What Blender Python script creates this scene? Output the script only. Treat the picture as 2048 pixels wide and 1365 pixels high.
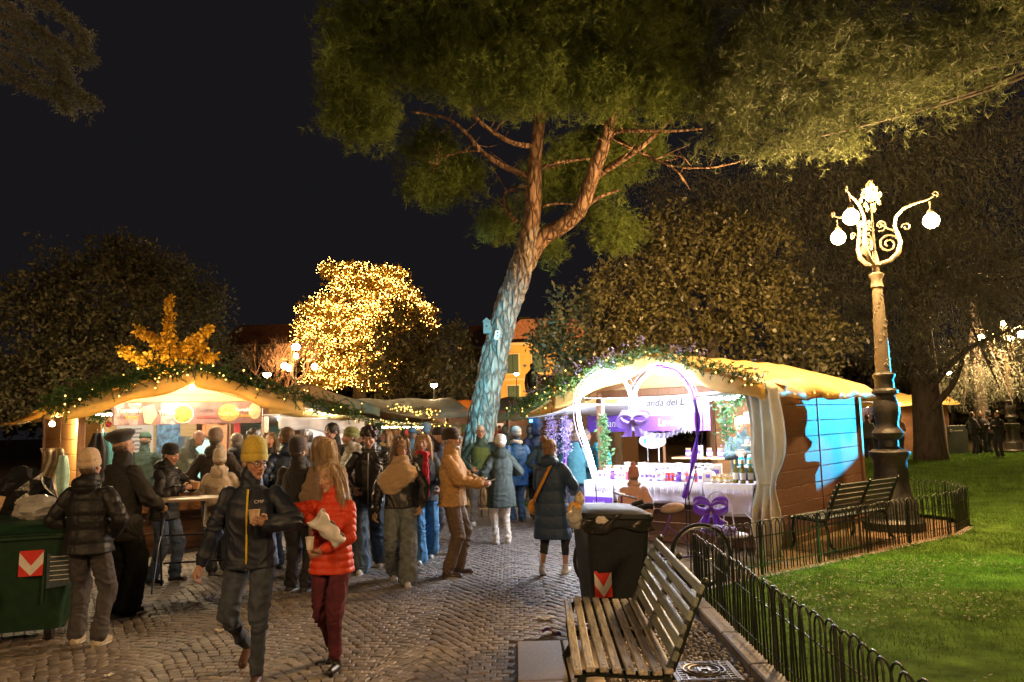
import bpy, math, random
import numpy as np
from mathutils import Vector, Matrix, Euler
random.seed(7); RNG = np.random.default_rng(11)
for _o in list(bpy.data.objects): bpy.data.objects.remove(_o)
SC = bpy.context.scene
COL = SC.collection
PI = math.pi
R = math.radians

# ------------------------------------------------------------------ camera
F, CAMH = 1600.0, 1.85                      # focal length in pixels of a 2048 wide picture, eye height
PITCH, ROLL = math.atan(162/F), R(1.5)
_fw = Vector((0, math.cos(PITCH), math.sin(PITCH))); _u = Vector((0, -math.sin(PITCH), math.cos(PITCH))); _x = Vector((1, 0, 0))
_rt = _x*math.cos(ROLL) - _u*math.sin(ROLL); _up = _x*math.sin(ROLL) + _u*math.cos(ROLL)
cam = bpy.data.cameras.new('camera'); CAM = bpy.data.objects.new('camera', cam); COL.objects.link(CAM)
cam.sensor_width = 36; cam.lens = F/2048*36; cam.clip_start = .1; cam.clip_end = 600
mw = Matrix.Identity(4)
for i in range(3):
    mw[i][0] = _rt[i]; mw[i][1] = _up[i]; mw[i][2] = -_fw[i]
mw[2][3] = CAMH
CAM.matrix_world = mw
SC.camera = CAM
def ray(u, v): return _fw + _rt*((u-1024)/F) + _up*((682.5-v)/F)
def G(u, v, z=0.0):
    d = ray(u, v); t = (z-CAMH)/d.z
    return Vector((d.x*t, d.y*t, z))
def D(u, v, Y):
    d = ray(u, v); t = Y/d.y
    return Vector((d.x*t, Y, CAMH+d.z*t))

# ------------------------------------------------------------------ night sky and exposure
W = bpy.data.worlds.new('World'); SC.world = W; W.use_nodes = True
_bg = W.node_tree.nodes['Background']
_bg.inputs[0].default_value = (.62, .56, .66, 1); _bg.inputs[1].default_value = .0048
SC.view_settings.view_transform = 'Standard'; SC.view_settings.look = 'None'
SC.view_settings.exposure = 1.5; SC.view_settings.gamma = 1.0
SC.view_settings.use_curve_mapping = False
SC.cycles.use_denoising = True
SC.cycles.max_bounces = 5; SC.cycles.diffuse_bounces = 2; SC.cycles.glossy_bounces = 2
SC.cycles.transmission_bounces = 4; SC.cycles.transparent_max_bounces = 6
SC.cycles.sample_clamp_indirect = 3.0; SC.cycles.sample_clamp_direct = 30.0
SC.cycles.use_adaptive_sampling = False
SC.cycles.caustics_reflective = False; SC.cycles.caustics_refractive = False

# ------------------------------------------------------------------ noise
_perm = np.random.default_rng(3).permutation(512).astype(np.int64)
_grad = np.random.default_rng(4).normal(size=(512, 3)); _grad /= np.linalg.norm(_grad, axis=1)[:, None]
_rotn = np.array(Euler((.7, .5, .9)).to_matrix())
def pnoise(p):
    p = np.asarray(p, float) @ _rotn; i = np.floor(p).astype(np.int64); f = p-i; w = f*f*f*(f*(f*6-15)+10)
    out = 0
    for dx in (0, 1):
        for dy in (0, 1):
            for dz in (0, 1):
                h = _perm[(_perm[(_perm[(i[:, 0]+dx) & 511]+i[:, 1]+dy) & 511]+i[:, 2]+dz) & 511]
                g = _grad[h]
                d = ((f-np.array([dx, dy, dz]))*g).sum(1)
                ww = (w[:, 0] if dx else 1-w[:, 0])*(w[:, 1] if dy else 1-w[:, 1])*(w[:, 2] if dz else 1-w[:, 2])
                out = out+d*ww
    return out

# ------------------------------------------------------------------ materials
MATS = {}
def nd(nt, t, **k):
    n = nt.nodes.new(t)
    for a, b in k.items(): setattr(n, a, b)
    return n
def M(name, col, rough=.7, var=.18, scale=18., bump=.15, metal=0., stretch=(1, 1, 1), spec=.4, rnd=0., col2=None, detail=4., emit=0., trans=0., sheen=0., coat=0., attr=None, sss=0., dist=.02):
    if name in MATS: return MATS[name]
    m = bpy.data.materials.new(name); m.use_nodes = True; MATS[name] = m
    nt = m.node_tree; b = nt.nodes['Principled BSDF']; L = nt.links.new
    b.inputs['Roughness'].default_value = rough; b.inputs['Metallic'].default_value = metal
    b.inputs['Specular IOR Level'].default_value = spec
    if sheen: b.inputs['Sheen Weight'].default_value = sheen
    if coat: b.inputs['Coat Weight'].default_value = coat
    if trans: b.inputs['Transmission Weight'].default_value = trans
    if sss:
        b.inputs['Subsurface Weight'].default_value = sss; b.inputs['Subsurface Radius'].default_value = (.02, .008, .004); b.inputs['Subsurface Scale'].default_value = .5
    tc = nd(nt, 'ShaderNodeTexCoord'); mp = nd(nt, 'ShaderNodeMapping'); mp.inputs['Scale'].default_value = [scale*s for s in stretch]
    L(tc.outputs['Object'], mp.inputs[0])
    if rnd:
        oi = nd(nt, 'ShaderNodeObjectInfo'); ad = nd(nt, 'ShaderNodeVectorMath', operation='ADD'); sc = nd(nt, 'ShaderNodeVectorMath', operation='SCALE')
        cb = nd(nt, 'ShaderNodeCombineXYZ'); L(oi.outputs['Random'], cb.inputs[0]); L(oi.outputs['Random'], cb.inputs[1]); L(oi.outputs['Random'], cb.inputs[2])
        L(cb.outputs[0], sc.inputs[0]); sc.inputs['Scale'].default_value = 300.
        L(mp.outputs[0], ad.inputs[0]); L(sc.outputs[0], ad.inputs[1]); vec = ad.outputs[0]
    else: vec = mp.outputs[0]
    nz = nd(nt, 'ShaderNodeTexNoise'); nz.inputs['Scale'].default_value = 1.; nz.inputs['Detail'].default_value = detail; nz.inputs['Roughness'].default_value = .6
    L(vec, nz.inputs['Vector'])
    rp = nd(nt, 'ShaderNodeValToRGB'); rp.color_ramp.elements[0].position = .3; rp.color_ramp.elements[1].position = .7
    c2 = col2 or col
    rp.color_ramp.elements[0].color = [max(0, c*(1-var)) for c in col[:3]]+[1]
    rp.color_ramp.elements[1].color = [min(1, c*(1+var)) for c in c2[:3]]+[1]
    L(nz.outputs['Fac'], rp.inputs[0]); out = rp.outputs[0]
    if rnd:
        hs = nd(nt, 'ShaderNodeHueSaturation'); mr = nd(nt, 'ShaderNodeMapRange'); mr.inputs[3].default_value = 1-rnd; mr.inputs[4].default_value = 1+rnd
        L(oi.outputs['Random'], mr.inputs[0]); L(mr.outputs[0], hs.inputs['Value']); L(out, hs.inputs['Color']); out = hs.outputs[0]
    if attr:
        at = nd(nt, 'ShaderNodeAttribute'); at.attribute_name = attr
        mx = nd(nt, 'ShaderNodeMix', data_type='RGBA', blend_type='MULTIPLY'); mx.inputs['Factor'].default_value = 1
        L(out, mx.inputs['A']); L(at.outputs['Color'], mx.inputs['B']); out = mx.outputs['Result']
    L(out, b.inputs['Base Color'])
    if emit:
        L(out, b.inputs['Emission Color']); b.inputs['Emission Strength'].default_value = emit
    if bump:
        bp = nd(nt, 'ShaderNodeBump'); bp.inputs['Strength'].default_value = bump; bp.inputs['Distance'].default_value = dist
        L(nz.outputs['Fac'], bp.inputs['Height']); L(bp.outputs[0], b.inputs['Normal'])
    return m
def LEAF(name, col, var=.35, tr=.35, rough=.55):
    if name in MATS: return MATS[name]
    m = M(name, col, rough=rough, var=var, scale=1.3, bump=0, spec=.3)
    nt = m.node_tree; b = nt.nodes['Principled BSDF']; o = nt.nodes['Material Output']
    t = nd(nt, 'ShaderNodeBsdfTranslucent'); mx = nd(nt, 'ShaderNodeMixShader'); mx.inputs[0].default_value = tr
    src = b.inputs['Base Color'].links[0].from_socket
    nt.links.new(src, t.inputs[0]); nt.links.new(b.outputs[0], mx.inputs[1]); nt.links.new(t.outputs[0], mx.inputs[2]); nt.links.new(mx.outputs[0], o.inputs[0])
    return m
def CLOTH(name, col, tr=.4, var=.12, scale=6., bump=.3, rough=.6, spec=.4):
    m = M(name, col, rough=rough, var=var, scale=scale, bump=bump, spec=spec)
    nt = m.node_tree; b = nt.nodes['Principled BSDF']; o = nt.nodes['Material Output']
    if any(n.type == 'MIX_SHADER' for n in nt.nodes): return m
    t = nd(nt, 'ShaderNodeBsdfTranslucent'); mx = nd(nt, 'ShaderNodeMixShader'); mx.inputs[0].default_value = tr
    nt.links.new(b.inputs['Base Color'].links[0].from_socket, t.inputs[0]); nt.links.new(b.outputs[0], mx.inputs[1]); nt.links.new(t.outputs[0], mx.inputs[2]); nt.links.new(mx.outputs[0], o.inputs[0])
    return m
def BARK(name, col, crack, sc=6.5):
    m = M(name, col, rough=.9, var=.4, scale=11, stretch=(1, 1, .35), bump=0, detail=6)
    nt = m.node_tree; L = nt.links.new; b = nt.nodes['Principled BSDF']; tc = nd(nt, 'ShaderNodeTexCoord'); mp = nd(nt, 'ShaderNodeMapping'); mp.inputs['Scale'].default_value = (sc, sc, sc*.3)
    nz = nd(nt, 'ShaderNodeTexNoise'); nz.inputs['Scale'].default_value = 2.2; nz.inputs['Detail'].default_value = 5; ad = nd(nt, 'ShaderNodeVectorMath', operation='MULTIPLY_ADD'); ad.inputs[1].default_value = (.55, .55, .55)
    L(tc.outputs['Object'], mp.inputs[0]); L(mp.outputs[0], nz.inputs['Vector']); L(nz.outputs['Color'], ad.inputs[0]); L(mp.outputs[0], ad.inputs[2])
    vo = nd(nt, 'ShaderNodeTexVoronoi', feature='DISTANCE_TO_EDGE'); vo.inputs['Scale'].default_value = 1.; L(ad.outputs[0], vo.inputs['Vector'])
    rp = nd(nt, 'ShaderNodeValToRGB'); rp.color_ramp.elements[0].position = .0; rp.color_ramp.elements[1].position = .2; rp.color_ramp.elements[0].color = (*crack, 1); rp.color_ramp.elements[1].color = (1, 1, 1, 1); L(vo.outputs['Distance'], rp.inputs[0])
    mx = nd(nt, 'ShaderNodeMix', data_type='RGBA', blend_type='MULTIPLY'); mx.inputs['Factor'].default_value = 1; src = b.inputs['Base Color'].links[0].from_socket; L(src, mx.inputs['A']); L(rp.outputs[0], mx.inputs['B']); L(mx.outputs['Result'], b.inputs['Base Color'])
    b1 = nd(nt, 'ShaderNodeBump'); b1.inputs['Strength'].default_value = 1.; b1.inputs['Distance'].default_value = .05; L(rp.outputs[0], b1.inputs['Height'])
    b2 = nd(nt, 'ShaderNodeBump'); b2.inputs['Strength'].default_value = .7; b2.inputs['Distance'].default_value = .02; L(nz.outputs['Fac'], b2.inputs['Height']); L(b1.outputs[0], b2.inputs['Normal']); L(b2.outputs[0], b.inputs['Normal'])
    return m
def EM(name, col, strength, sample=True):
    if name in MATS: return MATS[name]
    m = bpy.data.materials.new(name); m.use_nodes = True; MATS[name] = m
    nt = m.node_tree; nt.nodes.remove(nt.nodes['Principled BSDF'])
    e = nd(nt, 'ShaderNodeEmission'); e.inputs[0].default_value = (*col, 1); e.inputs[1].default_value = strength
    nt.links.new(e.outputs[0], nt.nodes['Material Output'].inputs[0])
    m.cycles.emission_sampling = 'FRONT' if sample else 'NONE'
    return m

# ------------------------------------------------------------------ scene graph helpers
def tag(o, label=None, cat=None, group=None, kind=None):
    if label: o['label'] = label
    if cat: o['category'] = cat
    if group: o['group'] = group
    if kind: o['kind'] = kind
    return o
def empty(name, loc=(0, 0, 0), rz=0., label=None, cat=None, group=None, rot=None):
    o = bpy.data.objects.new(name, None); COL.objects.link(o); o.location = loc
    o.rotation_euler = rot if rot is not None else (0, 0, rz); o.empty_display_size = .1
    return tag(o, label, cat, group)
def link(name, me, mat=None, parent=None, loc=None, rot=None):
    o = bpy.data.objects.new(name, me); COL.objects.link(o)
    if mat is not None and len(me.materials) == 0: me.materials.append(mat)
    if parent is not None: o.parent = parent
    if loc is not None: o.location = loc
    if rot is not None: o.rotation_euler = rot
    return o
def copy_tree(o, parent=None):
    c = o.copy(); COL.objects.link(c); c.parent = parent
    for ch in o.children: copy_tree(ch, c)
    return c
def fastmesh(name, V, T, smooth=False):
    """V (n,3), T (m,k) faces of equal size"""
    V = np.ascontiguousarray(V, np.float32); T = np.ascontiguousarray(T, np.int32)
    me = bpy.data.meshes.new(name); n, m, k = len(V), len(T), T.shape[1]
    me.vertices.add(n); me.vertices.foreach_set('co', V.ravel())
    me.loops.add(m*k); me.loops.foreach_set('vertex_index', T.ravel())
    me.polygons.add(m); me.polygons.foreach_set('loop_start', np.arange(0, m*k, k, dtype=np.int32))
    if smooth: me.polygons.foreach_set('use_smooth', np.ones(m, bool))
    me.update(calc_edges=True)
    return me

class MB:
    """collects shapes; build() links them as one mesh"""
    def __init__(s): s.V = []; s.Fc = []; s.n = 0; s.mi = []
    def add(s, V, Fc, mi=0):
        V = [tuple(map(float, p)) for p in V]
        s.V += V; s.Fc += [tuple(int(i)+s.n for i in f) for f in Fc]; s.mi += [mi]*len(Fc); s.n += len(V); return s
    def box(s, c, size, rot=None, mi=0, bev=0.):
        hx, hy, hz = [a/2 for a in size]
        if bev:
            b = min(bev, hx*.45, hy*.45, hz*.45)
            P = []
            for sz, zz in ((-1, hz), (1, hz)):
                pass
            ringsz = [(-hz, b), (-hz+b, 0), (hz-b, 0), (hz, b)]
            for z, ins in ringsz:
                X, Y = hx-ins, hy-ins
                P += [(-X, -Y+b*(ins == 0), z), (-X+b*(ins == 0), -Y, z), (X-b*(ins == 0), -Y, z), (X, -Y+b*(ins == 0), z), (X, Y-b*(ins == 0), z), (X-b*(ins == 0), Y, z), (-X+b*(ins == 0), Y, z), (-X, Y-b*(ins == 0), z)]
            Fc = [tuple(range(7, -1, -1)), tuple(range(24, 32))]
            for r in range(3):
                for k in range(8):
                    a = r*8+k; bb = r*8+(k+1) % 8
                    Fc.append((a, bb, bb+8, a+8))
        else:
            P = [(-hx, -hy, -hz), (hx, -hy, -hz), (hx, hy, -hz), (-hx, hy, -hz), (-hx, -hy, hz), (hx, -hy, hz), (hx, hy, hz), (-hx, hy, hz)]
            Fc = [(3, 2, 1, 0), (4, 5, 6, 7), (0, 1, 5, 4), (1, 2, 6, 5), (2, 3, 7, 6), (3, 0, 4, 7)]
        m = (rot if isinstance(rot, Matrix) else (Euler(rot).to_matrix() if rot is not None else None))
        c = Vector(c)
        P = [(m @ Vector(p) if m else Vector(p))+c for p in P]
        return s.add(P, Fc, mi)
    def tube(s, pts, r, n=8, cap=True, closed=False, mi=0, flat=1.):
        pts = [Vector(p) for p in pts]; k = len(pts)
        rs = r if hasattr(r, '__len__') else [r]*k
        V = []; up = Vector((0, 0, 1)); prev = None
        for i, p in enumerate(pts):
            a = pts[(i-1) % k] if (closed or i > 0) else p; b = pts[(i+1) % k] if (closed or i < k-1) else p
            t = (b-a).normalized() if (b-a).length > 1e-9 else Vector((0, 0, 1))
            if prev is None:
                x = t.cross(up if abs(t.z) < .95 else Vector((0, 1, 0))).normalized()
            else:
                x = prev-t*prev.dot(t)
                x = x.normalized() if x.length > 1e-6 else t.orthogonal().normalized()
            prev = x; y = t.cross(x)
            for j in range(n):
                an = 2*PI*j/n
                V.append(p+x*(math.cos(an)*rs[i])+y*(math.sin(an)*rs[i]*flat))
        Fc = []
        for i in range(k if closed else k-1):
            i2 = (i+1) % k
            for j in range(n):
                j2 = (j+1) % n
                Fc.append((i*n+j, i*n+j2, i2*n+j2, i2*n+j))
        if cap and not closed:
            Fc.append(tuple(range(n-1, -1, -1))); Fc.append(tuple(range((k-1)*n, k*n)))
        return s.add(V, Fc, mi)
    def lathe(s, prof, n=16, c=(0, 0, 0), sx=1., sy=1., mi=0, rib=0., nr=0, rot=None):
        V = []; c = Vector(c)
        for (r, z) in prof:
            for j in range(n):
                a = 2*PI*j/n; rr = r*(1+rib*math.cos(nr*a)) if nr else r
                p = Vector((math.cos(a)*rr*sx, math.sin(a)*rr*sy, z))
                V.append((rot @ p if rot else p)+c)
        Fc = []; k = len(prof)
        for i in range(k-1):
            for j in range(n):
                j2 = (j+1) % n; Fc.append((i*n+j, i*n+j2, (i+1)*n+j2, (i+1)*n+j))
        if prof[0][0] > 1e-4: Fc.append(tuple(range(n-1, -1, -1)))
        if prof[-1][0] > 1e-4: Fc.append(tuple(range((k-1)*n, k*n)))
        return s.add(V, Fc, mi)
    def ell(s, c, r, n=10, m=7, rot=None, mi=0):
        prof = [(max(1e-5, math.sin(PI*i/m)), -math.cos(PI*i/m)) for i in range(m+1)]
        V = []; c = Vector(c); r = Vector(r if hasattr(r, '__len__') else (r, r, r))
        for (q, z) in prof:
            for j in range(n):
                a = 2*PI*j/n; p = Vector((math.cos(a)*q*r.x, math.sin(a)*q*r.y, z*r.z))
                V.append((rot @ p if rot else p)+c)
        Fc = []
        for i in range(m):
            for j in range(n):
                j2 = (j+1) % n; Fc.append((i*n+j, i*n+j2, (i+1)*n+j2, (i+1)*n+j))
        return s.add(V, Fc, mi)
    def prism(s, poly, y0, y1, mi=0, fr=None):
        """polygon in xz, extruded along y"""
        k = len(poly); V = [(x, y0, z) for x, z in poly]+[(x, y1, z) for x, z in poly]
        if fr: V = [fr @ Vector(p) for p in V]
        Fc = [tuple(range(k)), tuple(range(2*k-1, k-1, -1))]
        for i in range(k):
            j = (i+1) % k; Fc.append((i, i+k, j+k, j))
        return s.add(V, Fc, mi)
    def quad(s, a, b, c, d, mi=0): return s.add([a, b, c, d], [(0, 1, 2, 3)], mi)
    def grid(s, fn, nu, nv, mi=0, thick=0.):
        V = [fn(i/nu, j/nv) for j in range(nv+1) for i in range(nu+1)]
        Fc = [(j*(nu+1)+i, j*(nu+1)+i+1, (j+1)*(nu+1)+i+1, (j+1)*(nu+1)+i) for j in range(nv) for i in range(nu)]
        if thick:
            Vv = [Vector(p) for p in V]; N = []
            for j in range(nv+1):
                for i in range(nu+1):
                    a = Vv[j*(nu+1)+max(i-1, 0)]; b = Vv[j*(nu+1)+min(i+1, nu)]; c = Vv[max(j-1, 0)*(nu+1)+i]; d = Vv[min(j+1, nv)*(nu+1)+i]
                    nn = (b-a).cross(d-c); N.append(nn.normalized() if nn.length > 1e-9 else Vector((0, 0, 1)))
            k = len(V); V = [p for p in Vv]+[p-n*thick for p, n in zip(Vv, N)]
            Fb = [tuple(x+k for x in reversed(f)) for f in Fc]
            bd = [i for i in range(nu+1)]+[j*(nu+1)+nu for j in range(1, nv+1)]+[nv*(nu+1)+i for i in range(nu-1, -1, -1)]+[j*(nu+1) for j in range(nv-1, 0, -1)]
            Fs = [(bd[(q+1) % len(bd)], bd[q], bd[q]+k, bd[(q+1) % len(bd)]+k) for q in range(len(bd))]
            Fc = Fc+Fb+Fs
        return s.add(V, Fc, mi)
    def mesh(s, name, mats=None, smooth=False):
        me = bpy.data.meshes.new(name); me.from_pydata(s.V, [], s.Fc)
        for m in (mats if isinstance(mats, (list, tuple)) else [mats]):
            if m is not None: me.materials.append(m)
        if any(s.mi): me.polygons.foreach_set('material_index', s.mi)
        if smooth:
            me.polygons.foreach_set('use_smooth', [True]*len(me.polygons))
            if smooth != 2:
                me.set_sharp_from_angle(angle=R(42))
        return me
    def build(s, name, mats=None, parent=None, smooth=False, loc=None, rot=None):
        return link(name, s.mesh(name, mats, smooth), None, parent, loc, rot)
def text(name, body, size, mat, parent=None, loc=(0, 0, 0), rot=(PI/2, 0, 0), ext=.001, align='CENTER', shear=0., bold=0.):
    cu = bpy.data.curves.new('lettering', 'FONT'); cu.body = body; cu.size = size; cu.extrude = ext; cu.align_x = align; cu.shear = shear; cu.offset = bold
    cu.resolution_u = 3
    t = bpy.data.objects.new('t', cu); ts = bpy.data.scenes.new('text_tmp'); ts.collection.objects.link(t); vl = ts.view_layers[0]; vl.update()
    me = bpy.data.meshes.new_from_object(t.evaluated_get(vl.depsgraph)); me.materials.clear(); me.materials.append(mat)
    bpy.data.objects.remove(t); bpy.data.scenes.remove(ts)
    return link(name, me, None, parent, loc, rot)
def xform(rz, loc): return Matrix.Translation(Vector(loc)) @ Matrix.Rotation(rz, 4, 'Z')
# ------------------------------------------------------------------ ground
def sheet(name, poly, z, mat, kind='structure', label=None):
    me = bpy.data.meshes.new(name); me.from_pydata([(x, y, z) for x, y in poly], [], [tuple(range(len(poly)))])
    o = link(name, me, mat); tag(o, label, None, None, kind); return o
m_soil = M('trodden_earth', (.13, .085, .05), spec=.05, rough=.95, var=.4, scale=9, bump=.6)
m_mortar = M('paving_joint', (.085, .072, .06), rough=.9, var=.3, scale=30, bump=.5)
m_stone = M('porphyry', (1, 1, 1), rough=.62, var=.22, scale=34, bump=.35, attr='Col', spec=.5, dist=.006)
m_stone_o = M('porphyry_single', (.2, .17, .145), rough=.62, var=.3, scale=34, bump=.35, rnd=.35, spec=.5, dist=.006)
m_far = M('far_paving', (.18, .15, .125), rough=.75, var=.35, scale=7, bump=.5, spec=.4)
m_lawn = M('lawn_soil', (.06, .11, .018), rough=1., spec=.03, var=.6, scale=3.2, bump=.7, detail=8)
m_granite = M('pale_granite', (.52, .43, .33), rough=.55, var=.16, scale=45, bump=.12, rnd=.1, dist=.004)
m_kerb = M('kerb_stone', (.26, .22, .18), rough=.6, var=.3, scale=22, bump=.3, rnd=.15, dist=.01)
sheet('ground', [(-200, -6), (200, -6), (200, 320), (-200, 320)], -.05, m_soil, label='dark park ground under the market')
# fence / kerb line that separates paving and lawn
FN = [Vector((1.80, 3.6, 0)), Vector((1.80, 6, 0)), Vector((1.84, 8.55, 0))]                       # near hoop fence
FR = [Vector((1.90, 8.75, 0)), Vector((2.63, 9.25, 0)), Vector((4.1, 10.3, 0)), Vector((5.4, 11.3, 0)), Vector((6.5, 12.1, 0)), Vector((7.15, 12.9, 0)), Vector((7.35, 13.8, 0)), Vector((7.0, 14.8, 0)), Vector((6.5, 15.6, 0)), Vector((6.1, 16.6, 0))]
lawn_poly = [(1.86, -4), (1.86, 6), (1.9, 8.62)]+[(p.x+.07, p.y-.05) for p in FR[1:6]]+[(7.43, 13.85), (7.1, 14.9), (6.6, 15.7), (6.3, 17), (6.5, 22), (9, 36.5), (60, 36.5), (60, -4)]
sheet('lawn', lawn_poly, .03, m_lawn, label='short green lawn to the right of the hoop fence')
pav_poly = [(-14, -4), (1.66, -4), (1.66, 6), (1.72, 8.5), (1.9, 9.4), (1.9, 24), (4, 60), (-14, 60)]
PAVE = sheet('pavement', pav_poly, -.012, m_mortar, label='porphyry sett pavement laid in small arches')
FARP = sheet('market_floor', [(-13.9, 14.6), (1.85, 14.6), (1.9, 24), (3.9, 59), (-13.9, 59)], -.003, m_far, label='trampled paving between the far stalls')
sheet('flower_bed_soil', [(1.72, 8.66), (2.6, 9.3), (4.1, 10.35), (5.4, 11.35), (6.5, 12.15), (7.3, 13.8), (6.1, 16.6), (5, 20), (1.95, 20), (1.93, 9.4)], -.006, m_soil, label='bare earth round the lamp and the right stall')

def sett_variant(k):
    r = np.random.default_rng(50+k); s = .0415; b = .006; h = 0
    lo = np.array([(-s, -s), (s, -s), (s, s), (-s, s)])+r.uniform(-.004, .004, (4, 2)); hi = lo*(1-b/s*1.2)
    V = [(x, y, -.02) for x, y in lo]+[(x, y, -.004) for x, y in lo]+[(x, y, h+r.uniform(-.002, .003)) for x, y in hi]
    Fc = [(8, 9, 10, 11)]+[(i, (i+1) % 4, (i+1) % 4+4, i+4) for i in range(4)]+[(i+4, (i+1) % 4+4, (i+1) % 4+8, i+8) for i in range(4)]
    return np.array(V), Fc
SETT = [sett_variant(k) for k in range(8)]
def setts():
    out = []; w = 1.06; rad = .73*w
    for c in range(-7, 3):
        xc = -.25+c*w
        for k in range(-8, 122):
            y0 = 4.4+k*.0885
            amax = math.asin(.5*w/rad); n = int(round(2*amax*rad/.0905)); 
            for q in range(n):
                a = -amax+(q+(.75 if k % 2 else .25)+random.uniform(-.1, .1))*2*amax/n
                x = xc+rad*math.sin(a); y = y0+rad*(math.cos(a)-math.cos(amax))+.1*math.sin(c*1.7)
                out.append((x+random.uniform(-.004, .004), y+random.uniform(-.004, .004), -a+random.uniform(-.05, .05)))
    return out
_st = []
for (x, y, a) in setts():
    if y < 4.6 or y > 14.7 or x > 1.62 or x < -7.6: continue
    if -.06 < x < .62 and y < 7.05: continue
    if x > .86 and y < 8.0: continue
    if x < -2.2-(y-5)*.55-1.9: continue
    _st.append((x, y, a))
_st.sort(key=lambda t: t[0]**2+t[1]**2)
_vis = [i for i, (x, y, a) in enumerate(_st) if y > 5.75 and abs(x)/y < .66 and not(-2.5 < x < -1.2 and y < 6.5)][:300]
_vs = set(_vis)
_sm = []
for k in range(8):
    V, Fc = SETT[k]; me = bpy.data.meshes.new('sett'); me.from_pydata([tuple(p) for p in V], [], Fc); me.materials.append(m_stone_o); _sm.append(me)
for i in _vis:
    x, y, a = _st[i]
    link('sett', _sm[i % 8], None, PAVE, (x, y, random.uniform(-.002, .003)), (random.uniform(-.03, .03), random.uniform(-.03, .03), a))
AV = []; AT = []; AC = []; nn = 0
base = np.array([(.2, .17, .145), (.17, .145, .13), (.23, .195, .165), (.16, .135, .125), (.21, .175, .145)])
for i, (x, y, a) in enumerate(_st):
    if i in _vs: continue
    V, Fc = SETT[i % 8]; c, s = math.cos(a), math.sin(a)
    tx, ty = random.uniform(-.035, .035), random.uniform(-.035, .035); dz = random.uniform(-.003, .003)
    P = np.stack([V[:, 0]*c-V[:, 1]*s+x, V[:, 0]*s+V[:, 1]*c+y, V[:, 2]+dz+V[:, 0]*tx+V[:, 1]*ty], 1)
    AV.append(P); AT.append(np.array(Fc)+nn); nn += 12
    AC.append(np.tile(base[random.randrange(5)]*random.uniform(.8, 1.22), (9, 1)))
me = fastmesh('setts', np.concatenate(AV), np.concatenate(AT))
ca = me.color_attributes.new('Col', 'FLOAT_COLOR', 'CORNER'); cc = np.repeat(np.concatenate(AC), 4, 0)
ca.data.foreach_set('color', np.concatenate([cc, np.ones((len(cc), 1))], 1).astype(np.float32).ravel())
tag(link('sett_field', me, m_stone, PAVE), kind='stuff')
# granite slabs beside the bench
SL = tag(empty('slab_strip', (0, 0, 0)), 'pale granite slabs set in the paving beside the slatted bench', 'paving slab')
for (x0, x1, y0, y1) in [(-.02, .34, 5.95, 6.98), (.36, .6, 5.95, 6.98), (-.02, .34, 4.9, 5.93), (.36, .6, 4.9, 5.93)]:
    MB().box(((x0+x1)/2, (y0+y1)/2, -.018), (x1-x0, y1-y0, .05), bev=.006).build('slab', m_granite, SL)
# pebble bed under the bench
m_peb = M('river_pebble', (.2, .17, .14), rough=.35, var=.3, scale=25, bump=.1, attr='Col', spec=.5)
sheet('pebble_bed', [(.62, 3.8), (1.64, 3.8), (1.64, 8.3), (.86, 8.3), (.62, 7)], -.008, m_mortar, label='cobble strip between the bench and the kerb')
pv = MB(); pv.ell((0, 0, 0), (1, 1, 1), n=7, m=4)
PVV = np.array(pv.V); PF4 = np.array([f for f in pv.Fc])
AV = []; AT = []; AC = []; nn = 0
for gy in np.arange(4.4, 8.3, .062):
    for gx in np.arange(.64, 1.64, .05):
        if 1.08 < gx < 1.58 and 5.78 < gy < 6.26: continue
        x = gx+random.uniform(-.012, .012)+(.025 if int(gy/.062) % 2 else 0); y = gy+random.uniform(-.015, .015); a = random.uniform(-.5, .5)
        r = np.array([random.uniform(.018, .027), random.uniform(.027, .04), random.uniform(.018, .03)]); c, s = math.cos(a), math.sin(a)
        q = PVV*r; AV.append(np.stack([q[:, 0]*c-q[:, 1]*s+x, q[:, 0]*s+q[:, 1]*c+y, q[:, 2]-.004], 1)); AT.append(PF4+nn); nn += len(PVV)
        AC.append(np.tile(np.array([1, .95, .9])*random.uniform(.5, 1.5), (len(PF4)*4, 1)))
me = fastmesh('pebbles', np.concatenate(AV), np.concatenate(AT), True)
ca = me.color_attributes.new('Col', 'FLOAT_COLOR', 'CORNER'); cc = np.concatenate(AC)
ca.data.foreach_set('color', np.concatenate([cc, np.ones((len(cc), 1))], 1).astype(np.float32).ravel())
tag(link('pebbles', me, m_peb), 'rounded river pebbles packed into the strip by the kerb', None, None, 'stuff')
# manhole cover with round emblem
m_iron = M('cast_iron', (.09, .08, .075), rough=.45, var=.4, scale=40, bump=.3, metal=.6)
mh = tag(empty('manhole_cover', (1.33, 6.02, .004)), 'square cast iron cover with a ringed H emblem among the pebbles', 'manhole cover')
MB().box((0, 0, 0), (.48, .46, .03), bev=.006).build('plate', m_iron, mh)
b = MB()
for k in range(9):
    for (p, s) in [((-.2+k*.05, 0, .017), (.012, .42, .008)), ((0, -.2+k*.05, .0165), (.42, .012, .007))]: b.box(p, s)
b.build('grid_relief', m_iron, mh)
m_pl = M('worn_iron', (.22, .2, .18), rough=.4, var=.3, scale=30, bump=.2, metal=.7)
for r in (.15, .11):
    MB().tube([(math.cos(t)*r, math.sin(t)*r, .024) for t in np.linspace(0, 2*PI, 25)[:-1]], .008, n=5, closed=True).build('ring', m_pl, mh)
MB().box((-.035, 0, .024), (.02, .1, .012)).box((.035, 0, .0245), (.02, .1, .012)).box((0, 0, .025), (.06, .02, .012)).build('emblem', m_pl, mh)
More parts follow.
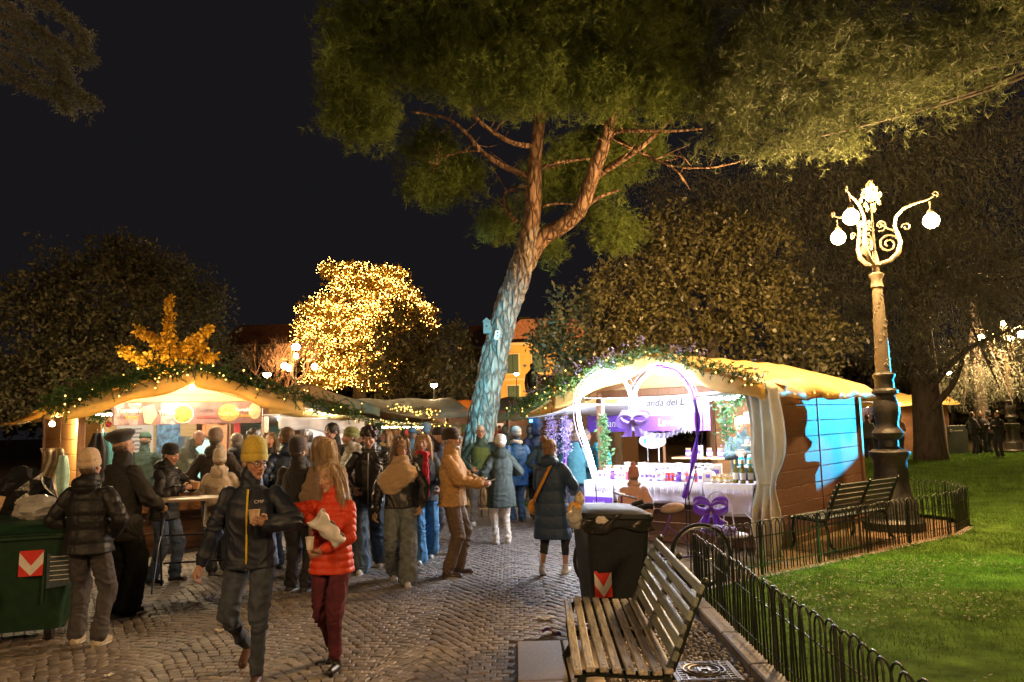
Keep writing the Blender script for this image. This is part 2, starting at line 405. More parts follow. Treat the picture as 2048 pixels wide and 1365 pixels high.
# kerbs
def kerb(path, name, label, w=.16, h=.13, seg=.95, off=0):
    e = tag(empty(name, path[0]), label, 'kerb')
    for a, b_ in zip(path[:-1], path[1:]):
        L = (b_-a).length; n = max(1, round(L/seg)); d = (b_-a)/n
        for k in range(n):
            c = a+d*(k+.5); o = MB().box((0, 0, h/2-.05), (d.length-.008, w, h+.03), bev=.012).build('kerb_stone', m_kerb, e, loc=c-path[0]+Vector((0, 0, random.uniform(-.004, .004))), rot=(0, 0, math.atan2(d.y, d.x)))
    return e
kerb([Vector((1.74, 3.6, 0)), Vector((1.74, 6, 0)), Vector((1.78, 8.6, 0))], 'kerb', 'stone kerb under the near hoop fence beside the bench', h=.1)
kerb([p+Vector((.02, -.02, 0)) for p in FR[:6]], 'kerb', 'low pale kerb under the curving fence in front of the right stall', w=.1, h=.06)
# bed round the pine
BC = Vector((.1, 17.35, 0)); ring = [BC+Vector((math.cos(t)*2.3, math.sin(t)*1.35, 0)) for t in np.linspace(PI*.95, PI*2.1, 14)]
kerb(ring, 'kerb', 'curved stone kerb round the bed of the leaning pine', w=.2, h=.2, seg=.8)
sheet('tree_bed', [(p.x, p.y) for p in [BC+Vector((math.cos(t)*2.25, math.sin(t)*1.3, 0)) for t in np.linspace(0, 2*PI, 24)[:-1]]], .05, m_lawn, label='grass bed at the foot of the leaning pine')

# hoop fences
m_wire = M('fence_paint', (.028, .034, .028), rough=.4, var=.4, scale=60, bump=.2, metal=.2)
def hoop_mesh(w=.17, h=.6, r=.0075):
    p = [(-w/2, 0, 0), (-w/2, 0, h-w/2)]+[(-math.cos(t)*w/2, 0, h-w/2+math.sin(t)*w/2) for t in np.linspace(.35, PI-.35, 6)]+[(w/2, 0, h-w/2), (w/2, 0, 0)]
    b = MB(); b.tube(p, r, n=5); return b.mesh('hoop', m_wire, 2)
HOOP = hoop_mesh(); POSTM = MB().box((0, 0, .29), (.022, .022, .62), bev=.003).mesh('post', m_wire)
def along(path, step):
    out = []; acc = 0
    for a, b_ in zip(path[:-1], path[1:]):
        L = (b_-a).length; d = (b_-a)/L; s = acc
        while s < L: out.append((a+d*s, math.atan2(d.y, d.x))); s += step
        acc = s-L
    return out
def fence(path, label, step=.122, z=.05, hm=HOOP, post=1.1, sc=1.):
    e = tag(empty('hoop_fence', path[0]+Vector((0, 0, z))), label, 'fence', 'hoop topped lawn fences')
    for k, (p, a) in enumerate(along(path, step)):
        o = link('hoop', hm, None, e, p-path[0]+Vector((0, (.006 if k % 2 else -.006), random.uniform(-.006, .006))), (random.uniform(-.03, .03), random.uniform(-.015, .015), a)); o.scale = (sc,)*3
    for p, a in along(path, post):
        o = link('post', POSTM, None, e, p-path[0]+Vector((0, .02, 0)), (0, 0, a)); o.scale = (sc,)*3
    for zz in (.1, .42):
        b = MB(); b.tube([p-path[0]+Vector((0, 0, zz*sc)) for p in path], .007*sc, n=5); b.build('rail', m_wire, e)
    return e
fence(FN, 'black hoop topped wire fence running along the kerb by the slatted bench')
fence(FR, 'black hoop topped fence curving round the tall street lamp and dark bench')
fence([p+Vector((0, .12, 0)) for p in ring], 'hoop fence round the grass bed of the leaning pine', step=.2, z=.1, post=2, sc=1.15)

# grass blades
def blades(n, fn, h0, h1, w):
    P = fn(n); k = len(P); a = RNG.uniform(0, 2*PI, k); h = RNG.uniform(h0, h1, k)[:, None]
    d = np.stack([np.cos(a), np.sin(a), np.zeros(k)], 1); ln = RNG.normal(0, .45, (k, 2))*h
    tip = P+np.concatenate([ln, h], 1)
    V = np.stack([P-d*w, P+d*w, tip], 1).reshape(-1, 3); T = np.arange(3*k).reshape(-1, 3); return V, T
def inlawn(n):
    y = 4.6+RNG.power(1.6, n)*13.5; x = RNG.uniform(1.8, 13, n)
    fx = np.array([p.x for p in FR[:9]]); fy = np.array([p.y for p in FR[:9]])
    lim = np.where(y < 8.7, 1.84, np.interp(y, fy[:8], fx[:8])+.06)
    lim = np.where(y > 13.8, 7.5, lim)
    ok = (x > lim) & (x < y*.68+.4); cl = pnoise(np.stack([x*1.1, y*1.1, x*0], 1))
    ok &= RNG.uniform(0, 1, n) < np.clip(.75+cl*1.5, .15, 1)
    return np.stack([x[ok], y[ok], np.full(ok.sum(), .03)], 1)
V, T = blades(330000, inlawn, .015, .05, .0035)
tag(link('grass', fastmesh('grass', V, T), LEAF('grass_blade', (.08, .16, .022), var=.5, tr=.3)), 'short green grass blades of the right lawn', None, None, 'stuff')
def infar(n):
    y = RNG.uniform(17.5, 36, n); x = RNG.uniform(6.6, 25, n); ok = (x < y*.68+.4) & (x > 6.5+np.maximum(0, y-22)*.17)
    return np.stack([x[ok], y[ok], np.full(ok.sum(), .03)], 1)
V, T = blades(110000, infar, .03, .09, .011)
tag(link('grass', fastmesh('grass', V, T), MATS['grass_blade']), 'grass of the far part of the lawn by the cedar', None, None, 'stuff')
def inbed(n):
    t = RNG.uniform(0, 2*PI, n); r = np.sqrt(RNG.uniform(0, 1, n))
    return np.stack([BC.x+np.cos(t)*r*2.15, BC.y+np.sin(t)*r*1.2, np.full(n, .05)], 1)
V, T = blades(15000, inbed, .03, .1, .005)
tag(link('grass', fastmesh('grass', V, T), MATS['grass_blade']), 'grass tufts in the bed of the leaning pine', None, None, 'stuff')
# fallen leaves / clover on the lawn
P = inlawn(60000); P = P[P[:, 1] < 10]; cl = pnoise(P*np.array([.9, .9, 1])+7); P = P[(cl > .06)]
k = len(P); a = RNG.uniform(0, 2*PI, k); s = RNG.uniform(.009, .02, k)[:, None]; P[:, 2] += RNG.uniform(.015, .05, k)
d = np.stack([np.cos(a), np.sin(a), RNG.normal(0, .3, k)], 1); e2 = np.stack([-np.sin(a), np.cos(a), RNG.normal(0, .3, k)], 1)
V = np.stack([P-d*s, P-e2*s*.7, P+d*s, P+e2*s*.7], 1).reshape(-1, 3); T = np.arange(4*k).reshape(-1, 4)
tag(link('fallen_leaves', fastmesh('fallen_leaves', V, T), LEAF('pale_clover', (.13, .16, .06), var=.4)), 'pale clover and small fallen leaves scattered over the lawn', None, None, 'stuff')
# litter on the paving
m_paper = M('napkin_paper', (.55, .5, .44), rough=.8, var=.1, scale=20, bump=.2)
for k, (u, v, lb) in enumerate([(1090, 1238, 'crumpled white napkin lying on the setts left of the bench'), (218, 1352, 'folded white paper scrap at the lower left of the paving'), (415, 1197, 'torn pale receipt on the paving under the high table'), (442, 1262, 'long thin paper strip on the paving by the walking man'), (350, 1205, 'small napkin beside the high table leg')]):
    p = G(u, v, .012); sz = (.17, .07, .1, .12, .08)[k]
    def fn(i, j, sz=sz, k=k): return (sz*(i-.5), sz*.5*(j-.5), .012*math.sin(i*9+k)*math.cos(j*7+k)+.008)
    b = MB(); b.grid(fn, 6, 4, thick=.001); o = b.build('napkin', m_paper, None, loc=p, rot=(0, 0, k*1.1)); tag(o, lb, 'litter', 'paper litter on the paving')
o = MB(); o.grid(lambda i, j: (.16*(i-.5), .1*(j-.5), .02*math.sin(i*5)+.01*math.cos(j*8)+.02), 6, 4, thick=.001)
o = o.build('wrapper', M('purple_wrap', (.09, .03, .16), rough=.4), None, loc=G(1103, 1268, .002)); tag(o, 'crumpled purple wrapper on the paving near the bench', 'litter')
# ------------------------------------------------------------------ market chalets
m_wood = M('larch_board', (.36, .19, .075), rough=.55, var=.22, scale=5, stretch=(.35, 6, 6), bump=.25, rnd=.12, dist=.006)
m_woodl = M('pale_pine_board', (.62, .44, .22), rough=.6, var=.15, scale=5, stretch=(.35, 6, 6), bump=.2, rnd=.08, dist=.005)
m_woodd = M('stained_board', (.13, .062, .03), rough=.5, var=.3, scale=5, stretch=(.35, 6, 6), bump=.3, rnd=.15, dist=.006)
m_board = M('painted_chalet_board', (.19, .095, .06), rough=.6, var=.35, scale=4, stretch=(.6, 8, 8), bump=.35, rnd=.14, dist=.006)
m_post = M('brown_post', (.2, .1, .05), rough=.5, var=.2, scale=8, stretch=(6, 6, .5), bump=.2)
m_tarp = CLOTH('gold_tarpaulin', (.74, .54, .2), tr=.55, rough=.45, spec=.5, scale=5, bump=.6)
m_canvas = CLOTH('cream_canvas', (.6, .55, .45), tr=.45, scale=5)
m_whitec = CLOTH('white_canvas', (.75, .75, .78), tr=.3, scale=5, rough=.45)
m_white = M('white_paint', (.75, .74, .72), rough=.5, var=.06, bump=.05)
m_black = M('black_plastic', (.012, .012, .013), rough=.35, var=.3, scale=30, bump=.05)
m_metal = M('steel', (.5, .5, .5), rough=.3, metal=1, var=.1, bump=.05)

HS = xform(R(-40.5), (2.45, 12.05, 0)); LS = xform(R(36.9), (-5.32, 12.76, 0))
def PL(u, v, fr, y):
    """where the sight line meets the plane y = const of a stall's own frame"""
    inv = fr.inverted(); o = inv @ Vector((0, 0, CAMH)); d = inv.to_3x3() @ ray(u, v); t = (y-o.y)/d.y
    return o+d*t
def planks(par, x0, x1, z0, z1, y, axis, mat, h=.235, t=.03, name='plank', gap=.006):
    """boards of a wall; axis 'x' wall along x at depth y, axis 'y' wall along y at x=y"""
    n = max(1, round((z1-z0)/h)); hh = (z1-z0)/n; L = x1-x0
    key = (round(L, 3), round(hh, 3), t, mat.name, axis)
    me = PLK.get(key)
    if me is None:
        sz = (L-.004, t, hh-gap) if axis == 'x' else (t, L-.004, hh-gap)
        me = MB().box((0, 0, 0), sz, bev=.005).mesh('plank', mat); PLK[key] = me
    for k in range(n):
        c = ((x0+x1)/2, y, z0+hh*(k+.5)) if axis == 'x' else (y, (x0+x1)/2, z0+hh*(k+.5))
        link(name, me, None, par, c, (random.uniform(-.004, .004), 0, random.uniform(-.001, .001)))
PLK = {}
def gable_boards(par, W, z0, zr, y, mat, n=4, t=.028):
    for k in range(n):
        a = z0+(zr-z0)*k/n; b_ = z0+(zr-z0)*(k+1)/n-.005; wa = W/2*(1-k/n); wb = W/2*(1-(b_-z0)/(zr-z0))
        MB().prism([(-wa, a), (wa, a), (wb, b_), (-wb, b_)], y, y+t).build('gable_board', mat, par)
def chalet(name, fr, label, W=2.75, Dp=3.9, zw=2.2, ze=2.28, zr=2.8, oh=.8, os=.35, wall=m_board, inner=m_woodl, tarp=m_tarp, gable=m_woodl, seed=1, opened=0):
    e = tag(empty(name, fr.to_translation(), fr.to_euler().z), label, 'market stall')
    rs = np.random.default_rng(seed); h = W/2
    MB().box((0, Dp/2, .05), (W+.06, Dp, .1), bev=.01).build('plinth', m_woodd, e)
    for s in (-1, 1):
        wt = .88 if s == opened else zw+.03
        planks(e, .04, Dp/2-.01, .1, wt, s*h, 'y', wall); planks(e, Dp/2+.01, Dp, .1, wt, s*h, 'y', wall)
        if s != opened: planks(e, .06, Dp-.06, .12, zw, s*(h-.05), 'y', inner, h=.3, t=.02, name='lining_board')
        MB().box((s*(h+.01), 0, zw/2+.02), (.1, .1, zw), bev=.01).build('post', m_post, e)
        MB().box((s*(h+.005), Dp/2, zw/2+.02), (.045, .03, zw), bev=.004).build('joint_cover', m_post, e)
        MB().box((s*(h+.01), Dp, zw/2+.02), (.1, .1, zw), bev=.01).build('post', m_post, e)
    planks(e, -h+.05, h-.05, .1, zw+.03, Dp, 'x', wall); planks(e, -h+.07, h-.07, .12, zw, Dp-.05, 'x', inner, h=.3, t=.02, name='lining_board')
    planks(e, -h+.06, h-.06, .1, .88, 0, 'x', m_woodd, h=.2)
    MB().box((0, 0, zw+.05), (W+.1, .1, .12), bev=.01).build('header_beam', m_post, e)
    gable_boards(e, W, zw+.115, zr-.05, .02, gable)
    xe = h+os; sl = (zr-ze)/xe
    for y in (-oh+.06, .0):
        for s in (-1, 1):
            a = Vector((0, y, zr-.1)); b_ = Vector((s*(xe-.05), y, ze-.08)); d = b_-a; an = math.atan2(-d.z*s, abs(d.x))
            MB().box((0, 0, 0), (d.length, .06, .1), bev=.006).build('rafter', m_wood, e, loc=(a+b_)/2, rot=(0, an, 0))
    MB().box((0, Dp/2-oh/2, zr-.12), (.07, Dp+oh, .12), bev=.006).build('ridge_beam', m_wood, e)
    # ceiling boards: pale lining under the roof
    def slope(s):
        def fn(i, j):
            y = -oh+(Dp+oh+.2)*i; q = j; x = s*xe*q; z = zr-(zr-ze)*q
            sag = -.035*math.sin(PI*q)*(.6+.4*math.sin(y*2.1+s)); w = .012*math.sin(y*7+q*3+seed)+.018*math.sin(y*3.3-q*6+seed)*q
            dr = 0
            if q > .86:
                dr = (q-.86)/.14; z = zr-(zr-ze)*.93-dr*.2-.035*abs(math.sin(y*2.4+seed))*dr; x = s*(xe*.95+.03*dr+.035*math.sin(y*9+seed)*dr)
            return (x, y, z+sag+w)
        return fn
    b_ = MB(); b_.grid(slope(1), 40, 14, thick=.006); b_.build('roof_sheet', tarp, e, smooth=2)
    b_ = MB(); b_.grid(slope(-1), 40, 14, thick=.006); b_.build('roof_sheet', tarp, e, smooth=2)
    def band(s):
        def fn(i, j):
            q = i; x = s*xe*q; z = zr-(zr-ze)*q-.02; dz = j*(.24+.03*math.sin(q*11+s))
            return (x, -oh-.02-.015*math.sin(q*14+s*2)*j, z-dz)
        return fn
    for s in (-1, 1):
        b_ = MB(); b_.grid(band(s), 26, 4, thick=.004); b_.build('gable_valance', tarp, e, smooth=2)
    return e
def tube_light(name, fr, p0, p1, mat, label, r=.016, cat='strip light'):
    e = tag(empty(name, fr @ ((Vector(p0)+Vector(p1))/2)), label, cat, 'stall strip lights')
    a, b_ = fr @ Vector(p0), fr @ Vector(p1); c = (a+b_)/2
    b = MB(); b.tube([a-c, b_-c], r, n=6); b.build('tube', mat, e)
    MB().box((0, 0, r+.02), ((b_-a).length*.96, .05, .02), rot=(0, 0, math.atan2((b_-a).y, (b_-a).x))).build('housing', m_white, e)
    return e

# ---- right stall with the heart
RS = chalet('market_chalet', HS, 'brown timber chalet with gold roof and lavender goods behind a glowing heart', seed=3, inner=m_wood, opened=-1)
# left flap of the roof and white underside
def flap(par, x0, x1, z0, z1, y0, y1, mat, name, seed):
    b = MB()
    b.grid(lambda i, j: (x0+(x1-x0)*i, y0+(y1-y0)*j, z0+(z1-z0)*i-.05*math.sin(PI*i)-.03*math.sin(j*9+seed)*i*(i > .0)), 12, 18, thick=.005)
    return b.build(name, mat, par, smooth=2)
flap(RS, -1.78, -2.45, 2.2, 1.98, -.8, 2.6, m_tarp, 'side_awning', 1)
flap(RS, -1.3, -2.42, 2.1, 1.94, -.78, 2.5, m_whitec, 'awning_lining', 1)
flap(RS, -1.3, 1.3, 2.2, 2.2, -.76, -.05, m_whitec, 'porch_lining', 2)

m_led = EM('cool_white_tube', (.84, .9, 1.0), 260.0)
for k, (x0, x1, y) in enumerate([(-1.2, 1.2, .25), (-1.2, 1.2, 1.4)]):
    tube_light('strip_light', HS, (x0, y, 2.13), (x1, y, 2.13), m_led, ['white strip light over the counter of the lavender stall', 'white strip light at the back of the lavender stall'][k])
# counter, shelves
MB().box((0, -.12, .9), (2.66, .62, .045), bev=.006).build('counter', m_woodl, RS)
MB().box((0, 2.0, 1.15), (2.3, .4, .03)).build('shelf', m_woodl, RS)
MB().box((1.05, .45, 1.12), (.5, .5, .02)).build('shelf', m_white, RS)
MB().box((1.05, .55, 1.42), (.5, .3, .02)).build('shelf', m_woodl, RS)
MB().box((1.05, .55, 1.75), (.5, .3, .02)).build('shelf', m_woodl, RS)
# icicle tablecloths
m_cloth = CLOTH('lilac_cloth', (.62, .58, .72), tr=.25)
m_icicle = M('white_felt', (.8, .8, .82), rough=.9, var=.05, bump=.2)
def tablecloth(name, x0, x1, label, drop=.3, y=-.45):
    e = tag(empty(name, HS @ Vector(((x0+x1)/2, y, .925)), HS.to_euler().z), label, 'tablecloth'); w = x1-x0
    b = MB(); b.grid(lambda i, j: (w*(i-.5), .02-.05*min(1, j*3)*(j > .0)+.02*math.sin(i*w*14)*j, .004-drop*j if j > 0 else .004), 30, 6, thick=.003); b.build('drape', m_cloth, e, smooth=2)
    b = MB(); b.box((0, .3, .006), (w, .58, .008)); b.build('top_cloth', m_cloth, e)
    n = int(w/.035); rr = np.random.default_rng(int(w*100)); V = []; Fc = []
    b = MB()
    for k in range(n):
        xa = -w/2+w*k/n; xb = -w/2+w*(k+1)/n; L = .075+.075*rr.uniform()**2+(.05 if k % 3 == 0 else 0); q = (xb-xa)
        b.prism([(xa, .012), (xa, -.04), (xa+q*.22, -L*.6), (xa+q*.5, -L), (xa+q*.78, -L*.6), (xb, -.04), (xb, .012)], -.075, -.068)
    b.build('icicle_trim', m_icicle, e)
    return e
tablecloth('tablecloth', -1.33, .62, 'white icicle edged cloth on the counter behind the glowing heart')
tablecloth('tablecloth', .66, 1.36, 'lilac icicle edged cloth at the right end of the counter', drop=.42, y=-.5)
# heart frame
def heart_pts(off=0., n=14):
    px = [(1192, 958), (1176, 900), (1160, 850), (1157, 805), (1168, 772), (1188, 750), (1212, 742), (1236, 750), (1254, 770), (1264, 800), (1268, 822)]
    py = [(1268, 822), (1268, 795), (1278, 768), (1298, 748), (1326, 740), (1355, 750), (1378, 778), (1390, 818), (1393, 868), (1384, 930), (1370, 990)]
    out = []
    for seq in (px, py):
        P = [PL(u, v, HS, -.95) for u, v in seq]
        q = []
        for i in range(len(P)-1):
            p0, p1, p2, p3 = P[max(i-1, 0)], P[i], P[i+1], P[min(i+2, len(P)-1)]
            for k in range(4):
                t = k/4; q.append(.5*((2*p1)+(p2-p0)*t+(2*p0-5*p1+4*p2-p3)*t*t+(3*p1-p0-3*p2+p3)*t**3))
        q.append(P[-1]); out.append(q)
    return out
HE = tag(empty('heart_frame', HS @ Vector((.2, -.95, 0)), HS.to_euler().z), 'tall wire heart wound with white light tubes and purple tulle before the stall', 'light heart')
m_heart = EM('heart_tube', (.84, .88, 1.0), 70.0)
m_wirep = M('dark_wire', (.03, .025, .05), rough=.3, metal=.8)
m_tulle = CLOTH('purple_tulle', (.26, .1, .55), tr=.5, bump=.5, scale=20)
LOBES = heart_pts(); SH = Vector((.2, -.95, 0))
for li, P in enumerate(LOBES):
    P = [p-SH for p in P]; c = sum(P, Vector())/len(P)
    if li == 0: b = MB(); b.tube(P, [.036-.014*math.sin(PI*i/len(P)) for i in range(len(P))], n=8); b.build('light_tube', m_heart, HE, smooth=2)
    else:
        b = MB(); b.tube(P[:-14], .02, n=8); b.build('light_tube', m_heart, HE, smooth=2)
        Q = [p+(p-c).normalized()*.035+Vector((0, -.03, 0)) for p in P[14:]]
        b = MB(); b.tube(Q, [.03+.016*math.sin(i*1.3) for i in range(len(Q))], n=8); b.build('tulle_wrap', m_tulle, HE, smooth=2)
    for dd, dy in ((.075, .05), (.055, -.06)):
        b = MB(); b.tube([p+(p-c).normalized()*dd+Vector((0, dy, 0)) for p in P], .006, n=5); b.build('wire', m_wirep, HE)
for (u0, u1) in ((1192, 1198), (1370, 1366), (1377, 1375)):
    a = PL(u0, 975, HS, -.95); 
    MB().tube([(a.x-SH.x, 0, a.z+.05), (a.x-SH.x, 0, .0)], .008, n=5).build('wire', m_wirep, HE)
def ribbon_bow(name, loc, rz, size, mat, label, par=None):
    e = tag(empty(name, loc, rz), label, 'bow')
    for s in (-1, 1):
        def lp(i, j, s=s):
            t = i*2*PI; r = 1-.0*j; w = (j-.5)*.42*size*(.35+.65*math.sin(min(PI, i*PI))**.7)
            x = s*size*.34*(1-math.cos(t)); z = size*.2*math.sin(t)*1.1+.1*size*math.sin(i*PI); 
            return (x, w*.9+.05*size*math.sin(6*i+j*9), z+w*.75)
        b = MB(); b.grid(lp, 20, 7, thick=.004); b.build('loop', mat, e, smooth=2)
        def tl(i, j, s=s):
            w = (j-.5)*.34*size*(.3+i)
            return (s*size*(.05+.25*i)+w, -.05*size+.06*size*math.sin(j*12+i*3), -size*.62*i)
        b = MB(); b.grid(tl, 8, 8, thick=.004); b.build('tail', mat, e, smooth=2)
    b = MB(); b.ell((0, -.03*size, 0), (.1*size, .12*size, .11*size), n=10, m=6); b.build('knot', mat, e, smooth=2)
    return e
a = HS @ PL(1266, 842, HS, -1.0)
ribbon_bow('ribbon_bow', a, HS.to_euler().z, .36, CLOTH('lilac_ribbon', (.55, .42, .85), tr=.55, scale=12), 'large pleated lilac ribbon bow hanging in the notch of the heart')
# sign board and purple banners inside
m_sign = M('sign_white', (.6, .6, .62), rough=.6, var=.03, bump=0); m_ink = M('grey_ink', (.05, .045, .06), rough=.7, bump=0)
m_pban = M('purple_print', (.12, .045, .38), rough=.6, var=.2, scale=5, bump=0)
sg = tag(empty('sign_board', HS @ PL(1328, 803, HS, .12), HS.to_euler().z), 'white sign board with slanting script under the stall gable', 'sign')
MB().box((0, 0, 0), (1.15, .02, .44), bev=.004).build('panel', m_sign, sg)
text('lettering', 'anda del L', .16, m_ink, sg, (0.02, -.013, -.07), shear=.25)
for k in range(7): MB().box((-.4+.06*k, -.012, .12+.012*(k % 2)), (.045, .003, .02)).build('small_print', m_ink, sg)
bn = tag(empty('banner', HS @ PL(1290, 828, HS, 1.6), HS.to_euler().z), 'purple printed banner with pale lettering on the back wall of the lavender stall', 'banner')
MB().box((0, 0, 0), (2.5, .012, .62)).build('sheet', m_pban, bn)
text('lettering', 'Lavanda', .19, m_sign, bn, (-.75, -.009, -.22), shear=.2); text('lettering', 'Lavanda', .19, m_sign, bn, (.55, -.009, -.22), shear=.2)
for k in range(14): MB().box((-1.1+.16*k, -.008, .0), (.12, .003, .025)).build('small_print', m_sign, bn)
b = MB()
for k in range(60):
    x = -1.2+k*.0405; L = .06+.1*random.random(); b.tube([(x, -.01, .3), (x+.01, -.012, .3-L)], .006, n=4); b.ell((x+.01, -.014, .3-L), (.012, .006, .03), n=5, m=3)
b.build('lavender_print', m_sign, bn)
ov = tag(empty('oval_sign', HS @ PL(1305, 882, HS, .3), HS.to_euler().z), 'white oval sign lettered CSA among the counter goods', 'sign')
b = MB(); b.lathe([(.001, -.008), (.24, -.008), (.24, .008), (.001, .008)], n=24, sy=.5, rot=Euler((PI/2, 0, 0)).to_matrix()); b.build('plate', m_sign, ov); text('lettering', 'CSA', .1, M('teal_ink', (.02, .25, .3), bump=0), ov, (.04, -.012, -.04))
b = MB(); b.box((-.13, -.011, 0), (.05, .004, .07)); b.build('mark', MATS['teal_ink'], ov)
b = MB(); b.box((-.1, .01, -.2), (.015, .01, .25)).box((.1, .01, -.2), (.015, .01, .25)); b.build('stand', m_metal, ov)
# goods on the counter
m_glass = M('clear_glass', (.8, .85, .88), rough=.08, var=.02, bump=0, trans=.75)
m_lav = M('lavender_fill', (.16, .09, .42), rough=.8, var=.4, scale=60, bump=.4); m_cream = M('cream_card', (.7, .66, .6), rough=.7, var=.08, bump=.05)
m_red = M('red_print', (.5, .05, .05), rough=.5, bump=0); m_teal = M('teal_bath_salt', (.02, .42, .55), rough=.3, var=.2, scale=60, bump=.2); m_honey = M('honey', (.55, .4, .08), rough=.15, var=.1, bump=0)
m_cork = M('cork', (.4, .26, .14), rough=.9, var=.3, scale=80); m_wine = M('wine_bottle_glass', (.22, .2, .03), rough=.08, var=.1, bump=0, trans=.4); m_lbl = M('paper_label', (.7, .68, .62), rough=.8, var=.05, bump=0)
m_pinkp = M('pink_print', (.55, .25, .35), rough=.6, var=.2, bump=0)
def jar(fill, lid, r=.035, h=.085, name='jar'):
    b = MB(); b.lathe([(r*.9, 0), (r, .006), (r, h*.8), (r*.8, h*.92), (r*.8, h)], n=12); me = b.mesh(name, fill, 1)
    b = MB(); b.lathe([(r*.86, h*.94), (r*.88, h), (r*.88, h*1.16), (r*.8, h*1.2)], n=12); ml = b.mesh('lid', lid, 1)
    b = MB(); b.lathe([(r*1.015, h*.25), (r*1.015, h*.65)], n=12); mb = b.mesh('label_band', m_lbl, 1)
    return [(name, me), ('lid', ml), ('label_band', mb)]
def bottle():
    b = MB(); b.lathe([(.034, 0), (.037, .006), (.037, .17), (.03, .2), (.014, .235), (.0135, .3), (.016, .302), (.016, .31)], n=14); me = b.mesh('glass', m_wine, 1)
    b = MB(); b.lathe([(.0165, .262), (.0168, .314), (.012, .316)], n=12); mc = b.mesh('capsule', M('gold_foil', (.6, .45, .15), rough=.3, metal=1, bump=.1), 1)
    b = MB(); b.lathe([(.0376, .05), (.0376, .14)], n=14); mb = b.mesh('label_band', m_lbl, 1)
    return [('glass', me), ('capsule', mc), ('label_band', mb)]
def cardbox(mat, sx, sy, sz):
    return [('carton', MB().box((0, 0, sz/2), (sx, sy, sz), bev=.003).mesh('carton', mat)), ('print', MB().box((0, -sy/2-.0015, sz*.5), (sx*.6, .002, sz*.35)).mesh('print', m_lav))]
def sachet(mat):
    b = MB(); b.lathe([(.02, 0), (.045, .01), (.05, .05), (.035, .085), (.014, .1), (.03, .125), (.036, .135)], n=14, rib=.06, nr=7); me = b.mesh('pouch', mat, 2)
    b = MB(); b.tube([(math.cos(t)*.017, math.sin(t)*.017, .1) for t in np.linspace(0, 2*PI, 11)[:-1]], .004, n=4, closed=True); mt = b.mesh('tie', m_lav)
    return [('pouch', me), ('tie', mt)]
def put(parts, name, loc, rz, label, cat, group, sc=1.):
    e = tag(empty(name, loc, rz), label, cat, group); e.scale = (sc,)*3
    for nme, me in parts: link(nme, me, None, e)
    return e
KINDS = {'lav': (jar(m_lav, m_cork), 'jar', 'lavender filled jar on the bright counter behind the heart', 'jar'), 'honey': (jar(m_honey, m_cork, .037, .075), 'jar', 'yellow honey jar standing near the wine bottles', 'jar'),
         'teal': (jar(m_teal, m_white, .04, .12), 'jar', 'turquoise bath salt jar on the raised shelf right of the heart', 'jar'), 'pink': (jar(m_pinkp, m_white, .035, .06), 'jar', 'small pink jam jar on the shelf above the wine bottles', 'jar'),
         'box': (cardbox(m_cream, .09, .05, .13), 'soap_box', 'cream soap carton with purple print on the lavender counter', 'box'), 'redbox': (cardbox(m_red, .05, .05, .12), 'candle_box', 'small red carton on the lavender counter', 'box'),
         'sac': (sachet(m_icicle), 'sachet', 'white fabric lavender sachet tied with purple string', 'sachet'), 'psac': (sachet(m_tulle), 'sachet', 'purple tulle lavender sachet on the counter', 'sachet'), 'wine': (bottle(), 'wine_bottle', 'green white wine bottle with pale label at the counter end', 'bottle')}
def goods(k, x, y, z, rz=0, sc=1., row=''):
    parts, nm, lb, ct = KINDS[k]; lb = lb+(' '+row if row else ''); put(parts, nm, HS @ Vector((x, y, z)), HS.to_euler().z+rz, lb, ct, ct+' goods of the lavender stall', sc)
rr = random.Random(5)
zt = .937
for k in range(27):
    goods(rr.choice(['lav', 'sac', 'box', 'box', 'lav', 'sac', 'psac', 'redbox', 'box']), -1.25+k*.068, -.33+rr.uniform(-.02, .02), zt, rr.uniform(-.2, .2), row='in the front row')
for row, (zz, yy) in enumerate([(zt, -.2), (zt, -.08), (zt, .06)]):
    for k in range(15):
        goods(rr.choice(['sac', 'box', 'box', 'sac', 'sac', 'lav', 'box']), -1.2+k*.125+rr.uniform(-.03, .03), yy, zz, rr.uniform(-.4, .4), 1.15+row*.3, row=('in the second row', 'in the third row', 'in the last row')[row])
for k in range(10): goods(rr.choice(['box', 'sac', 'lav']), -.9+k*.2, 1.95, 1.166, rr.uniform(-.3, .3), 1.5, row='on the back shelf')
for k, (x, y) in enumerate([(1.02, -.3), (1.1, -.24), (1.14, -.34), (1.22, -.26)]): goods('wine', x, y, zt)
for k in range(6): goods('honey', .72+.1*(k % 3), -.36+.13*(k//3), zt)
for k in range(4): goods('lav', .68+.06*k, -.12, zt)
for k in range(4): goods('teal', .84+.13*k, .3, 1.132, 0, 1.1)
for k in range(5): goods('pink', .86+.09*k, .48, 1.432)
for k in range(5): goods('box', .86+.1*k, .55, 1.762, .1, 1.1)
# price card at left end
cd = tag(empty('counter_card', HS @ Vector((-1.1, -.55, .73)), HS.to_euler().z), 'pale lilac card with script lettering at the left end of the counter', 'sign')
MB().box((0, 0, 0), (.52, .012, .4)).build('card', M('lilac_card', (.5, .45, .6), rough=.6, bump=0), cd); MB().box((0, -.008, -.12), (.5, .003, .15)).build('print_band', m_pban, cd); text('lettering', 'Largo', .11, m_ink, cd, (.05, -.009, .04), shear=.3); text('lettering', 'Lavanda', .07, m_sign, cd, (0, -.012, -.15), shear=.3)
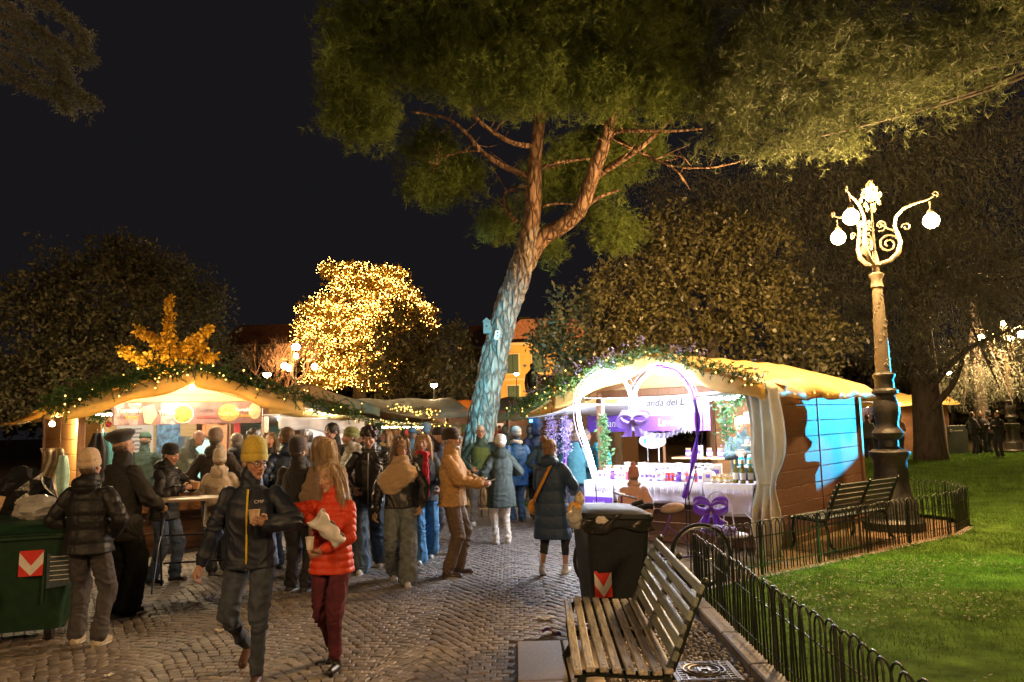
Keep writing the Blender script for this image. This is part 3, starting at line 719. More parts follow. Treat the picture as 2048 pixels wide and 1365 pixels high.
# leafy sprays and flowers
m_sprig = LEAF('sprig_leaf', (.09, .2, .08)); m_lavf = LEAF('lavender_flower', (.3, .25, .5))
def leafcards(C, n, spread, ll, lw, seed=0, up=0.):
    r = np.random.default_rng(seed); C = np.asarray(C, float); k = len(C)*n
    P = np.repeat(C, n, 0)+r.normal(0, 1, (k, 3))*np.asarray(spread)
    d = r.normal(0, 1, (k, 3)); d[:, 2] += up; d /= np.linalg.norm(d, axis=1)[:, None]
    e = np.cross(d, r.normal(0, 1, (k, 3))); e /= np.linalg.norm(e, axis=1)[:, None]
    L = ll*r.uniform(.6, 1.3, k)[:, None]; w = lw*r.uniform(.7, 1.2, k)[:, None]
    V = np.stack([P, P+d*L*.5+e*w, P+d*L, P+d*L*.5-e*w], 1).reshape(-1, 3)
    return V, np.arange(4*k).reshape(-1, 4)
def spray(name, pts, n, spread, ll, lw, mat, label, seed=1, cat='greenery', mat2=None, group=None):
    """leafy spray along a line: stem and leaves"""
    P = [Vector(p) for p in pts]; c = P[0]; e = tag(empty(name, c), label, cat, group)
    b = MB(); b.tube([p-c for p in P], .006, n=4); b.build('stem', m_post, e)
    C = []
    for a, b_ in zip(P[:-1], P[1:]):
        q = max(2, int((b_-a).length/.04))
        C += [a+(b_-a)*(k/q)-c for k in range(q)]
    V, T = leafcards(C, n, spread, ll, lw, seed); link('foliage', fastmesh('foliage', V, T), mat, e)
    if mat2:
        V, T = leafcards(C[::3], 6, spread*1.3, ll*.5, lw*.7, seed+5); link('blossom', fastmesh('blossom', V, T), mat2, e)
    return e
spray('leafy_spray', [HS @ Vector((.72, -.1, 2.12)), HS @ Vector((.85, -.12, 1.9)), HS @ Vector((.82, -.1, 1.5))], 12, .06, .1, .02, m_sprig, 'green spray with lavender hanging right of the heart', 3, mat2=m_lavf)
spray('leafy_spray', [HS @ Vector((.95, -.15, 2.05)), HS @ Vector((1.25, -.2, 2.12))], 12, .05, .12, .015, m_sprig, 'pale leafy spray under the right porch corner', 4, mat2=m_lavf)
spray('leafy_spray', [HS @ Vector((-1.28, -.08, 1.9)), HS @ Vector((-1.25, -.1, 1.1))], 14, .04, .08, .025, m_sprig, 'ivy trailing down the left front post of the lavender stall', 5)
# lavender bunches and purple column at left
pc = tag(empty('purple_drape', HS @ Vector((-1.75, -.5, 1.5))), 'narrow purple drape hanging at the left porch post of the lavender stall', 'drape')
b = MB(); b.grid(lambda i, j: (.05*(i-.5)*(1+j*.6)+.02*math.sin(j*5), .03*math.sin(i*9), .38-1.0*j), 8, 14, thick=.004); b.build('cloth', m_tulle, pc, smooth=2)
for k, (x, z) in enumerate([(-1.95, 1.78), (-1.68, 1.78)]):
    e = tag(empty('lavender_bunch', HS @ Vector((x, -.55, z))), ['lavender bunch hanging left beside the purple drape', 'lavender bunch hanging right in front of the purple drape'][k], 'lavender bunch')
    C = [(0, 0, .1-.04*q) for q in range(14)]; V, T = leafcards(C, 26, .04, .06, .012, 9+k); link('blossom', fastmesh('blossom', V, T), m_lavf, e)
    b = MB(); b.tube([(0, 0, .3), (0, 0, -.4)], .006, n=4); b.build('string', m_post, e)
# ruffle garland on the sign bottom, white hanging flower
b = MB(); b.grid(lambda i, j: (1.0*(i-.5), .03*math.sin(i*80+j*2), -.09*math.sin(PI*i)*1.6-.07*j+.01*math.sin(i*70)), 90, 3, thick=.003)
o = b.build('ruffle_swag', CLOTH('lilac_ruffle', (.6, .58, .75), tr=.4), None, True, loc=HS @ PL(1318, 848, HS, -.2), rot=(0, 0, HS.to_euler().z)); tag(o, 'pale lilac ruffled swag below the white sign board', 'swag')
b = MB()
for k in range(6):
    a = k*PI/3; b.add(*[[(0, 0, 0), (math.cos(a-.4)*.06, math.sin(a-.4)*.06, -.06), (math.cos(a)*.09, math.sin(a)*.09, -.13), (math.cos(a+.4)*.06, math.sin(a+.4)*.06, -.06)], [(0, 1, 2, 3)]])
b.tube([(0, 0, 0), (0, 0, .2)], .004, n=4)
o = b.build('hanging_flower', m_icicle, None, False, loc=HS @ PL(1373, 850, HS, -.4), rot=(0, 0, 0)); tag(o, 'white felt flower hanging at the right side of the heart', 'ornament')
# corner curtain
cu = tag(empty('side_curtain', HS @ Vector((1.55, -.55, 0)), HS.to_euler().z), 'long cream curtain gathered at the front right corner of the lavender stall', 'curtain')
def curt(i, j):
    z = 2.2*(1-j); pinch = 1-.45*math.exp(-((z-.95)/.25)**2)-.25*math.exp(-((z-.12)/.15)**2)
    x = (i-.5)*.5*pinch; y = .07*math.sin(i*22+j*1.5)*pinch+.03*math.sin(j*9+i*5)+(.06*math.sin(j*7))
    return (x+.04*math.sin(j*4), y, z+.01)
b = MB(); b.grid(curt, 40, 40, thick=.004); b.build('fabric', m_canvas, cu, smooth=2)
b = MB(); b.tube([(math.cos(t)*.14+.0, math.sin(t)*.06, .95) for t in np.linspace(0, 2*PI, 13)[:-1]], .012, n=5, closed=True); b.build('tie_band', m_canvas, cu)

# ---- left food stall
m_wallL = M('varnished_board', (.5, .25, .075), rough=.45, var=.18, scale=4, stretch=(.5, 8, 8), bump=.25, rnd=.08, dist=.005)
FS = chalet('food_chalet', LS, 'varnished timber food chalet with gold gable roof and menu banner', wall=m_wallL, seed=8, opened=1)
flap(FS, 1.78, 2.85, 2.2, 2.0, -.8, 2.2, m_tarp, 'side_awning', 4)
flap(FS, 1.3, 2.8, 2.08, 1.93, -.78, 2.1, m_whitec, 'awning_lining', 4)
flap(FS, -1.78, -2.25, 2.2, 2.02, -.6, 3.4, m_tarp, 'side_awning', 6)
b = MB(); b.grid(lambda i, j: (1.32+1.5*i, -.8-.02*math.sin(i*22), 2.04-.12*i-.2*j-.02*j*math.sin(i*14)), 24, 4, thick=.004); b.build('awning_valance', m_whitec, FS, 2)
b = MB(); b.grid(lambda i, j: (2.84+.015*math.sin(i*25), -.8+2.9*i, 1.93-.2*j-.02*j*math.sin(i*17)), 24, 4, thick=.004); b.build('awning_valance', m_whitec, FS, 2)
m_warm = EM('warm_white_tube', (1.0, .86, .62), 34.0); m_bulb = EM('bare_bulb', (1.0, .76, .42), 800.0)
tube_light('strip_light', LS, (-1.1, .6, 2.13), (1.2, .6, 2.13), m_warm, 'warm strip light inside the food chalet')
tube_light('strip_light', LS, (1.5, -.3, 2.0), (2.5, -.3, 1.95), EM('white_awning_tube', (1, .93, .8), 170.), 'white strip light under the right awning of the food chalet')
def bare_bulb(p, label, mat=m_bulb, r=.045):
    e = tag(empty('bare_bulb', p), label, 'lamp'); b = MB(); b.ell((0, 0, 0), r, n=10, m=6); b.build('glass_globe', mat, e, smooth=2)
    b = MB(); b.lathe([(.02, r*.8), (.02, r*.8+.06), (.008, r*.8+.07)], n=8); b.build('socket', m_black, e); return e
bare_bulb(LS @ Vector((0, -.72, 2.5)), 'bare bright bulb hanging under the gable peak of the food chalet')
for _s, _w in ((-1, 'left'), (1, 'right')): bare_bulb(LS @ Vector((_s*.85, -.66, 2.38)), 'added bare bulb hidden behind the %s half of the food chalet valance to brighten it' % _w, EM('added_valance_bulb', (1, .72, .38), 230.), .035)  # extra bulbs kept out of sight, added so the gable valance shows gold
bare_bulb(LS @ Vector((-1.72, .35, 2.0)), 'bare bulb glowing at the left front corner of the food chalet', EM('corner_bulb', (1, .75, .42), 900.), .04)
MB().box((0, -.2, .94), (2.7, .7, .05), bev=.006).build('counter', m_white, FS)
MB().box((0, -.5, .78), (2.66, .02, .26)).build('counter_poster', M('dark_poster', (.16, .06, .03), rough=.4, var=.7, scale=6, bump=0, col2=(.4, .2, .1)), FS)
for k in range(4):
    b = MB(); b.lathe([(.001, -.004), (.1, -.004), (.1, .004), (.001, .004)], n=18, rot=Euler((PI/2, 0, 0)).to_matrix()); b.build('poster_dish', M('dish_print', (.5, .22, .06), rough=.5, var=.6, scale=25, bump=.1), FS, loc=(-.9+k*.55, -.513, .78))
# menu banner
mbn = tag(empty('menu_banner', LS @ Vector((.1, -.3, 2.12)), LS.to_euler().z), 'long menu banner with dish pictures and names over the food counter', 'banner')
m_mauve = M('mauve_print', (.13, .07, .075), rough=.6, var=.35, scale=5, bump=0); m_mauved = M('plum_print', (.09, .04, .05), rough=.6, var=.6, scale=7, bump=0, col2=(.3, .2, .22))
BW = 2.25
MB().box((0, 0, 0), (BW, .012, .34)).build('sheet', m_mauve, mbn)
for x0, x1 in ((-1.1, -.72), (-.45, -.18)): MB().prism([(x0, -.165), (x1-.06, -.165), (x1, .165), (x0, .165)], -.009, -.007).build('print_panel', m_mauved, mbn)
m_dish = M('stew_print', (.32, .06, .01), rough=.5, var=.6, scale=22, bump=.2, col2=(.4, .18, .04)); m_bun = M('bun_print', (.34, .18, .06), rough=.5, var=.35, scale=18, bump=.2); m_pap = M('paper_cone_print', (.42, .34, .22), rough=.5, var=.25, scale=12, bump=0)
def disc(x, z, rx, rz_, mat, nm, y=-.012):
    b = MB(); b.lathe([(.001, -.003), (1, -.003), (1, .003), (.001, .003)], n=22); b.V = [(p[0]*rx+x, p[2]+y, p[1]*rz_+z) for p in b.V]; b.build(nm, mat, mbn)
disc(-.12, -.01, .155, .15, m_white, 'dish_picture', -.011); disc(-.12, -.01, .14, .135, m_dish, 'dish_picture', -.018)
disc(.58, .0, .17, .14, m_bun, 'dish_picture'); disc(.58, -.02, .17, .03, M('filling_print', (.5, .4, .12), var=.6, scale=40, bump=0), 'dish_picture', -.018)
disc(1.0, .02, .1, .13, m_pap, 'dish_picture'); MB().prism([(-.72, .1), (-.55, .14), (-.5, -.02), (-.58, -.16), (-.68, -.14)], -.014, -.01).build('dish_picture', m_pap, mbn)
m_or = M('orange_ink', (.75, .25, .03), rough=.6, bump=0)
for body, x, z, s, mt in [('Tortellini', -.9, .02, .095, m_sign), ('fritti', -.86, -.08, .1, m_or), ('Trippe', -.36, -.02, .095, m_sign), ('Panino', .2, .02, .1, m_ink), ('veronese', .22, -.08, .085, m_red), ('Tortellini', .82, .02, .075, m_sign), ('in brodo', .82, -.07, .07, m_or)]:
    text('lettering', body, s, mt, mbn, (x, -.021, z), bold=.001)
# inside: posters, fridge, aprons, machine, counter goods
def lsput(name, label, cat, loc): return tag(empty(name, LS @ Vector(loc), LS.to_euler().z), label, cat)
e = lsput('price_poster', 'white price list poster on the back wall of the food chalet', 'poster', (-.25, 1.9, 1.6)); MB().box((0, 0, 0), (.6, .015, .8)).build('sheet', m_sign, e)
for k in range(9): MB().box((-.05+random.uniform(-.05, .05), -.01, .3-k*.07), (.36, .004, .016)).build('text_line', m_ink, e)
e = lsput('picture_poster', 'red and blue picture poster on the back wall of the food chalet', 'poster', (.3, 1.88, 1.7)); MB().box((0, 0, 0), (.4, .015, .6)).build('sheet', M('picture_print', (.5, .08, .06), rough=.5, var=.9, scale=9, bump=0, col2=(.12, .3, .6)), e)
MB().box((0, 1.95, 1.1), (1.6, .04, 2.0)).build('partition', m_woodl, FS)
e = lsput('glass_fridge', 'small glass fronted fridge glowing green behind the counter', 'fridge', (.62, 1.3, .95)); MB().box((0, 0, .35), (.5, .45, .9), bev=.02).build('case', m_metal, e); MB().box((0, -.232, .37), (.4, .012, .72)).build('glass_door', M('green_glow_glass', (.25, .5, .42), rough=.1, bump=0, emit=.55), e); MB().box((.18, -.25, .37), (.02, .02, .4)).build('handle', m_black, e)
for k, x in enumerate((-1.12, -.95)):
    e = lsput('apron', ['dark apron hanging on the left wall of the food chalet', 'teal apron hanging on a hook inside the food chalet'][k], 'apron', (x, .25+.5*k, 1.75)); b = MB(); b.grid(lambda i, j: ((i-.5)*(.12+.18*min(1, j*3)), .03*math.sin(i*14), .1-.75*j), 12, 10, thick=.004); b.build('cloth', M('teal_cloth', (.08, .25, .25), rough=.8) if k else m_black, e, smooth=2); MB().tube([(0, .02, .1), (0, .05, .16)], .008, n=5).build('hook', m_metal, e)
m_bottle_o = M('sauce_orange', (.65, .3, .05), rough=.3, bump=0)
for k in range(7):
    b = MB(); b.lathe([(.03, 0), (.032, .01), (.032, .13), (.012, .17), (.012, .2)], n=10); o = b.build('sauce_bottle', m_bottle_o if k % 2 else m_honey, None, 1, loc=LS @ Vector((.82+.075*k, -.25+.04*(k % 3), .966))); tag(o, 'squat orange and yellow sauce bottle on the right end of the food counter', 'bottle', 'sauce bottles on the food counter')
e = lsput('menu_card', 'small picture menu card standing by the right post of the food chalet', 'sign', (1.2, -.4, 1.5)); MB().box((0, 0, 0), (.3, .01, .26)).build('card', MATS['picture_print'], e); MB().box((0, .006, 0), (.34, .006, .3)).build('backing', m_sign, e); MB().box((0, .01, -.3), (.02, .02, .5)).build('stem', m_post, e)
e = lsput('wall_sign', 'white board with dark capitals under the right awning', 'sign', (2.6, .3, 1.55)); MB().box((0, 0, 0), (.75, .015, .55)).build('panel', m_sign, e); text('lettering', 'RIDGEU', .13, m_ink, e, (0, -.01, -.02)); MB().box((0, .02, -.8), (.04, .04, 1.5)).build('leg', m_post, e)
b = MB(); b.box((.95, .1, 1.72), (.1, .02, .5)); b.build('red_hanging', m_red, FS)
spray('fir_wreath', [LS @ Vector((-1.28, -.1, 2.1)), LS @ Vector((-1.05, -.15, 2.05))], 26, .05, .07, .012, LEAF('fir_needle', (.06, .12, .03)), 'small fir wreath with a red bauble beside the menu banner', 7)
b = MB(); b.ell((0, 0, 0), .045, n=10, m=6); o = b.build('bauble', m_red, None, 2, loc=LS @ Vector((-1.05, -.2, 1.97))); tag(o, 'red bauble under the fir wreath', 'ornament')

# ---- garlands along the gables with little lamps
m_fir = LEAF('garland_fir', (.06, .115, .03), var=.4, tr=.2); m_fairy = EM('fairy_bulb', (1.0, .52, .1), 3.2, False)
def garland(fr, pts, label, thick=.16, seed=1, lights=40, dens=1., mat2=None, lmat=None, blen=.09, blob=.012):
    P = [fr @ Vector(p) for p in pts]; c = P[0]; e = tag(empty('fir_garland', c), label, 'garland', 'fir garlands on stall roofs')
    r = np.random.default_rng(seed); tw = []; V0 = []; lv = []
    for a, b_ in zip(P[:-1], P[1:]):
        n = int((b_-a).length/.015*dens)
        for k in range(n):
            p = a+(b_-a)*(k/n); d = Vector(r.normal(0, 1, 3)); d.z = d.z*.7-.35; d.normalize(); L = r.uniform(.5, 1.25)*thick
            p = p+Vector(r.normal(0, .045, 3)); tw.append((p-c, d, L))
    # twigs: needles in rows along each twig
    PP = []; DD = []
    for p, d, L in tw:
        m = int(L/.012); t = np.arange(m)/m*L
        base = np.array(p)[None]+np.array(d)[None]*t[:, None]
        for q in range(3):
            dd = np.array(d)[None]*.6+r.normal(0, .75, (m, 3)); PP.append(base); DD.append(dd)
    PP = np.concatenate(PP); DD = np.concatenate(DD); DD /= np.linalg.norm(DD, axis=1)[:, None]
    ee = np.cross(DD, r.normal(0, 1, DD.shape)); ee /= np.linalg.norm(ee, axis=1)[:, None]
    L = r.uniform(.025, .05, len(PP))[:, None]
    V = np.stack([PP-ee*.0055, PP+ee*.0055, PP+DD*L], 1).reshape(-1, 3)
    link('foliage', fastmesh('foliage', V, np.arange(len(V)).reshape(-1, 3)), m_fir, e)
    b = MB()
    for k in range(lights):
        p, d, L = tw[r.integers(len(tw))]; q = p+d*(L*.9)+Vector((0, -.02, 0)); b.ell(q, blob*r.uniform(.7, 1.3), n=5, m=3)
    if lights: tag(b.build('fairy_lights', lmat or m_fairy, e), kind='stuff')
    if mat2:
        C = [tw[r.integers(len(tw))][0]+Vector((0, 0, .12)) for _ in range(26)]; V, T = leafcards(C, 8, .035, .05, .012, seed); link('blossom', fastmesh('blossom', V, T), mat2, e)
    return e
garland(LS, [(-1.95, -.86, 2.22), (-.95, -.86, 2.6), (0, -.88, 2.84), (.95, -.86, 2.6), (1.8, -.86, 2.32), (2.75, -.86, 2.05)], 'thick fir garland with sparse warm lamps along the food chalet gable', seed=2, lights=46, dens=1.35, thick=.21)
garland(LS, [(-1.95, -.75, 2.32), (-1.0, -.7, 2.62), (-.2, -.66, 2.88)], 'second fir garland heaped on the left roof edge of the food chalet', seed=12, lights=3, dens=1.5, thick=.26)
garland(HS, [(-2.5, -.86, 2.02), (-1.75, -.86, 2.28), (-.9, -.86, 2.55), (0, -.88, 2.84), (.9, -.86, 2.58), (1.7, -.86, 2.36)], 'fir and lavender garland with warm lamps along the lavender chalet gable', seed=4, lights=60, dens=1.2, thick=.17, mat2=m_lavf)
garland(HS, [(-2.45, -.8, 2.1), (-1.75, -.72, 2.42), (-.6, -.7, 2.72)], 'wild leafy garland with lilac sprigs on the left roof edge of the lavender chalet', seed=14, lights=14, dens=1.2, thick=.25, mat2=m_lavf)
# ------------------------------------------------------------------ street lamps
m_lampi = M('lamp_iron', (.05, .045, .04), rough=.45, var=.4, scale=30, bump=.4, metal=.3, dist=.01)
m_lampg = M('lamp_bronze', (.15, .12, .08), rough=.45, var=.3, scale=30, bump=.4, metal=.3, dist=.01)
m_globe = EM('street_globe', (1.0, .62, .26), 800.0)
def spiral(c, r0, r1, a0, turns, n=22, ax=Vector((1, 0, 0))):
    return [c+ax*(math.cos(a0+turns*2*PI*k/n)*(r0+(r1-r0)*k/n))+Vector((0, 0, math.sin(a0+turns*2*PI*k/n)*(r0+(r1-r0)*k/n))) for k in range(n+1)]
def street_lamp(loc, label, sc=1., gmat=m_globe, top=False, rz=0., lod=0, group='ornate park street lamps'):
    e = tag(empty('street_lamp', loc, rz), label, 'street lamp', group); e.scale = (sc,)*3
    N = 28 if not lod else 12
    b = MB(); b.lathe([(.46, 0), (.46, .12), (.4, .16), (.37, .2), (.37, .4), (.33, .46), (.3, .5), (.27, .6), (.25, .95), (.25, 1.08), (.29, 1.14), (.31, 1.18), (.31, 1.22), (.24, 1.26)], n=N); b.build('pedestal', m_lampi, e, 1)
    b = MB(); b.lathe([(.2, 1.26), (.15, 1.3), (.15, 1.4), (.22, 1.46), (.24, 1.52), (.2, 1.58), (.17, 1.62), (.17, 1.7), (.2, 1.82), (.205, 1.95), (.165, 2.06), (.14, 2.12), (.2, 2.16), (.2, 2.2), (.15, 2.24), (.14, 2.38), (.17, 2.42), (.17, 2.46), (.12, 2.5)], n=N); b.build('urn', m_lampi, e, 1)
    b = MB(); b.lathe([(.115, 2.5), (.105, 3.0), (.09, 3.5), (.075, 3.88)], n=N); sh = b.build('shaft', m_lampg, e, 1)
    if not lod:
        rr = random.Random(3); b = MB()
        for k in range(90):
            z = 2.6+rr.random()*1.2; a = z*5.5+rr.choice((0, PI))+rr.uniform(-.5, .5); r = .11-.03*(z-2.6)/1.2; b.ell((math.cos(a)*r, math.sin(a)*r, z), (.02, .02, .03), n=5, m=3)
        tag(b.build('relief', m_lampg, sh), kind='stuff')
    b = MB(); b.lathe([(.075, 3.88), (.1, 3.9), (.09, 3.94), (.08, 4.02), (.115, 4.08), (.12, 4.11), (.06, 4.14), (.055, 4.22), (.09, 4.26), (.06, 4.32), (.03, 4.5)], n=N); b.build('capital', m_lampg, e, 1)
    b = MB(); b.tube([(0, 0, 4.3), (0, 0, 5.3)], [.03, .012], n=6); b.build('stem', m_lampg, e)
    b = MB()
    for k in range(26 if not lod else 10):
        a = k*2.4; q = k/26; p = Vector((math.cos(a)*.16*math.sin(q*PI+.3), math.sin(a)*.16*math.sin(q*PI+.3), 5.2+.5*q)); b.ell(p, (.035, .035, .05), n=5, m=3)
    b.build('leaf_finial', m_lampg, e)
    b = MB(); b.ell((0, 0, 5.47), (.1, .1, .13), n=10, m=7); b.build('globe', gmat, e, 2)
    for k, an in enumerate((R(105), R(225), R(345))):
        d = Vector((math.cos(an), math.sin(an), 0)); Z = Vector((0, 0, 1))
        b = MB()
        b.tube([d*.06+Z*4.28, d*.22+Z*4.32, d*.36+Z*4.45, d*.4+Z*4.62, d*.36+Z*4.78, d*.33+Z*4.9, d*.36+Z*5.04, d*.48+Z*5.17, d*.66+Z*5.24, d*.84+Z*5.28, d*.94+Z*5.33], [.035, .04, .04, .035, .03, .028, .026, .024, .02, .016, .01], n=7 if not lod else 5)
        b.tube(spiral(d*.97+Z*5.37, .05, .02, -1.2, 1.1, 12, d), .011, n=5)
        if not lod:
            b.tube(spiral(d*.22+Z*4.6, .17, .03, -.2, 1.7, 30, d), .018, n=5); b.tube(spiral(d*.12+Z*4.92, .1, .02, PI*1.4, 1.2, 16, d), .014, n=5)
            b.tube([d*.35+Z*4.8, d*.22+Z*4.86, d*.08+Z*4.98], .018, n=5); b.tube(spiral(d*.5+Z*4.86, .07, .015, PI, -1.2, 14, d), .012, n=5)
        b.build('bracket_arm', m_lampg, e, 1)
        b = MB(); b.lathe([(.012, .32), (.012, .2), (.05, .17), (.06, .12), (.04, .1)], n=10, c=d*.88+Z*4.93); b.build('lamp_holder', m_lampg, e, 1)
        b = MB(); b.ell(d*.88+Z*4.93, .125 if not lod else .15, n=12, m=8); b.build('globe', gmat, e, 2)
    if top:
        b = MB(); b.ell((0, 0, 5.9), (.2, .2, .17), n=10, m=7); b.build('globe', gmat, e, 2)
    return e
street_lamp((6.02, 13.0, 0), 'tall ornate three armed street lamp beside the lavender chalet')
street_lamp((21.0, 34.0, 0), 'far ornate street lamp at the right edge among the crowd', lod=1, rz=1.0)
_p = D(592, 697, 36); street_lamp((_p.x, 36, 0), 'far lamp with four globes before the lit cedar', sc=.93, top=True, lod=1, rz=.4, gmat=EM('far_globe', (1, .6, .25), 80.))
def lantern(u, v, Y, label, sz=.16, st=120., rr=.025, col=(1, .72, .38)):
    p = D(u, v, Y); e = tag(empty('pole_lantern', (p.x, p.y, 0)), label, 'lantern', 'far pole lanterns')
    b = MB(); b.tube([(0, 0, 0), (0, 0, p.z)], [rr*1.6, rr], n=6); b.build('pole', m_lampi, e)
    b = MB(); b.lathe([(.001, 0), (sz*.55, sz*.2), (sz, sz*.75), (sz*.95, sz), (.001, sz*1.15)], n=10, c=(0, 0, p.z)); b.build('glass_bowl', EM('lantern_glow_%d' % st, col, st), e, 1)
    b = MB(); b.lathe([(sz*1.05, sz*1.1), (sz*.5, sz*1.4), (.02, sz*1.6)], n=10, c=(0, 0, p.z)); b.build('hood', m_lampi, e, 1)
street_lamp((-7.5, -1.5, 0), 'added street lamp behind the viewer to the left standing in for unseen park lighting', lod=1, rz=.7, gmat=EM('added_left_globe', (1, .6, .26), 210.))  # added lamp out of view, fills the foreground from the left rear
street_lamp((5.2, -2.5, 0), 'added street lamp behind the viewer to the right standing in for unseen park lighting', lod=1, rz=1.9, gmat=EM('added_right_globe', (1, .6, .26), 300.))  # added lamp out of view, fills the foreground from the right rear
lantern(534, 756, 32, 'low pole lantern left of the four globe lamp')
lantern(255, 800, 17.2, 'added pole lantern hidden behind the food chalet roof to light the ginkgo and oak', .2, 420.)  # unseen lantern added to brighten the ginkgo and the oak
lantern(868, 776, 30, 'small lantern among the dark leaves right of the lit cedar', .13)
lantern(1897, 750, 45, 'single distant lantern right of the big cedar trunk', .16)
lantern(1033, 752, 55, 'slim white lantern before the ochre palazzo', .17, 60.)

# ------------------------------------------------------------------ floodlights (modelled fixtures, each with its own spot)
def flood(p, tgt, col, energy, angle, label, blend=.35, stand=True, rad=.04):
    p = Vector(p); tgt = Vector(tgt); d = (tgt-p).normalized(); e = tag(empty('floodlight', (p.x, p.y, 0 if stand else p.z)), label, 'floodlight'); o0 = Vector((0, 0, p.z if stand else 0))
    q = d.to_track_quat('-Z', 'Y')
    MB().box(o0-d*.1, (.28, .22, .1), rot=q.to_matrix(), bev=.01).build('housing', m_black, e)
    if stand: MB().tube([(0, 0, 0), o0-d*.12-Vector((0, 0, .05))], .025, n=6).build('stand', m_black, e)
    else: MB().tube([o0-d*.1, o0-d*.1+Vector((0, 0, .25))], .015, n=6).build('bracket', m_black, e)
    l = bpy.data.lights.new('flood_beam', 'SPOT'); l.energy = energy; l.color = col; l.spot_size = R(angle); l.spot_blend = blend; l.shadow_soft_size = rad
    lo = bpy.data.objects.new('flood_beam', l); COL.objects.link(lo); lo.parent = e; lo.location = o0+d*.02; lo.rotation_mode = 'QUATERNION'; lo.rotation_quaternion = q
    return e
flood((16.6, 19.75, 2.3), (4.75, 12.55, 1.95), (.03, .55, 1.0), 7600, 10.4, 'black floodlight on a stand throwing cyan light on the chalet wall', blend=.12)
flood((.5, 13.2, 2.5), (-.4, 16.6, 3.0), (.1, .68, .95), 520, 70, 'small cyan floodlight hung under the left awning of the lavender stall', blend=.8, stand=False)
flood((13.2, 8.1, 2.3), (6.3, 9.2, 0), (.4, 1.0, .12), 2400, 17, 'green tinted floodlight on a stand by the lawn', blend=.35)

# ------------------------------------------------------------------ benches
m_slat = M('weathered_slat', (.28, .24, .2), rough=.6, var=.45, scale=7, stretch=(9, .8, 9), bump=.4, rnd=.3, col2=(.36, .33, .29), dist=.006)
m_slatg = M('green_grey_slat', (.2, .22, .18), rough=.5, var=.4, scale=7, stretch=(9, .8, 9), bump=.4, rnd=.2, dist=.006)
m_castg = M('bench_casting', (.02, .026, .022), rough=.4, var=.4, scale=40, bump=.3, metal=.3)
def bench(loc, rz, label, L=1.85, ms=m_slat, mb=m_slatg):
    """seat runs along y, back on +x side"""
    e = tag(empty('slatted_bench', loc, rz), label, 'bench', 'slatted park benches')
    seat = [(-.3, .425), (-.225, .44), (-.15, .437), (-.075, .43), (0, .423), (.075, .417), (.15, .415), (.215, .422)]
    for x, z in seat:
        o = MB().box((0, 0, 0), (.052, L, .03), bev=.006).build('seat_slat', ms, e, loc=(x, 0, z), rot=(0, random.uniform(-.04, .04), random.uniform(-.004, .004)))
        b = MB()
        for y in (-L/2+.06, 0, L/2-.06): b.ell((0, y, .016), (.008, .008, .004), n=6, m=3)
        b.build('bolt', m_metal, o)
    back = [(.262, .5), (.285, .575), (.312, .65), (.345, .725), (.382, .8), (.42, .87)]
    for k, (x, z) in enumerate(back):
        MB().box((0, 0, 0), (.028, L, .056), bev=.006).build('back_slat', mb, e, loc=(x, 0, z), rot=(0, R(24)+random.uniform(-.03, .03), random.uniform(-.004, .004)))
    for y in (-L/2+.05, L/2-.05, 0):
        b = MB(); b.tube([(-.32, y, .4), (-.2, y, .412), (0, y, .4), (.17, y, .39), (.235, y, .43), (.29, y, .55), (.36, y, .72), (.445, y, .89)], [.02, .024, .026, .028, .03, .028, .024, .018], n=6)
        b.ell((.452, y, .905), (.024, .024, .024), n=8, m=5)
        b.build('side_frame', m_castg, e, 1)
        if y:
            b = MB(); b.tube([(-.27, y, .4), (-.3, y, .25), (-.28, y, .1), (-.33, y, 0)], [.026, .022, .024, .03], n=6); b.build('leg', m_castg, e, 1)
            b = MB(); b.tube([(.2, y, .4), (.24, y, .25), (.25, y, .1), (.33, y, 0)], [.028, .022, .024, .03], n=6); b.build('leg', m_castg, e, 1)
    b = MB(); b.tube([(0, -L/2+.05, .3), (0, L/2-.05, .3)], .012, n=5); b.build('stretcher', m_castg, e)
    return e
bench((.655, 5.62, 0), R(-2), 'weathered wooden slatted bench in the right foreground')
bench((4.7, 11.75, 0), R(-52), 'dark slatted bench standing by the chalet side wall', L=1.7, ms=M('dark_painted_slat', (.05, .06, .055), rough=.5, var=.3, bump=.2, rnd=.15), mb=M('dark_painted_slat', (.05, .06, .055)))

# ------------------------------------------------------------------ wheelie bin in front
m_bin = M('bin_plastic', (.01, .013, .016), rough=.58, spec=.25, var=.3, scale=25, bump=.08)
m_refr = M('reflective_red', (.55, .03, .02), rough=.35, bump=.02, var=.1); m_refw = M('reflective_white', (.6, .56, .52), rough=.35, bump=.02, var=.1)
m_trash = M('crumpled_paper', (.5, .4, .28), rough=.8, var=.4, scale=15, bump=.6); m_bag = CLOTH('clear_bag', (.5, .48, .45), tr=.4, rough=.2, spec=.8)
def chevron(par, w, h, c, rot=None):
    """square sticker: white chevron on red, facing -y"""
    b = MB(); b.prism([(-w/2, -h/2), (w/2, -h/2), (w/2, h/2), (-w/2, h/2)], -.002, 0); o = b.build('sticker', m_refr, par, loc=c, rot=rot)
    b = MB(); b.prism([(-w/2, h*.44), (0, -h*.1), (w/2, h*.44), (w/2, -h*.02), (0, -h*.48), (-w/2, -h*.02)], -.006, -.002)
    b.Fc = []; b.V = []; b.mi = []; b.n = 0
    for s in (-1, 1):
        q = [(s*w/2, h*.44), (0, -h*.1), (0, -h*.48), (s*w/2, -h*.02)]
        b.prism(q if s < 0 else q[::-1], -.004, -.0025)
    b.build('chevron', m_refw, o)
wb = tag(empty('wheelie_bin', (.83, 7.28, 0), R(9)), 'dark wheelie bin with a crooked lid behind the near bench', 'waste bin')
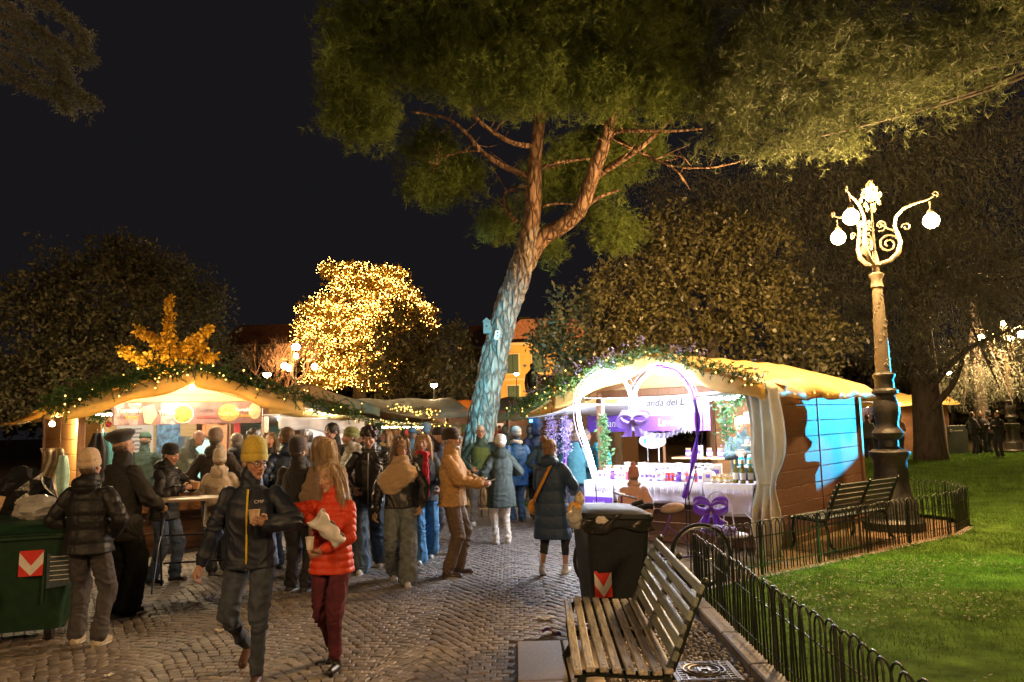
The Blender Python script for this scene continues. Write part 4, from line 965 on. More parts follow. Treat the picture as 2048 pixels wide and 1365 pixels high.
def rrect(w, d, r, n=4):
    out = []
    for cx, cy, a0 in ((w/2-r, d/2-r, 0), (-w/2+r, d/2-r, PI/2), (-w/2+r, -d/2+r, PI), (w/2-r, -d/2+r, 1.5*PI)):
        for k in range(n+1): a = a0+PI/2*k/n; out.append((cx+r*math.cos(a), cy+r*math.sin(a)))
    return out
def loft(b, secs, cap=True):
    V = []; n = len(secs[0][0])
    for poly, z in secs: V += [(x, y, z) for x, y in poly]
    Fc = [(i*n+j, i*n+(j+1) % n, (i+1)*n+(j+1) % n, (i+1)*n+j) for i in range(len(secs)-1) for j in range(n)]
    if cap: Fc += [tuple(range(n-1, -1, -1)), tuple(range((len(secs)-1)*n, len(secs)*n))]
    return b.add(V, Fc)
b = MB(); loft(b, [(rrect(.44, .48, .05), .08), (rrect(.48, .52, .06), .3), (rrect(.56, .62, .07), .93), (rrect(.6, .67, .07), .94), (rrect(.6, .67, .07), 1.0), (rrect(.57, .64, .07), 1.005)]); b.build('body', m_bin, wb, 1)
b = MB(); loft(b, [(rrect(.63, .68, .08), 0), (rrect(.65, .7, .09), .015), (rrect(.63, .68, .1), .05), (rrect(.5, .56, .1), .075), (rrect(.3, .36, .1), .085)]); b.build('lid', m_bin, wb, 1, loc=(0, 0, 1.0), rot=(R(1), R(3), R(-2)))
b = MB(); b.tube([(.26, .32, .98), (.3, .42, 1.02), (.3, .46, 1.02)], .018, n=6); b.tube([(.05, .32, .98), (.0, .42, 1.02), (.0, .46, 1.02)], .018, n=6); b.tube([(-.02, .46, 1.02), (.32, .46, 1.02)], .016, n=6); b.build('handle', m_bin, wb, 1)
b = MB(); b.tube([(.27, .02, 1.04), (.36, -.02, 1.07), (.4, -.04, 1.06)], .03, n=7); b.tube([(.25, .12, 1.06), (.35, .1, 1.09)], .028, n=7); b.build('hinge', m_bin, wb, 1)
for s in (-1, 1):
    b = MB(); b.lathe([(.02, -.03), (.09, -.03), (.1, -.015), (.1, .015), (.09, .03), (.02, .03)], n=16, rot=Euler((0, PI/2, 0)).to_matrix()); b.build('wheel', m_black, wb, 1, loc=(s*.22, .27, .1))
chevron(wb, .15, .22, (-.155, -.285, .46), (R(-4.5), 0, 0))
b = MB(); b.grid(lambda i, j: (-.33+.62*i+.02*math.sin(j*8), -.33-.02*math.sin(i*16+j*3), 1.03-.13*j-.02*math.sin(i*9)), 20, 5, thick=.003); b.build('bin_liner', M('dark_liner', (.02, .018, .016), rough=.25, bump=.3, scale=20), wb, 2)
def crumple(name, loc, size, mat, label, seed, cat='litter'):
    b = MB(); b.ell((0, 0, 0), (1, 1, 1), n=14, m=10); V = np.array(b.V); nz = pnoise(V*2.1+seed)*.6+pnoise(V*5+seed)*.25; V *= (1+nz)[:, None]; b.V = [tuple(p) for p in V*np.array(size)]
    o = b.build(name, mat, None, False, loc=loc); return tag(o, label, cat)
crumple('paper_cup', (.55, 7.05, 1.17), (.04, .04, .06), m_trash, 'crumpled brown paper cup on the left rim of the wheelie bin', 3)
crumple('crumpled_paper', (.5, 7.0, 1.1), (.06, .05, .05), M('orange_wrap', (.6, .3, .05), rough=.4), 'orange wrapping stuffed at the edge of the bin lid', 5)
crumple('plastic_bag', (.5, 6.98, 1.02), (.07, .06, .09), m_bag, 'clear plastic bag hanging from the bin rim', 8)
crumple('napkin_ball', (.72, 6.93, 1.0), (.06, .03, .035), m_paper, 'torn napkin stuck on the front of the bin liner', 9)
# ------------------------------------------------------------------ green container on the left
m_grn = M('green_hdpe', (.008, .032, .014), rough=.45, var=.3, scale=12, bump=.1); 
gb = tag(empty('green_container', (-4.72, 7.55, 0), R(18)), 'large dark green waste container at the left edge of the picture', 'waste bin')
b = MB(); loft(b, [(rrect(1.05, .7, .06), .12), (rrect(1.1, .76, .07), .35), (rrect(1.24, .88, .07), .92), (rrect(1.32, .96, .08), .93), (rrect(1.32, .96, .08), 1.0)]); b.build('body', m_grn, gb, 1)
b = MB(); loft(b, [(rrect(1.36, 1.0, .09), 0), (rrect(1.38, 1.02, .09), .02), (rrect(1.3, .94, .1), .06), (rrect(1.0, .7, .1), .08)]); b.build('lid', m_grn, gb, 1, loc=(0, 0, 1.0), rot=(R(2), 0, 0))
for x in (-.4, .0, .4): MB().box((x, -.44, .62), (.03, .03, .5), rot=(R(-7), 0, 0), bev=.008).build('rib', m_grn, gb)
MB().tube([(-.5, -.47, .97), (.5, -.47, .97)], .02, n=6).build('grab_rail', m_grn, gb)
chevron(gb, .19, .22, (.3, -.452, .72), (R(-9), 0, 0))
b = MB(); b.prism([(-.1, -.19), (.12, -.17), (.12, .19), (-.1, .17)], -.004, 0); o = b.build('notice_sheet', M('notice_print', (.03, .05, .06), rough=.4, var=.5, scale=20, bump=0), gb, loc=(.52, -.43, .68), rot=(R(-9), 0, R(6)))
for k in range(7): MB().box((0, -.006, .12-.04*k), (.15, .002, .006)).build('text_line', m_refw, o)
for s in (-1, 1):
    for y in (-.25, .25):
        b = MB(); b.lathe([(.02, -.03), (.09, -.03), (.1, 0), (.09, .03), (.02, .03)], n=14, rot=Euler((0, PI/2, 0)).to_matrix()); b.build('wheel', m_black, gb, 1, loc=(s*.42, y, .1))
crumple('rubbish_bag', (-5.05, 8.3, 1.2), (.3, .25, .3), M('black_bag', (.012, .012, .012), rough=.22, bump=.3, scale=15, spec=.7), 'shiny black rubbish bag heaped behind the green container', 11, 'rubbish bag')
crumple('rubbish_bag', (-4.45, 7.55, 1.15), (.22, .16, .12), m_bag, 'clear bag of papers lying on the green container lid', 15, 'rubbish bag')
for k, (x, y, z, rx, lb) in enumerate([(-4.95, 7.4, 1.2, .5, 'folded brown carton leaning on the green container lid'), (-5.3, 7.6, 1.22, .8, 'flattened carton at the far left on the green container')]):
    o = MB().box((0, 0, 0), (.42, .5, .012)).build('carton', M('cardboard', (.35, .22, .12), rough=.8, var=.2, scale=20), None, loc=(x, y, z), rot=(rx, .25, .5+k)); tag(o, lb, 'carton')
b = MB(); b.grid(lambda i, j: (.3*(i-.5)*(1-.3*j)+.03*math.sin(j*9), .05*math.sin(i*12+j*4), .8*(1-j)), 16, 14, thick=.004)
o = b.build('hanging_sheet', M('foil_sheet', (.3, .24, .17), rough=.22, var=.3, metal=.4, scale=10, bump=.4), None, 2, loc=(-6.55, 11.4, .85), rot=(0, 0, .3)); tag(o, 'crumpled shiny sheet hanging by the left wall of the food chalet', 'plastic sheet')
b = MB(); b.grid(lambda i, j: (.14*(i-.5)*(.7+.5*math.sin(j*PI)), .02*math.sin(i*8), .55*(1-j)), 8, 10, thick=.006)
o = b.build('rain_cape', M('mint_plastic', (.35, .55, .5), rough=.35), None, 2, loc=(-6.3, 11.25, 1.0), rot=(0, 0, .3)); tag(o, 'pale mint plastic bag hanging by the food chalet wall', 'plastic bag')

# ------------------------------------------------------------------ high tables
m_top = M('table_laminate', (.5, .38, .27), rough=.35, var=.15, scale=7, stretch=(1, 5, 1), bump=.05)
m_leg = M('dark_steel', (.03, .03, .032), rough=.35, metal=.6, bump=.05)
def high_table(loc, rz, label, L=.95, wd=.5):
    e = tag(empty('high_table', loc, rz), label, 'table', 'folding high tables')
    P = []
    for k in range(24):
        a = 2*PI*k/24; c, s = math.cos(a), math.sin(a); P.append((math.copysign(abs(c)**.7, c)*L/2, math.copysign(abs(s)**.7, s)*wd/2))
    b = MB(); loft(b, [(P, 1.025), ([(x*1.01, y*1.02) for x, y in P], 1.035), (P, 1.055)]); b.build('table_top', m_top, e, 1)
    for s in (-1, 1):
        for q in (-1, 1):
            MB().tube([(s*.33, q*.2, 1.02), (s*.33+.05*s, -q*.06, .5), (s*.4, -q*.26, 0)], .013, n=6).build('leg', m_leg, e)
    MB().tube([(-.33, 0, .3), (.33, 0, .3)], .011, n=6).build('foot_rail', m_leg, e); MB().tube([(-.33, 0, .62), (.33, 0, .62)], .011, n=6).build('cross_rail', m_leg, e)
    return e
high_table((-3.85, 9.7, 0), R(12), 'pale topped folding high table in front of the food chalet')
# ------------------------------------------------------------------ bicycle and iron chair before the lavender stall
m_tyre = M('tyre', (.012, .012, .012), rough=.7, bump=.2); m_frame = M('violet_frame', (.12, .05, .25), rough=.3, metal=.2, bump=0); m_seat = M('beige_felt', (.42, .3, .26), rough=.9, var=.15, scale=50, bump=.3)
def bicycle(loc, rz, label):
    e = tag(empty('bicycle', loc, rz), label, 'bicycle'); A = Vector((-.56, 0, .34)); B = Vector((.52, 0, .34))
    for c in (A, B):
        w = empty('wheel', c); w.parent = e; del_ = None
        b = MB(); b.tube([(math.cos(t)*.33, 0, math.sin(t)*.33) for t in np.linspace(0, 2*PI, 37)[:-1]], .02, n=7, closed=True); b.build('tyre', m_tyre, w, 2)
        b = MB(); b.tube([(math.cos(t)*.305, 0, math.sin(t)*.305) for t in np.linspace(0, 2*PI, 37)[:-1]], .009, n=5, closed=True); b.build('rim', m_metal, w, 2)
        b = MB()
        for k in range(18): a = k*PI/9; b.tube([(0, .015*(-1)**k, 0), (math.cos(a)*.3, 0, math.sin(a)*.3)], .0016, n=3)
        b.build('spokes', m_metal, w); b = MB(); b.tube([(0, -.04, 0), (0, .04, 0)], .018, n=8); b.build('hub', m_metal, w)
        b = MB(); b.tube([(math.cos(t)*.37, 0, math.sin(t)*.37) for t in np.linspace(-.1, PI*.95, 16)], .022, n=6, flat=.4); b.build('mudguard', m_frame, e, 2)
    bb = Vector((-.02, 0, .3)); st = Vector((.2, 0, .78)); hd = Vector((-.36, 0, .8))
    b = MB()
    for p, q, r in ((hd, A, .014), (hd-Vector((0, 0, .08)), bb, .018), (bb, st, .016), (bb, B, .011), (st-Vector((.03, 0, .12)), B, .009), (hd, hd+Vector((.02, 0, .22)), .012)): b.tube([p, q], r, n=7)
    b.build('frame', m_frame, e, 1)
    b = MB(); b.tube([hd+Vector((.12, -.27, .2)), hd+Vector((-.02, -.2, .24)), hd+Vector((.02, 0, .22)), hd+Vector((-.02, .2, .24)), hd+Vector((.12, .27, .2))], .012, n=6); b.build('handlebar', m_metal, e, 1)
    b = MB(); b.ell((0, 0, 0), (.14, .11, .055), n=14, m=8); V = np.array(b.V); V[:, 1] *= np.where(V[:, 0] < 0, 1+V[:, 0]*4.2, 1); b.V = [tuple(p) for p in V]; b.build('saddle', m_seat, e, 2, loc=st+Vector((.02, 0, .08)), rot=(0, R(-8), 0))
    b = MB(); b.tube([(math.cos(t)*.09, -.03, math.sin(t)*.09) for t in np.linspace(0, 2*PI, 21)[:-1]], .008, n=4, closed=True); b.build('chainring', m_metal, e, loc=bb)
    b = MB(); b.tube([bb+Vector((0, -.05, 0)), bb+Vector((.12, -.06, -.12))], .01, n=5).tube([bb+Vector((0, .05, 0)), bb+Vector((-.12, .06, .12))], .01, n=5); b.build('crank', m_metal, e)
    return e
bicycle((1.5, 8.95, 0), R(6), 'violet decorated bicycle with beige saddle behind the wheelie bin')
m_ironw = M('white_iron', (.6, .58, .66), rough=.4, bump=.1)
def iron_chair(loc, rz, label):
    e = tag(empty('iron_chair', loc, rz), label, 'chair')
    b = MB(); b.lathe([(.001, .43), (.2, .43), (.21, .44), (.2, .455), (.001, .46)], n=20); b.build('seat', m_ironw, e, 1)
    for k in range(4):
        a = PI/4+k*PI/2; b = MB(); b.tube([(math.cos(a)*.17, math.sin(a)*.17, .43), (math.cos(a)*.16, math.sin(a)*.16, .2), (math.cos(a)*.24, math.sin(a)*.24, 0)], .009, n=5); b.build('leg', m_ironw, e)
    b = MB(); b.tube([(-.2, .12, .44), (-.21, .17, .7)]+[(-math.cos(t)*.21, .19, .74+math.sin(t)*.2) for t in np.linspace(0, PI, 10)]+[(.21, .17, .7), (.2, .12, .44)], .009, n=5); b.build('back_frame', m_ironw, e, 1)
    for s in (-1, 1):
        b = MB(); b.tube([p+Vector((0, .18, 0)) for p in spiral(Vector((s*.09, 0, .76)), .085, .015, PI/2, s*1.6, 24)], .007, n=5); b.tube([(s*.09, .18, .68), (s*.03, .15, .46)], .007, n=5); b.build('scroll', m_ironw, e, 1)
        b = MB(); b.tube([(s*.2, .16, .66), (s*.24, -.02, .68), (s*.2, -.16, .62), (s*.18, -.15, .44)], .008, n=5); b.build('armrest', m_ironw, e, 1)
    return e
iron_chair((2.55, 9.75, 0), R(30), 'white scrolled iron chair behind the bicycle wheel')
ribbon_bow('ribbon_bow', Vector((2.3, 9.62, .78)), R(-20), .3, m_tulle, 'dark purple tulle bow tied to the iron chair')
crumple('purple_cushion', (2.4, 9.7, .5), (.2, .18, .06), M('violet_cushion', (.2, .14, .4), rough=.8), 'violet cushion on the iron chair seat', 22, 'cushion')
# bird box and plate on the pine
# (hung later with the tree)
# ------------------------------------------------------------------ people
TMP = bpy.data.scenes.new('tmp')
def remesh(b, vox, sm=3):
    me = bpy.data.meshes.new('t'); me.from_pydata(b.V, [], b.Fc); ob = bpy.data.objects.new('t', me); TMP.collection.objects.link(ob)
    md = ob.modifiers.new('r', 'REMESH'); md.mode = 'VOXEL'; md.voxel_size = vox
    if sm: s = ob.modifiers.new('s', 'SMOOTH'); s.factor = .5; s.iterations = sm
    vl = TMP.view_layers[0]; vl.update(); ev = ob.evaluated_get(vl.depsgraph); m2 = ev.to_mesh()
    n = len(m2.vertices); V = np.empty(n*3, np.float32); m2.vertices.foreach_get('co', V)
    N = np.empty(n*3, np.float32); m2.vertex_normals.foreach_get('vector', N)
    k = len(m2.loops); L = np.empty(k, np.int32); m2.loops.foreach_get('vertex_index', L)
    q = len(m2.polygons); lt = np.empty(q, np.int32); m2.polygons.foreach_get('loop_total', lt)
    ev.to_mesh_clear(); bpy.data.objects.remove(ob); bpy.data.meshes.remove(me)
    T = L.reshape(-1, 4) if (lt == 4).all() else None
    return V.reshape(-1, 3).astype(float), N.reshape(-1, 3).astype(float), T
def rcone(b, p0, p1, r0, r1, n=10, flat=1.):
    p0, p1 = Vector(p0), Vector(p1); d = (p1-p0); L = d.length; d = d/L if L > 1e-6 else Vector((0, 0, 1))
    pts = []; rs = []
    for a in (-80, -50, -20): pts.append(p0+d*(r0*math.sin(R(a)))); rs.append(r0*math.cos(R(a)))
    for q in (.33, .66): pts.append(p0+d*L*q); rs.append(r0+(r1-r0)*q)
    for a in (20, 50, 80): pts.append(p1+d*(r1*math.sin(R(a)))); rs.append(r1*math.cos(R(a)))
    return b.tube(pts, rs, n=n, flat=flat)
def chain(b, P, rr, n=10, flat=1.):
    for k in range(len(P)-1): rcone(b, P[k], P[k+1], rr[k], rr[k+1], n, flat)
    return b
def rings(b, fr, secs, n=16):
    """secs: (z, cx, cy, rx, ry) in the frame fr; closed at both ends"""
    V = []
    for (z, cx, cy, rx, ry) in secs:
        for j in range(n):
            a = 2*PI*j/n; c, s = math.cos(a), math.sin(a); V.append(fr @ Vector((cx+math.copysign(abs(c)**.85, c)*rx, cy+math.copysign(abs(s)**.85, s)*ry, z)))
    k = len(secs); Fc = [(i*n+j, i*n+(j+1) % n, (i+1)*n+(j+1) % n, (i+1)*n+j) for i in range(k-1) for j in range(n)]
    Fc += [tuple(range(n-1, -1, -1)), tuple(range((k-1)*n, k*n))]
    return b.add(V, Fc)
def ik(a, b_, l1, l2, pole):
    d = b_-a; L = min(d.length, (l1+l2)*.995); d.normalize(); x = (l1*l1-l2*l2+L*L)/(2*L); h = math.sqrt(max(l1*l1-x*x, 0))
    p = (pole-d*pole.dot(d)); p = p.normalized() if p.length > 1e-6 else d.orthogonal().normalized()
    return a+d*x+p*h, a+d*L
SKIN = M('skin', (1, 1, 1), rough=.5, var=.06, scale=40, bump=.05, attr='Col', spec=.35)
m_eyew = M('eye_white', (.55, .5, .47), rough=.2, bump=0); m_iris = M('iris', (.03, .02, .015), rough=.15, bump=0)
m_hairs = {}
def hairmat(c):
    return M('hair_%s' % '_'.join('%03d' % int(x*1000) for x in c), c, rough=.42, var=.5, scale=55, stretch=(1, 1, .12), bump=.8, spec=.45, dist=.01)
FAB = {}
def fabric(kind, c):
    nm = kind+'_%s' % '_'.join('%03d' % int(x*1000) for x in c)
    if kind == 'nylon': return M(nm, c, rough=.52, var=.12, scale=12, bump=.25, spec=.3, dist=.015)
    if kind == 'wool': return M(nm, c, rough=.95, var=.25, scale=90, bump=.5, sheen=.4, dist=.006)
    if kind == 'denim': return M(nm, c, rough=.85, var=.3, scale=14, bump=.3, col2=tuple(min(1, x*1.25) for x in c), dist=.01)
    if kind == 'leather': return M(nm, c, rough=.42, var=.2, scale=20, bump=.15, spec=.5, dist=.01)
    if kind == 'knit': return M(nm, c, rough=.95, var=.25, scale=120, stretch=(1, 1, .4), bump=.8, sheen=.3, dist=.006)
    return M(nm, c, rough=.8, var=.2, scale=25, bump=.25, dist=.01)
def hand_geo(b, w, d, nrm, side, curl=.5, s=1., sep=None):
    """palm and five bent fingers; w wrist, d pointing direction, nrm palm normal, side = towards thumb"""
    d = d.normalized(); nrm = (nrm-d*nrm.dot(d)).normalized(); t = d.cross(nrm).normalized()
    if t.dot(side) < 0: t = -t
    P = lambda x, y, z: w+(d*x+t*y+nrm*z)*s
    chain(b, [P(0, 0, 0), P(.035, .0, 0), P(.085, .004, .002)], [.026*s, .034*s, .036*s], n=8, flat=1.)
    for k, (y, L, r) in enumerate([(.03, .07, .0095), (.01, .078, .01), (-.011, .072, .0095), (-.03, .058, .0085)]):
        a = R(12)+curl*.35; p = P(.082, y, .002); pts = [p]
        for q, seg in enumerate((.45, .32, .25)):
            a2 = a+curl*q*1.05; p = p+(d*math.cos(a2)+nrm*math.sin(a2)+t*(y*1.2))*(L*seg*s); pts.append(p)
        chain(b, pts, [r*s*1.05, r*s, r*s*.95, r*s*.82], n=6)
    p = P(.025, .026, .006); pts = [p, p+(d*.55+t*.75+nrm*.35)*(.038*s)]; pts.append(pts[-1]+(d*.8+t*.15+nrm*(.35+.5*curl))*(.03*s)); pts.append(pts[-1]+(d*.75-t*.15+nrm*(.4+.6*curl))*(.022*s))
    chain(b, pts, [.015*s, .0115*s, .0105*s, .009*s], n=6)
def wrinkle(V, seed):
    a = pnoise(V*3.1+seed)*.35; b_ = pnoise(V*3.7-seed)*.35; P = V+np.stack([a, b_, a-b_], 1)
    n = pnoise(P*np.array([5.2, 5.2, 9.5])+seed); m = pnoise(P*np.array([11, 11, 15])+seed*2)
    return 1.1-2.6*np.abs(n)**.75+m*.5
PEOPLE = {}
def person(label, pos, yaw=0, h=1.72, top=('plain', (.02, .02, .025)), bottom=('denim', (.03, .04, .06)), shoes=(.03, .025, .02), skin=(.42, .24, .16), hair=('short', (.05, .03, .02)), hat=None,
           hem=.83, tk=.024, fit='straight', pose=None, lod=1, hood=False, glasses=False, beard=None, scarf=None, gloves=None, eyes=True, group='market visitors', quilt=0, wide=1., z0=0., cuff=.1, sole=(.5, .47, .42), vest=None, collar=True, zipc=None, eyew=None, hemw=0., smile=0):
    po = dict(feet=((-.1, 0, 0, 0), (.1, 0, 0, 0)), lean=0, twist=0, side=0, hl=None, hr=None, hy=0, hp=0, hr_=0, pel=(0, 0, 0), curl=.5)
    if pose: po.update(pose)
    s = h/1.75; fem = wide < 1
    vox = {0: .0075, 1: .011, 2: .02, 3: .032}[lod]*1.0
    pel = Vector((po['pel'][0], po['pel'][1], .93+po['pel'][2]))
    TF = Matrix.Translation(pel) @ Matrix.Rotation(R(po['twist']), 4, 'Z') @ Matrix.Rotation(R(po['lean']), 4, 'X') @ Matrix.Rotation(R(po['side']), 4, 'Y')
    PF = Matrix.Translation(pel) @ Matrix.Rotation(R(po['twist']*.5), 4, 'Z')
    T = lambda x, y, z: TF @ Vector((x, y, z-.93))
    sw = .178*(.93 if fem else 1.02)*wide
    neck = T(0, .015, 1.47); SHL = T(sw, .01, 1.385); SHR = T(-sw, .01, 1.385)
    HF = Matrix.Translation(T(0, -.005, 1.635)) @ TF.to_3x3().to_4x4() @ Matrix.Rotation(R(po['hy']), 4, 'Z') @ Matrix.Rotation(R(po['hp']), 4, 'X') @ Matrix.Rotation(R(po['hr_']), 4, 'Y')
    HFn = Matrix.Translation(T(0, .02, 1.53)) @ TF.to_3x3().to_4x4() @ Matrix.Rotation(R(po['hy']), 4, 'Z') @ Matrix.Rotation(R(po['hp']), 4, 'X') @ Matrix.Rotation(R(po['hr_']), 4, 'Y') @ Matrix.Translation((0, -.02, .105))
    HF = HFn @ Matrix.Scale(1.07, 4)
    Hh = lambda x, y, z: HF @ Vector((x, y, z))
    # legs
    legs = []
    for sd, ft in ((-1, po['feet'][0]), (1, po['feet'][1])):
        hip = PF @ Vector((sd*.092, 0, -.01)); fy = R(ft[3]); ank = Vector((ft[0], ft[1], ft[2]+.085)); fwd = Vector((math.sin(fy), -math.cos(fy), 0))
        kn, an = ik(hip, ank, .445, .42, fwd*1.0+Vector((sd*.08, 0, 0)))
        pitch = ft[4] if len(ft) > 4 else 0
        legs.append((hip, kn, an, fwd, pitch))
    # arms: left (+x) and right (-x)
    arms = []
    for sd, sh, tg in ((1, SHL, po['hl']), (-1, SHR, po['hr'])):
        if tg is None: tgt = T(sd*(sw+.07), -.04, .9); pole = Vector((sd*.35, 1, 0))
        elif tg == 'pocket': tgt = T(sd*(sw+.0), -.1, 1.0); pole = Vector((sd*1, .7, 0))
        else: tgt = Vector(tg[:3]); pole = Vector(tg[3:6]) if len(tg) > 3 else Vector((sd*.8, .5, -.6))
        el, wr = ik(sh, tgt, .285, .255, pole); arms.append((sd, sh, el, wr))
    # ---------------- body, one skin
    b = MB()
    rings(b, TF, [(-.06, 0, 0, .1, .08), (-.02, 0, 0, .15, .1), (.03, 0, 0, .155, .105), (.15, 0, 0, .128, .09), (.3, 0, -.005, .148, .105), (.42, 0, 0, .15*wide, .095), (.5, 0, .01, .1, .075), (.54, 0, .015, .06, .055)], 14)
    for hip, kn, an, fwd, pt in legs: chain(b, [hip, kn, an], [.082, .052, .036], 10); pm_ = Matrix.Rotation(pt, 3, Vector((0, 0, 1)).cross(fwd)) if pt else Matrix.Identity(3); rcone(b, an+pm_ @ Vector((0, 0, -.045)), an+pm_ @ (fwd*.12-Vector((0, 0, .06))), .03, .022, 8)
    for sd, sh, el, wr in arms:
        chain(b, [sh, el, wr], [.05, .038, .027], 10)
        if lod >= 2: rcone(b, wr, wr+(wr-el).normalized()*.1, .035, .028, 8)
    chain(b, [T(0, .012, 1.42), T(0, .018, 1.5), Hh(0, .02, -.05)], [.062, .055, .052], 12)
    e3 = HF.to_3x3()
    for c, r in [((0, .015, .03), (.075, .094, .084)), ((0, -.02, -.02), (.063, .072, .086)), ((0, -.03, -.068), (.05, .056, .042)), ((0, -.072, -.094), (.022, .018, .018)), ((0, -.078, .03), (.048, .016, .012)), ((.038, -.062, -.02), (.021, .021, .02)), ((-.038, -.062, -.02), (.021, .021, .02)), ((0, -.087, -.055), (.023, .012, .011)), ((.077, .012, -.008), (.01, .019, .032)), ((-.077, .012, -.008), (.01, .019, .032))]:
        b.ell(Hh(*c), r, n=12, m=8, rot=e3)
    rcone(b, Hh(0, -.088, .018), Hh(0, -.11, -.024), .0085, .0125, 8)
    for q in (-1, 1): b.ell(Hh(q*.012, -.1, -.03), (.009, .011, .008), n=6, m=5)
    V, N, Q = remesh(b, vox, 3)
    if lod <= 1:                                                     # hands with five fingers
        hb = MB()
        for sd, sh, el, wr in arms:
            d = (wr-el).normalized(); key = 'pl' if sd > 0 else 'pr'; nrm = Vector(po.get(key, (-sd, -.2, .1))); sidev = Vector(po.get('t'+key[1], (0, -1, .3)))
            hand_geo(hb, wr+d*.0, Vector(po.get('d'+key[1], d)), nrm, sidev, po['curl'] if isinstance(po['curl'], (int, float)) else po['curl'][0 if sd > 0 else 1])
        hv, hn, hq = remesh(hb, .0048 if lod == 0 else .0065, 1)
    # colours
    HI = np.array(HF.inverted()); hl_ = V @ HI[:3, :3].T+HI[:3, 3]
    C = np.tile(np.array(skin), (len(V), 1)); inh = (hl_[:, 2] > -.13) & (np.abs(hl_[:, 0]) < .1) & (np.abs(hl_[:, 1]) < .13)
    lips = inh & (hl_[:, 1] < -.078) & (np.abs(hl_[:, 0]) < .024) & (np.abs(hl_[:, 2]+.056) < .0095); C[lips] = np.array(skin)*np.array([.85, .5, .5])
    chk = inh & (hl_[:, 1] < -.05) & (np.abs(np.abs(hl_[:, 0])-.04) < .02) & (np.abs(hl_[:, 2]+.022) < .025); C[chk] *= np.array([1.08, .86, .84])
    brw = inh & (hl_[:, 1] < -.06) & (np.abs(np.abs(hl_[:, 0])-.032) < .02) & (np.abs(hl_[:, 2]-.03) < .0065); hc = np.array(hair[1] if hair else (.05, .03, .02)); C[brw] = np.array(skin)*.3+hc*.5
    if beard:
        bz = inh & (hl_[:, 1] < .01) & (hl_[:, 2] < -.038) & ~lips; C[bz] = np.array(skin)*.25+np.array(beard)*.75
    if vest is None and gloves is not None: pass
    if lod <= 1:
        hC = np.tile(np.array(gloves if gloves else skin), (len(hv), 1)); Vb = np.concatenate([V, hv]); Qb = np.concatenate([Q, hq+len(V)]); Cb = np.concatenate([C, hC])
    else: Vb, Qb, Cb = V, Q, C
    me = fastmesh('body', Vb*s, Qb, True); ca = me.color_attributes.new('Col', 'FLOAT_COLOR', 'POINT'); ca.data.foreach_set('color', np.concatenate([Cb, np.ones((len(Cb), 1))], 1).astype(np.float32).ravel())
    P = link('person', me, SKIN, None, Vector((pos[0], pos[1], z0)), (0, 0, R(yaw))); tag(P, label, 'person', group)
    def out(name, V, Q, mat, dup=True): return link(name, fastmesh(name, V*s, Q, True), mat, P)
    def mb(name, b, mat, sm=2):
        b.V = [(x*s, y*s, z*s) for x, y, z in b.V]; return b.build(name, mat, P, sm)
    seed = abs(hash(label)) % 97 if False else sum(map(ord, label)) % 97
    # ---------------- trousers
    lw = {'slim': (.098, .066, .05, .052), 'straight': (.105, .08, .07, .072), 'wide': (.11, .1, .105, .12), 'flare': (.1, .075, .075, .1)}[fit]
    b = MB(); rings(b, PF, [(-.09, 0, 0, .1, .09), (-.03, 0, .005, .172, .122), (.05, 0, .005, .168, .122), (.16, 0, 0, .145, .108)], 14)
    for hip, kn, an, fwd, pt in legs:
        sh_ = (an-kn).normalized(); hm = an+sh_*(.085-cuff); m = kn.lerp(hm, .5)
        chain(b, [hip, kn, m, hm], lw, 10)
    V, N, Q = remesh(b, vox*1.05, 10)
    kd = np.zeros(len(V))
    for hip, kn, an, fwd, pt in legs: kd = np.maximum(kd, np.exp(-((V-np.array(kn))**2).sum(1)/.02)); kd = np.maximum(kd, .9*np.exp(-((V-np.array(an))**2).sum(1)/.025))
    V = V+N*(wrinkle(V, seed)*(.006+.016*kd))[:, None]; out('trousers', V, Q, fabric(*bottom))
    # ---------------- coat
    kind, col = top[0], top[1]; t = tk
    b = MB(); secs = [(.54, 0, .018, .05+t*.4, .055+t*.3), (.5, 0, .012, .1+t*.4, .075+t*.5), (.455, 0, .006, .135*wide+t*.4, .088+t*.7), (.42, 0, 0, .16*wide+t*.4, .098+t*.8), (.3, 0, -.006, .155*wide+t, .112+t), (.15, 0, -.004, (.14 if fem else .15)+t, .105+t), (.04, 0, 0, .16+t, .115+t), (-.02, 0, 0, .165+t+hemw*.3, .12+t)]
    zz = hem-.93
    if zz < -.04:
        n = max(1, int(-zz/.12))
        for k in range(1, n+1): q = k/n; secs.append((-.02+(zz+.02)*q, 0, 0, .165+t+(hemw+.005)*q+.004, .12+t+.02*q))
        up = [x for x in secs if x[0] >= -.021]; lo = [x for x in secs if x[0] < .045]
        rings(b, TF, up[::-1], 16); rings(b, PF, lo[::-1], 16)
    else: rings(b, TF, secs[::-1], 16)
    segs = []
    for sd, sh, el, wr in arms:
        ws = wr-(wr-el).normalized()*.015; chain(b, [sh, el, ws], [.052+t*.5, .045+t*.6, .036+t*.5], 10); segs += [(sh, el), (el, ws)]
    if collar: chain(b, [T(0, .012, 1.46), T(0, .008, 1.53)], [.075+t*.4, .07+t*.35], 12)
    if hood: b.ell(T(0, .1, 1.47), (.125, .075, .085), n=12, m=8); b.ell(T(0, .03, 1.475), (.12, .1, .05), n=12, m=8)
    V, N, Q = remesh(b, vox*1.1, 10)
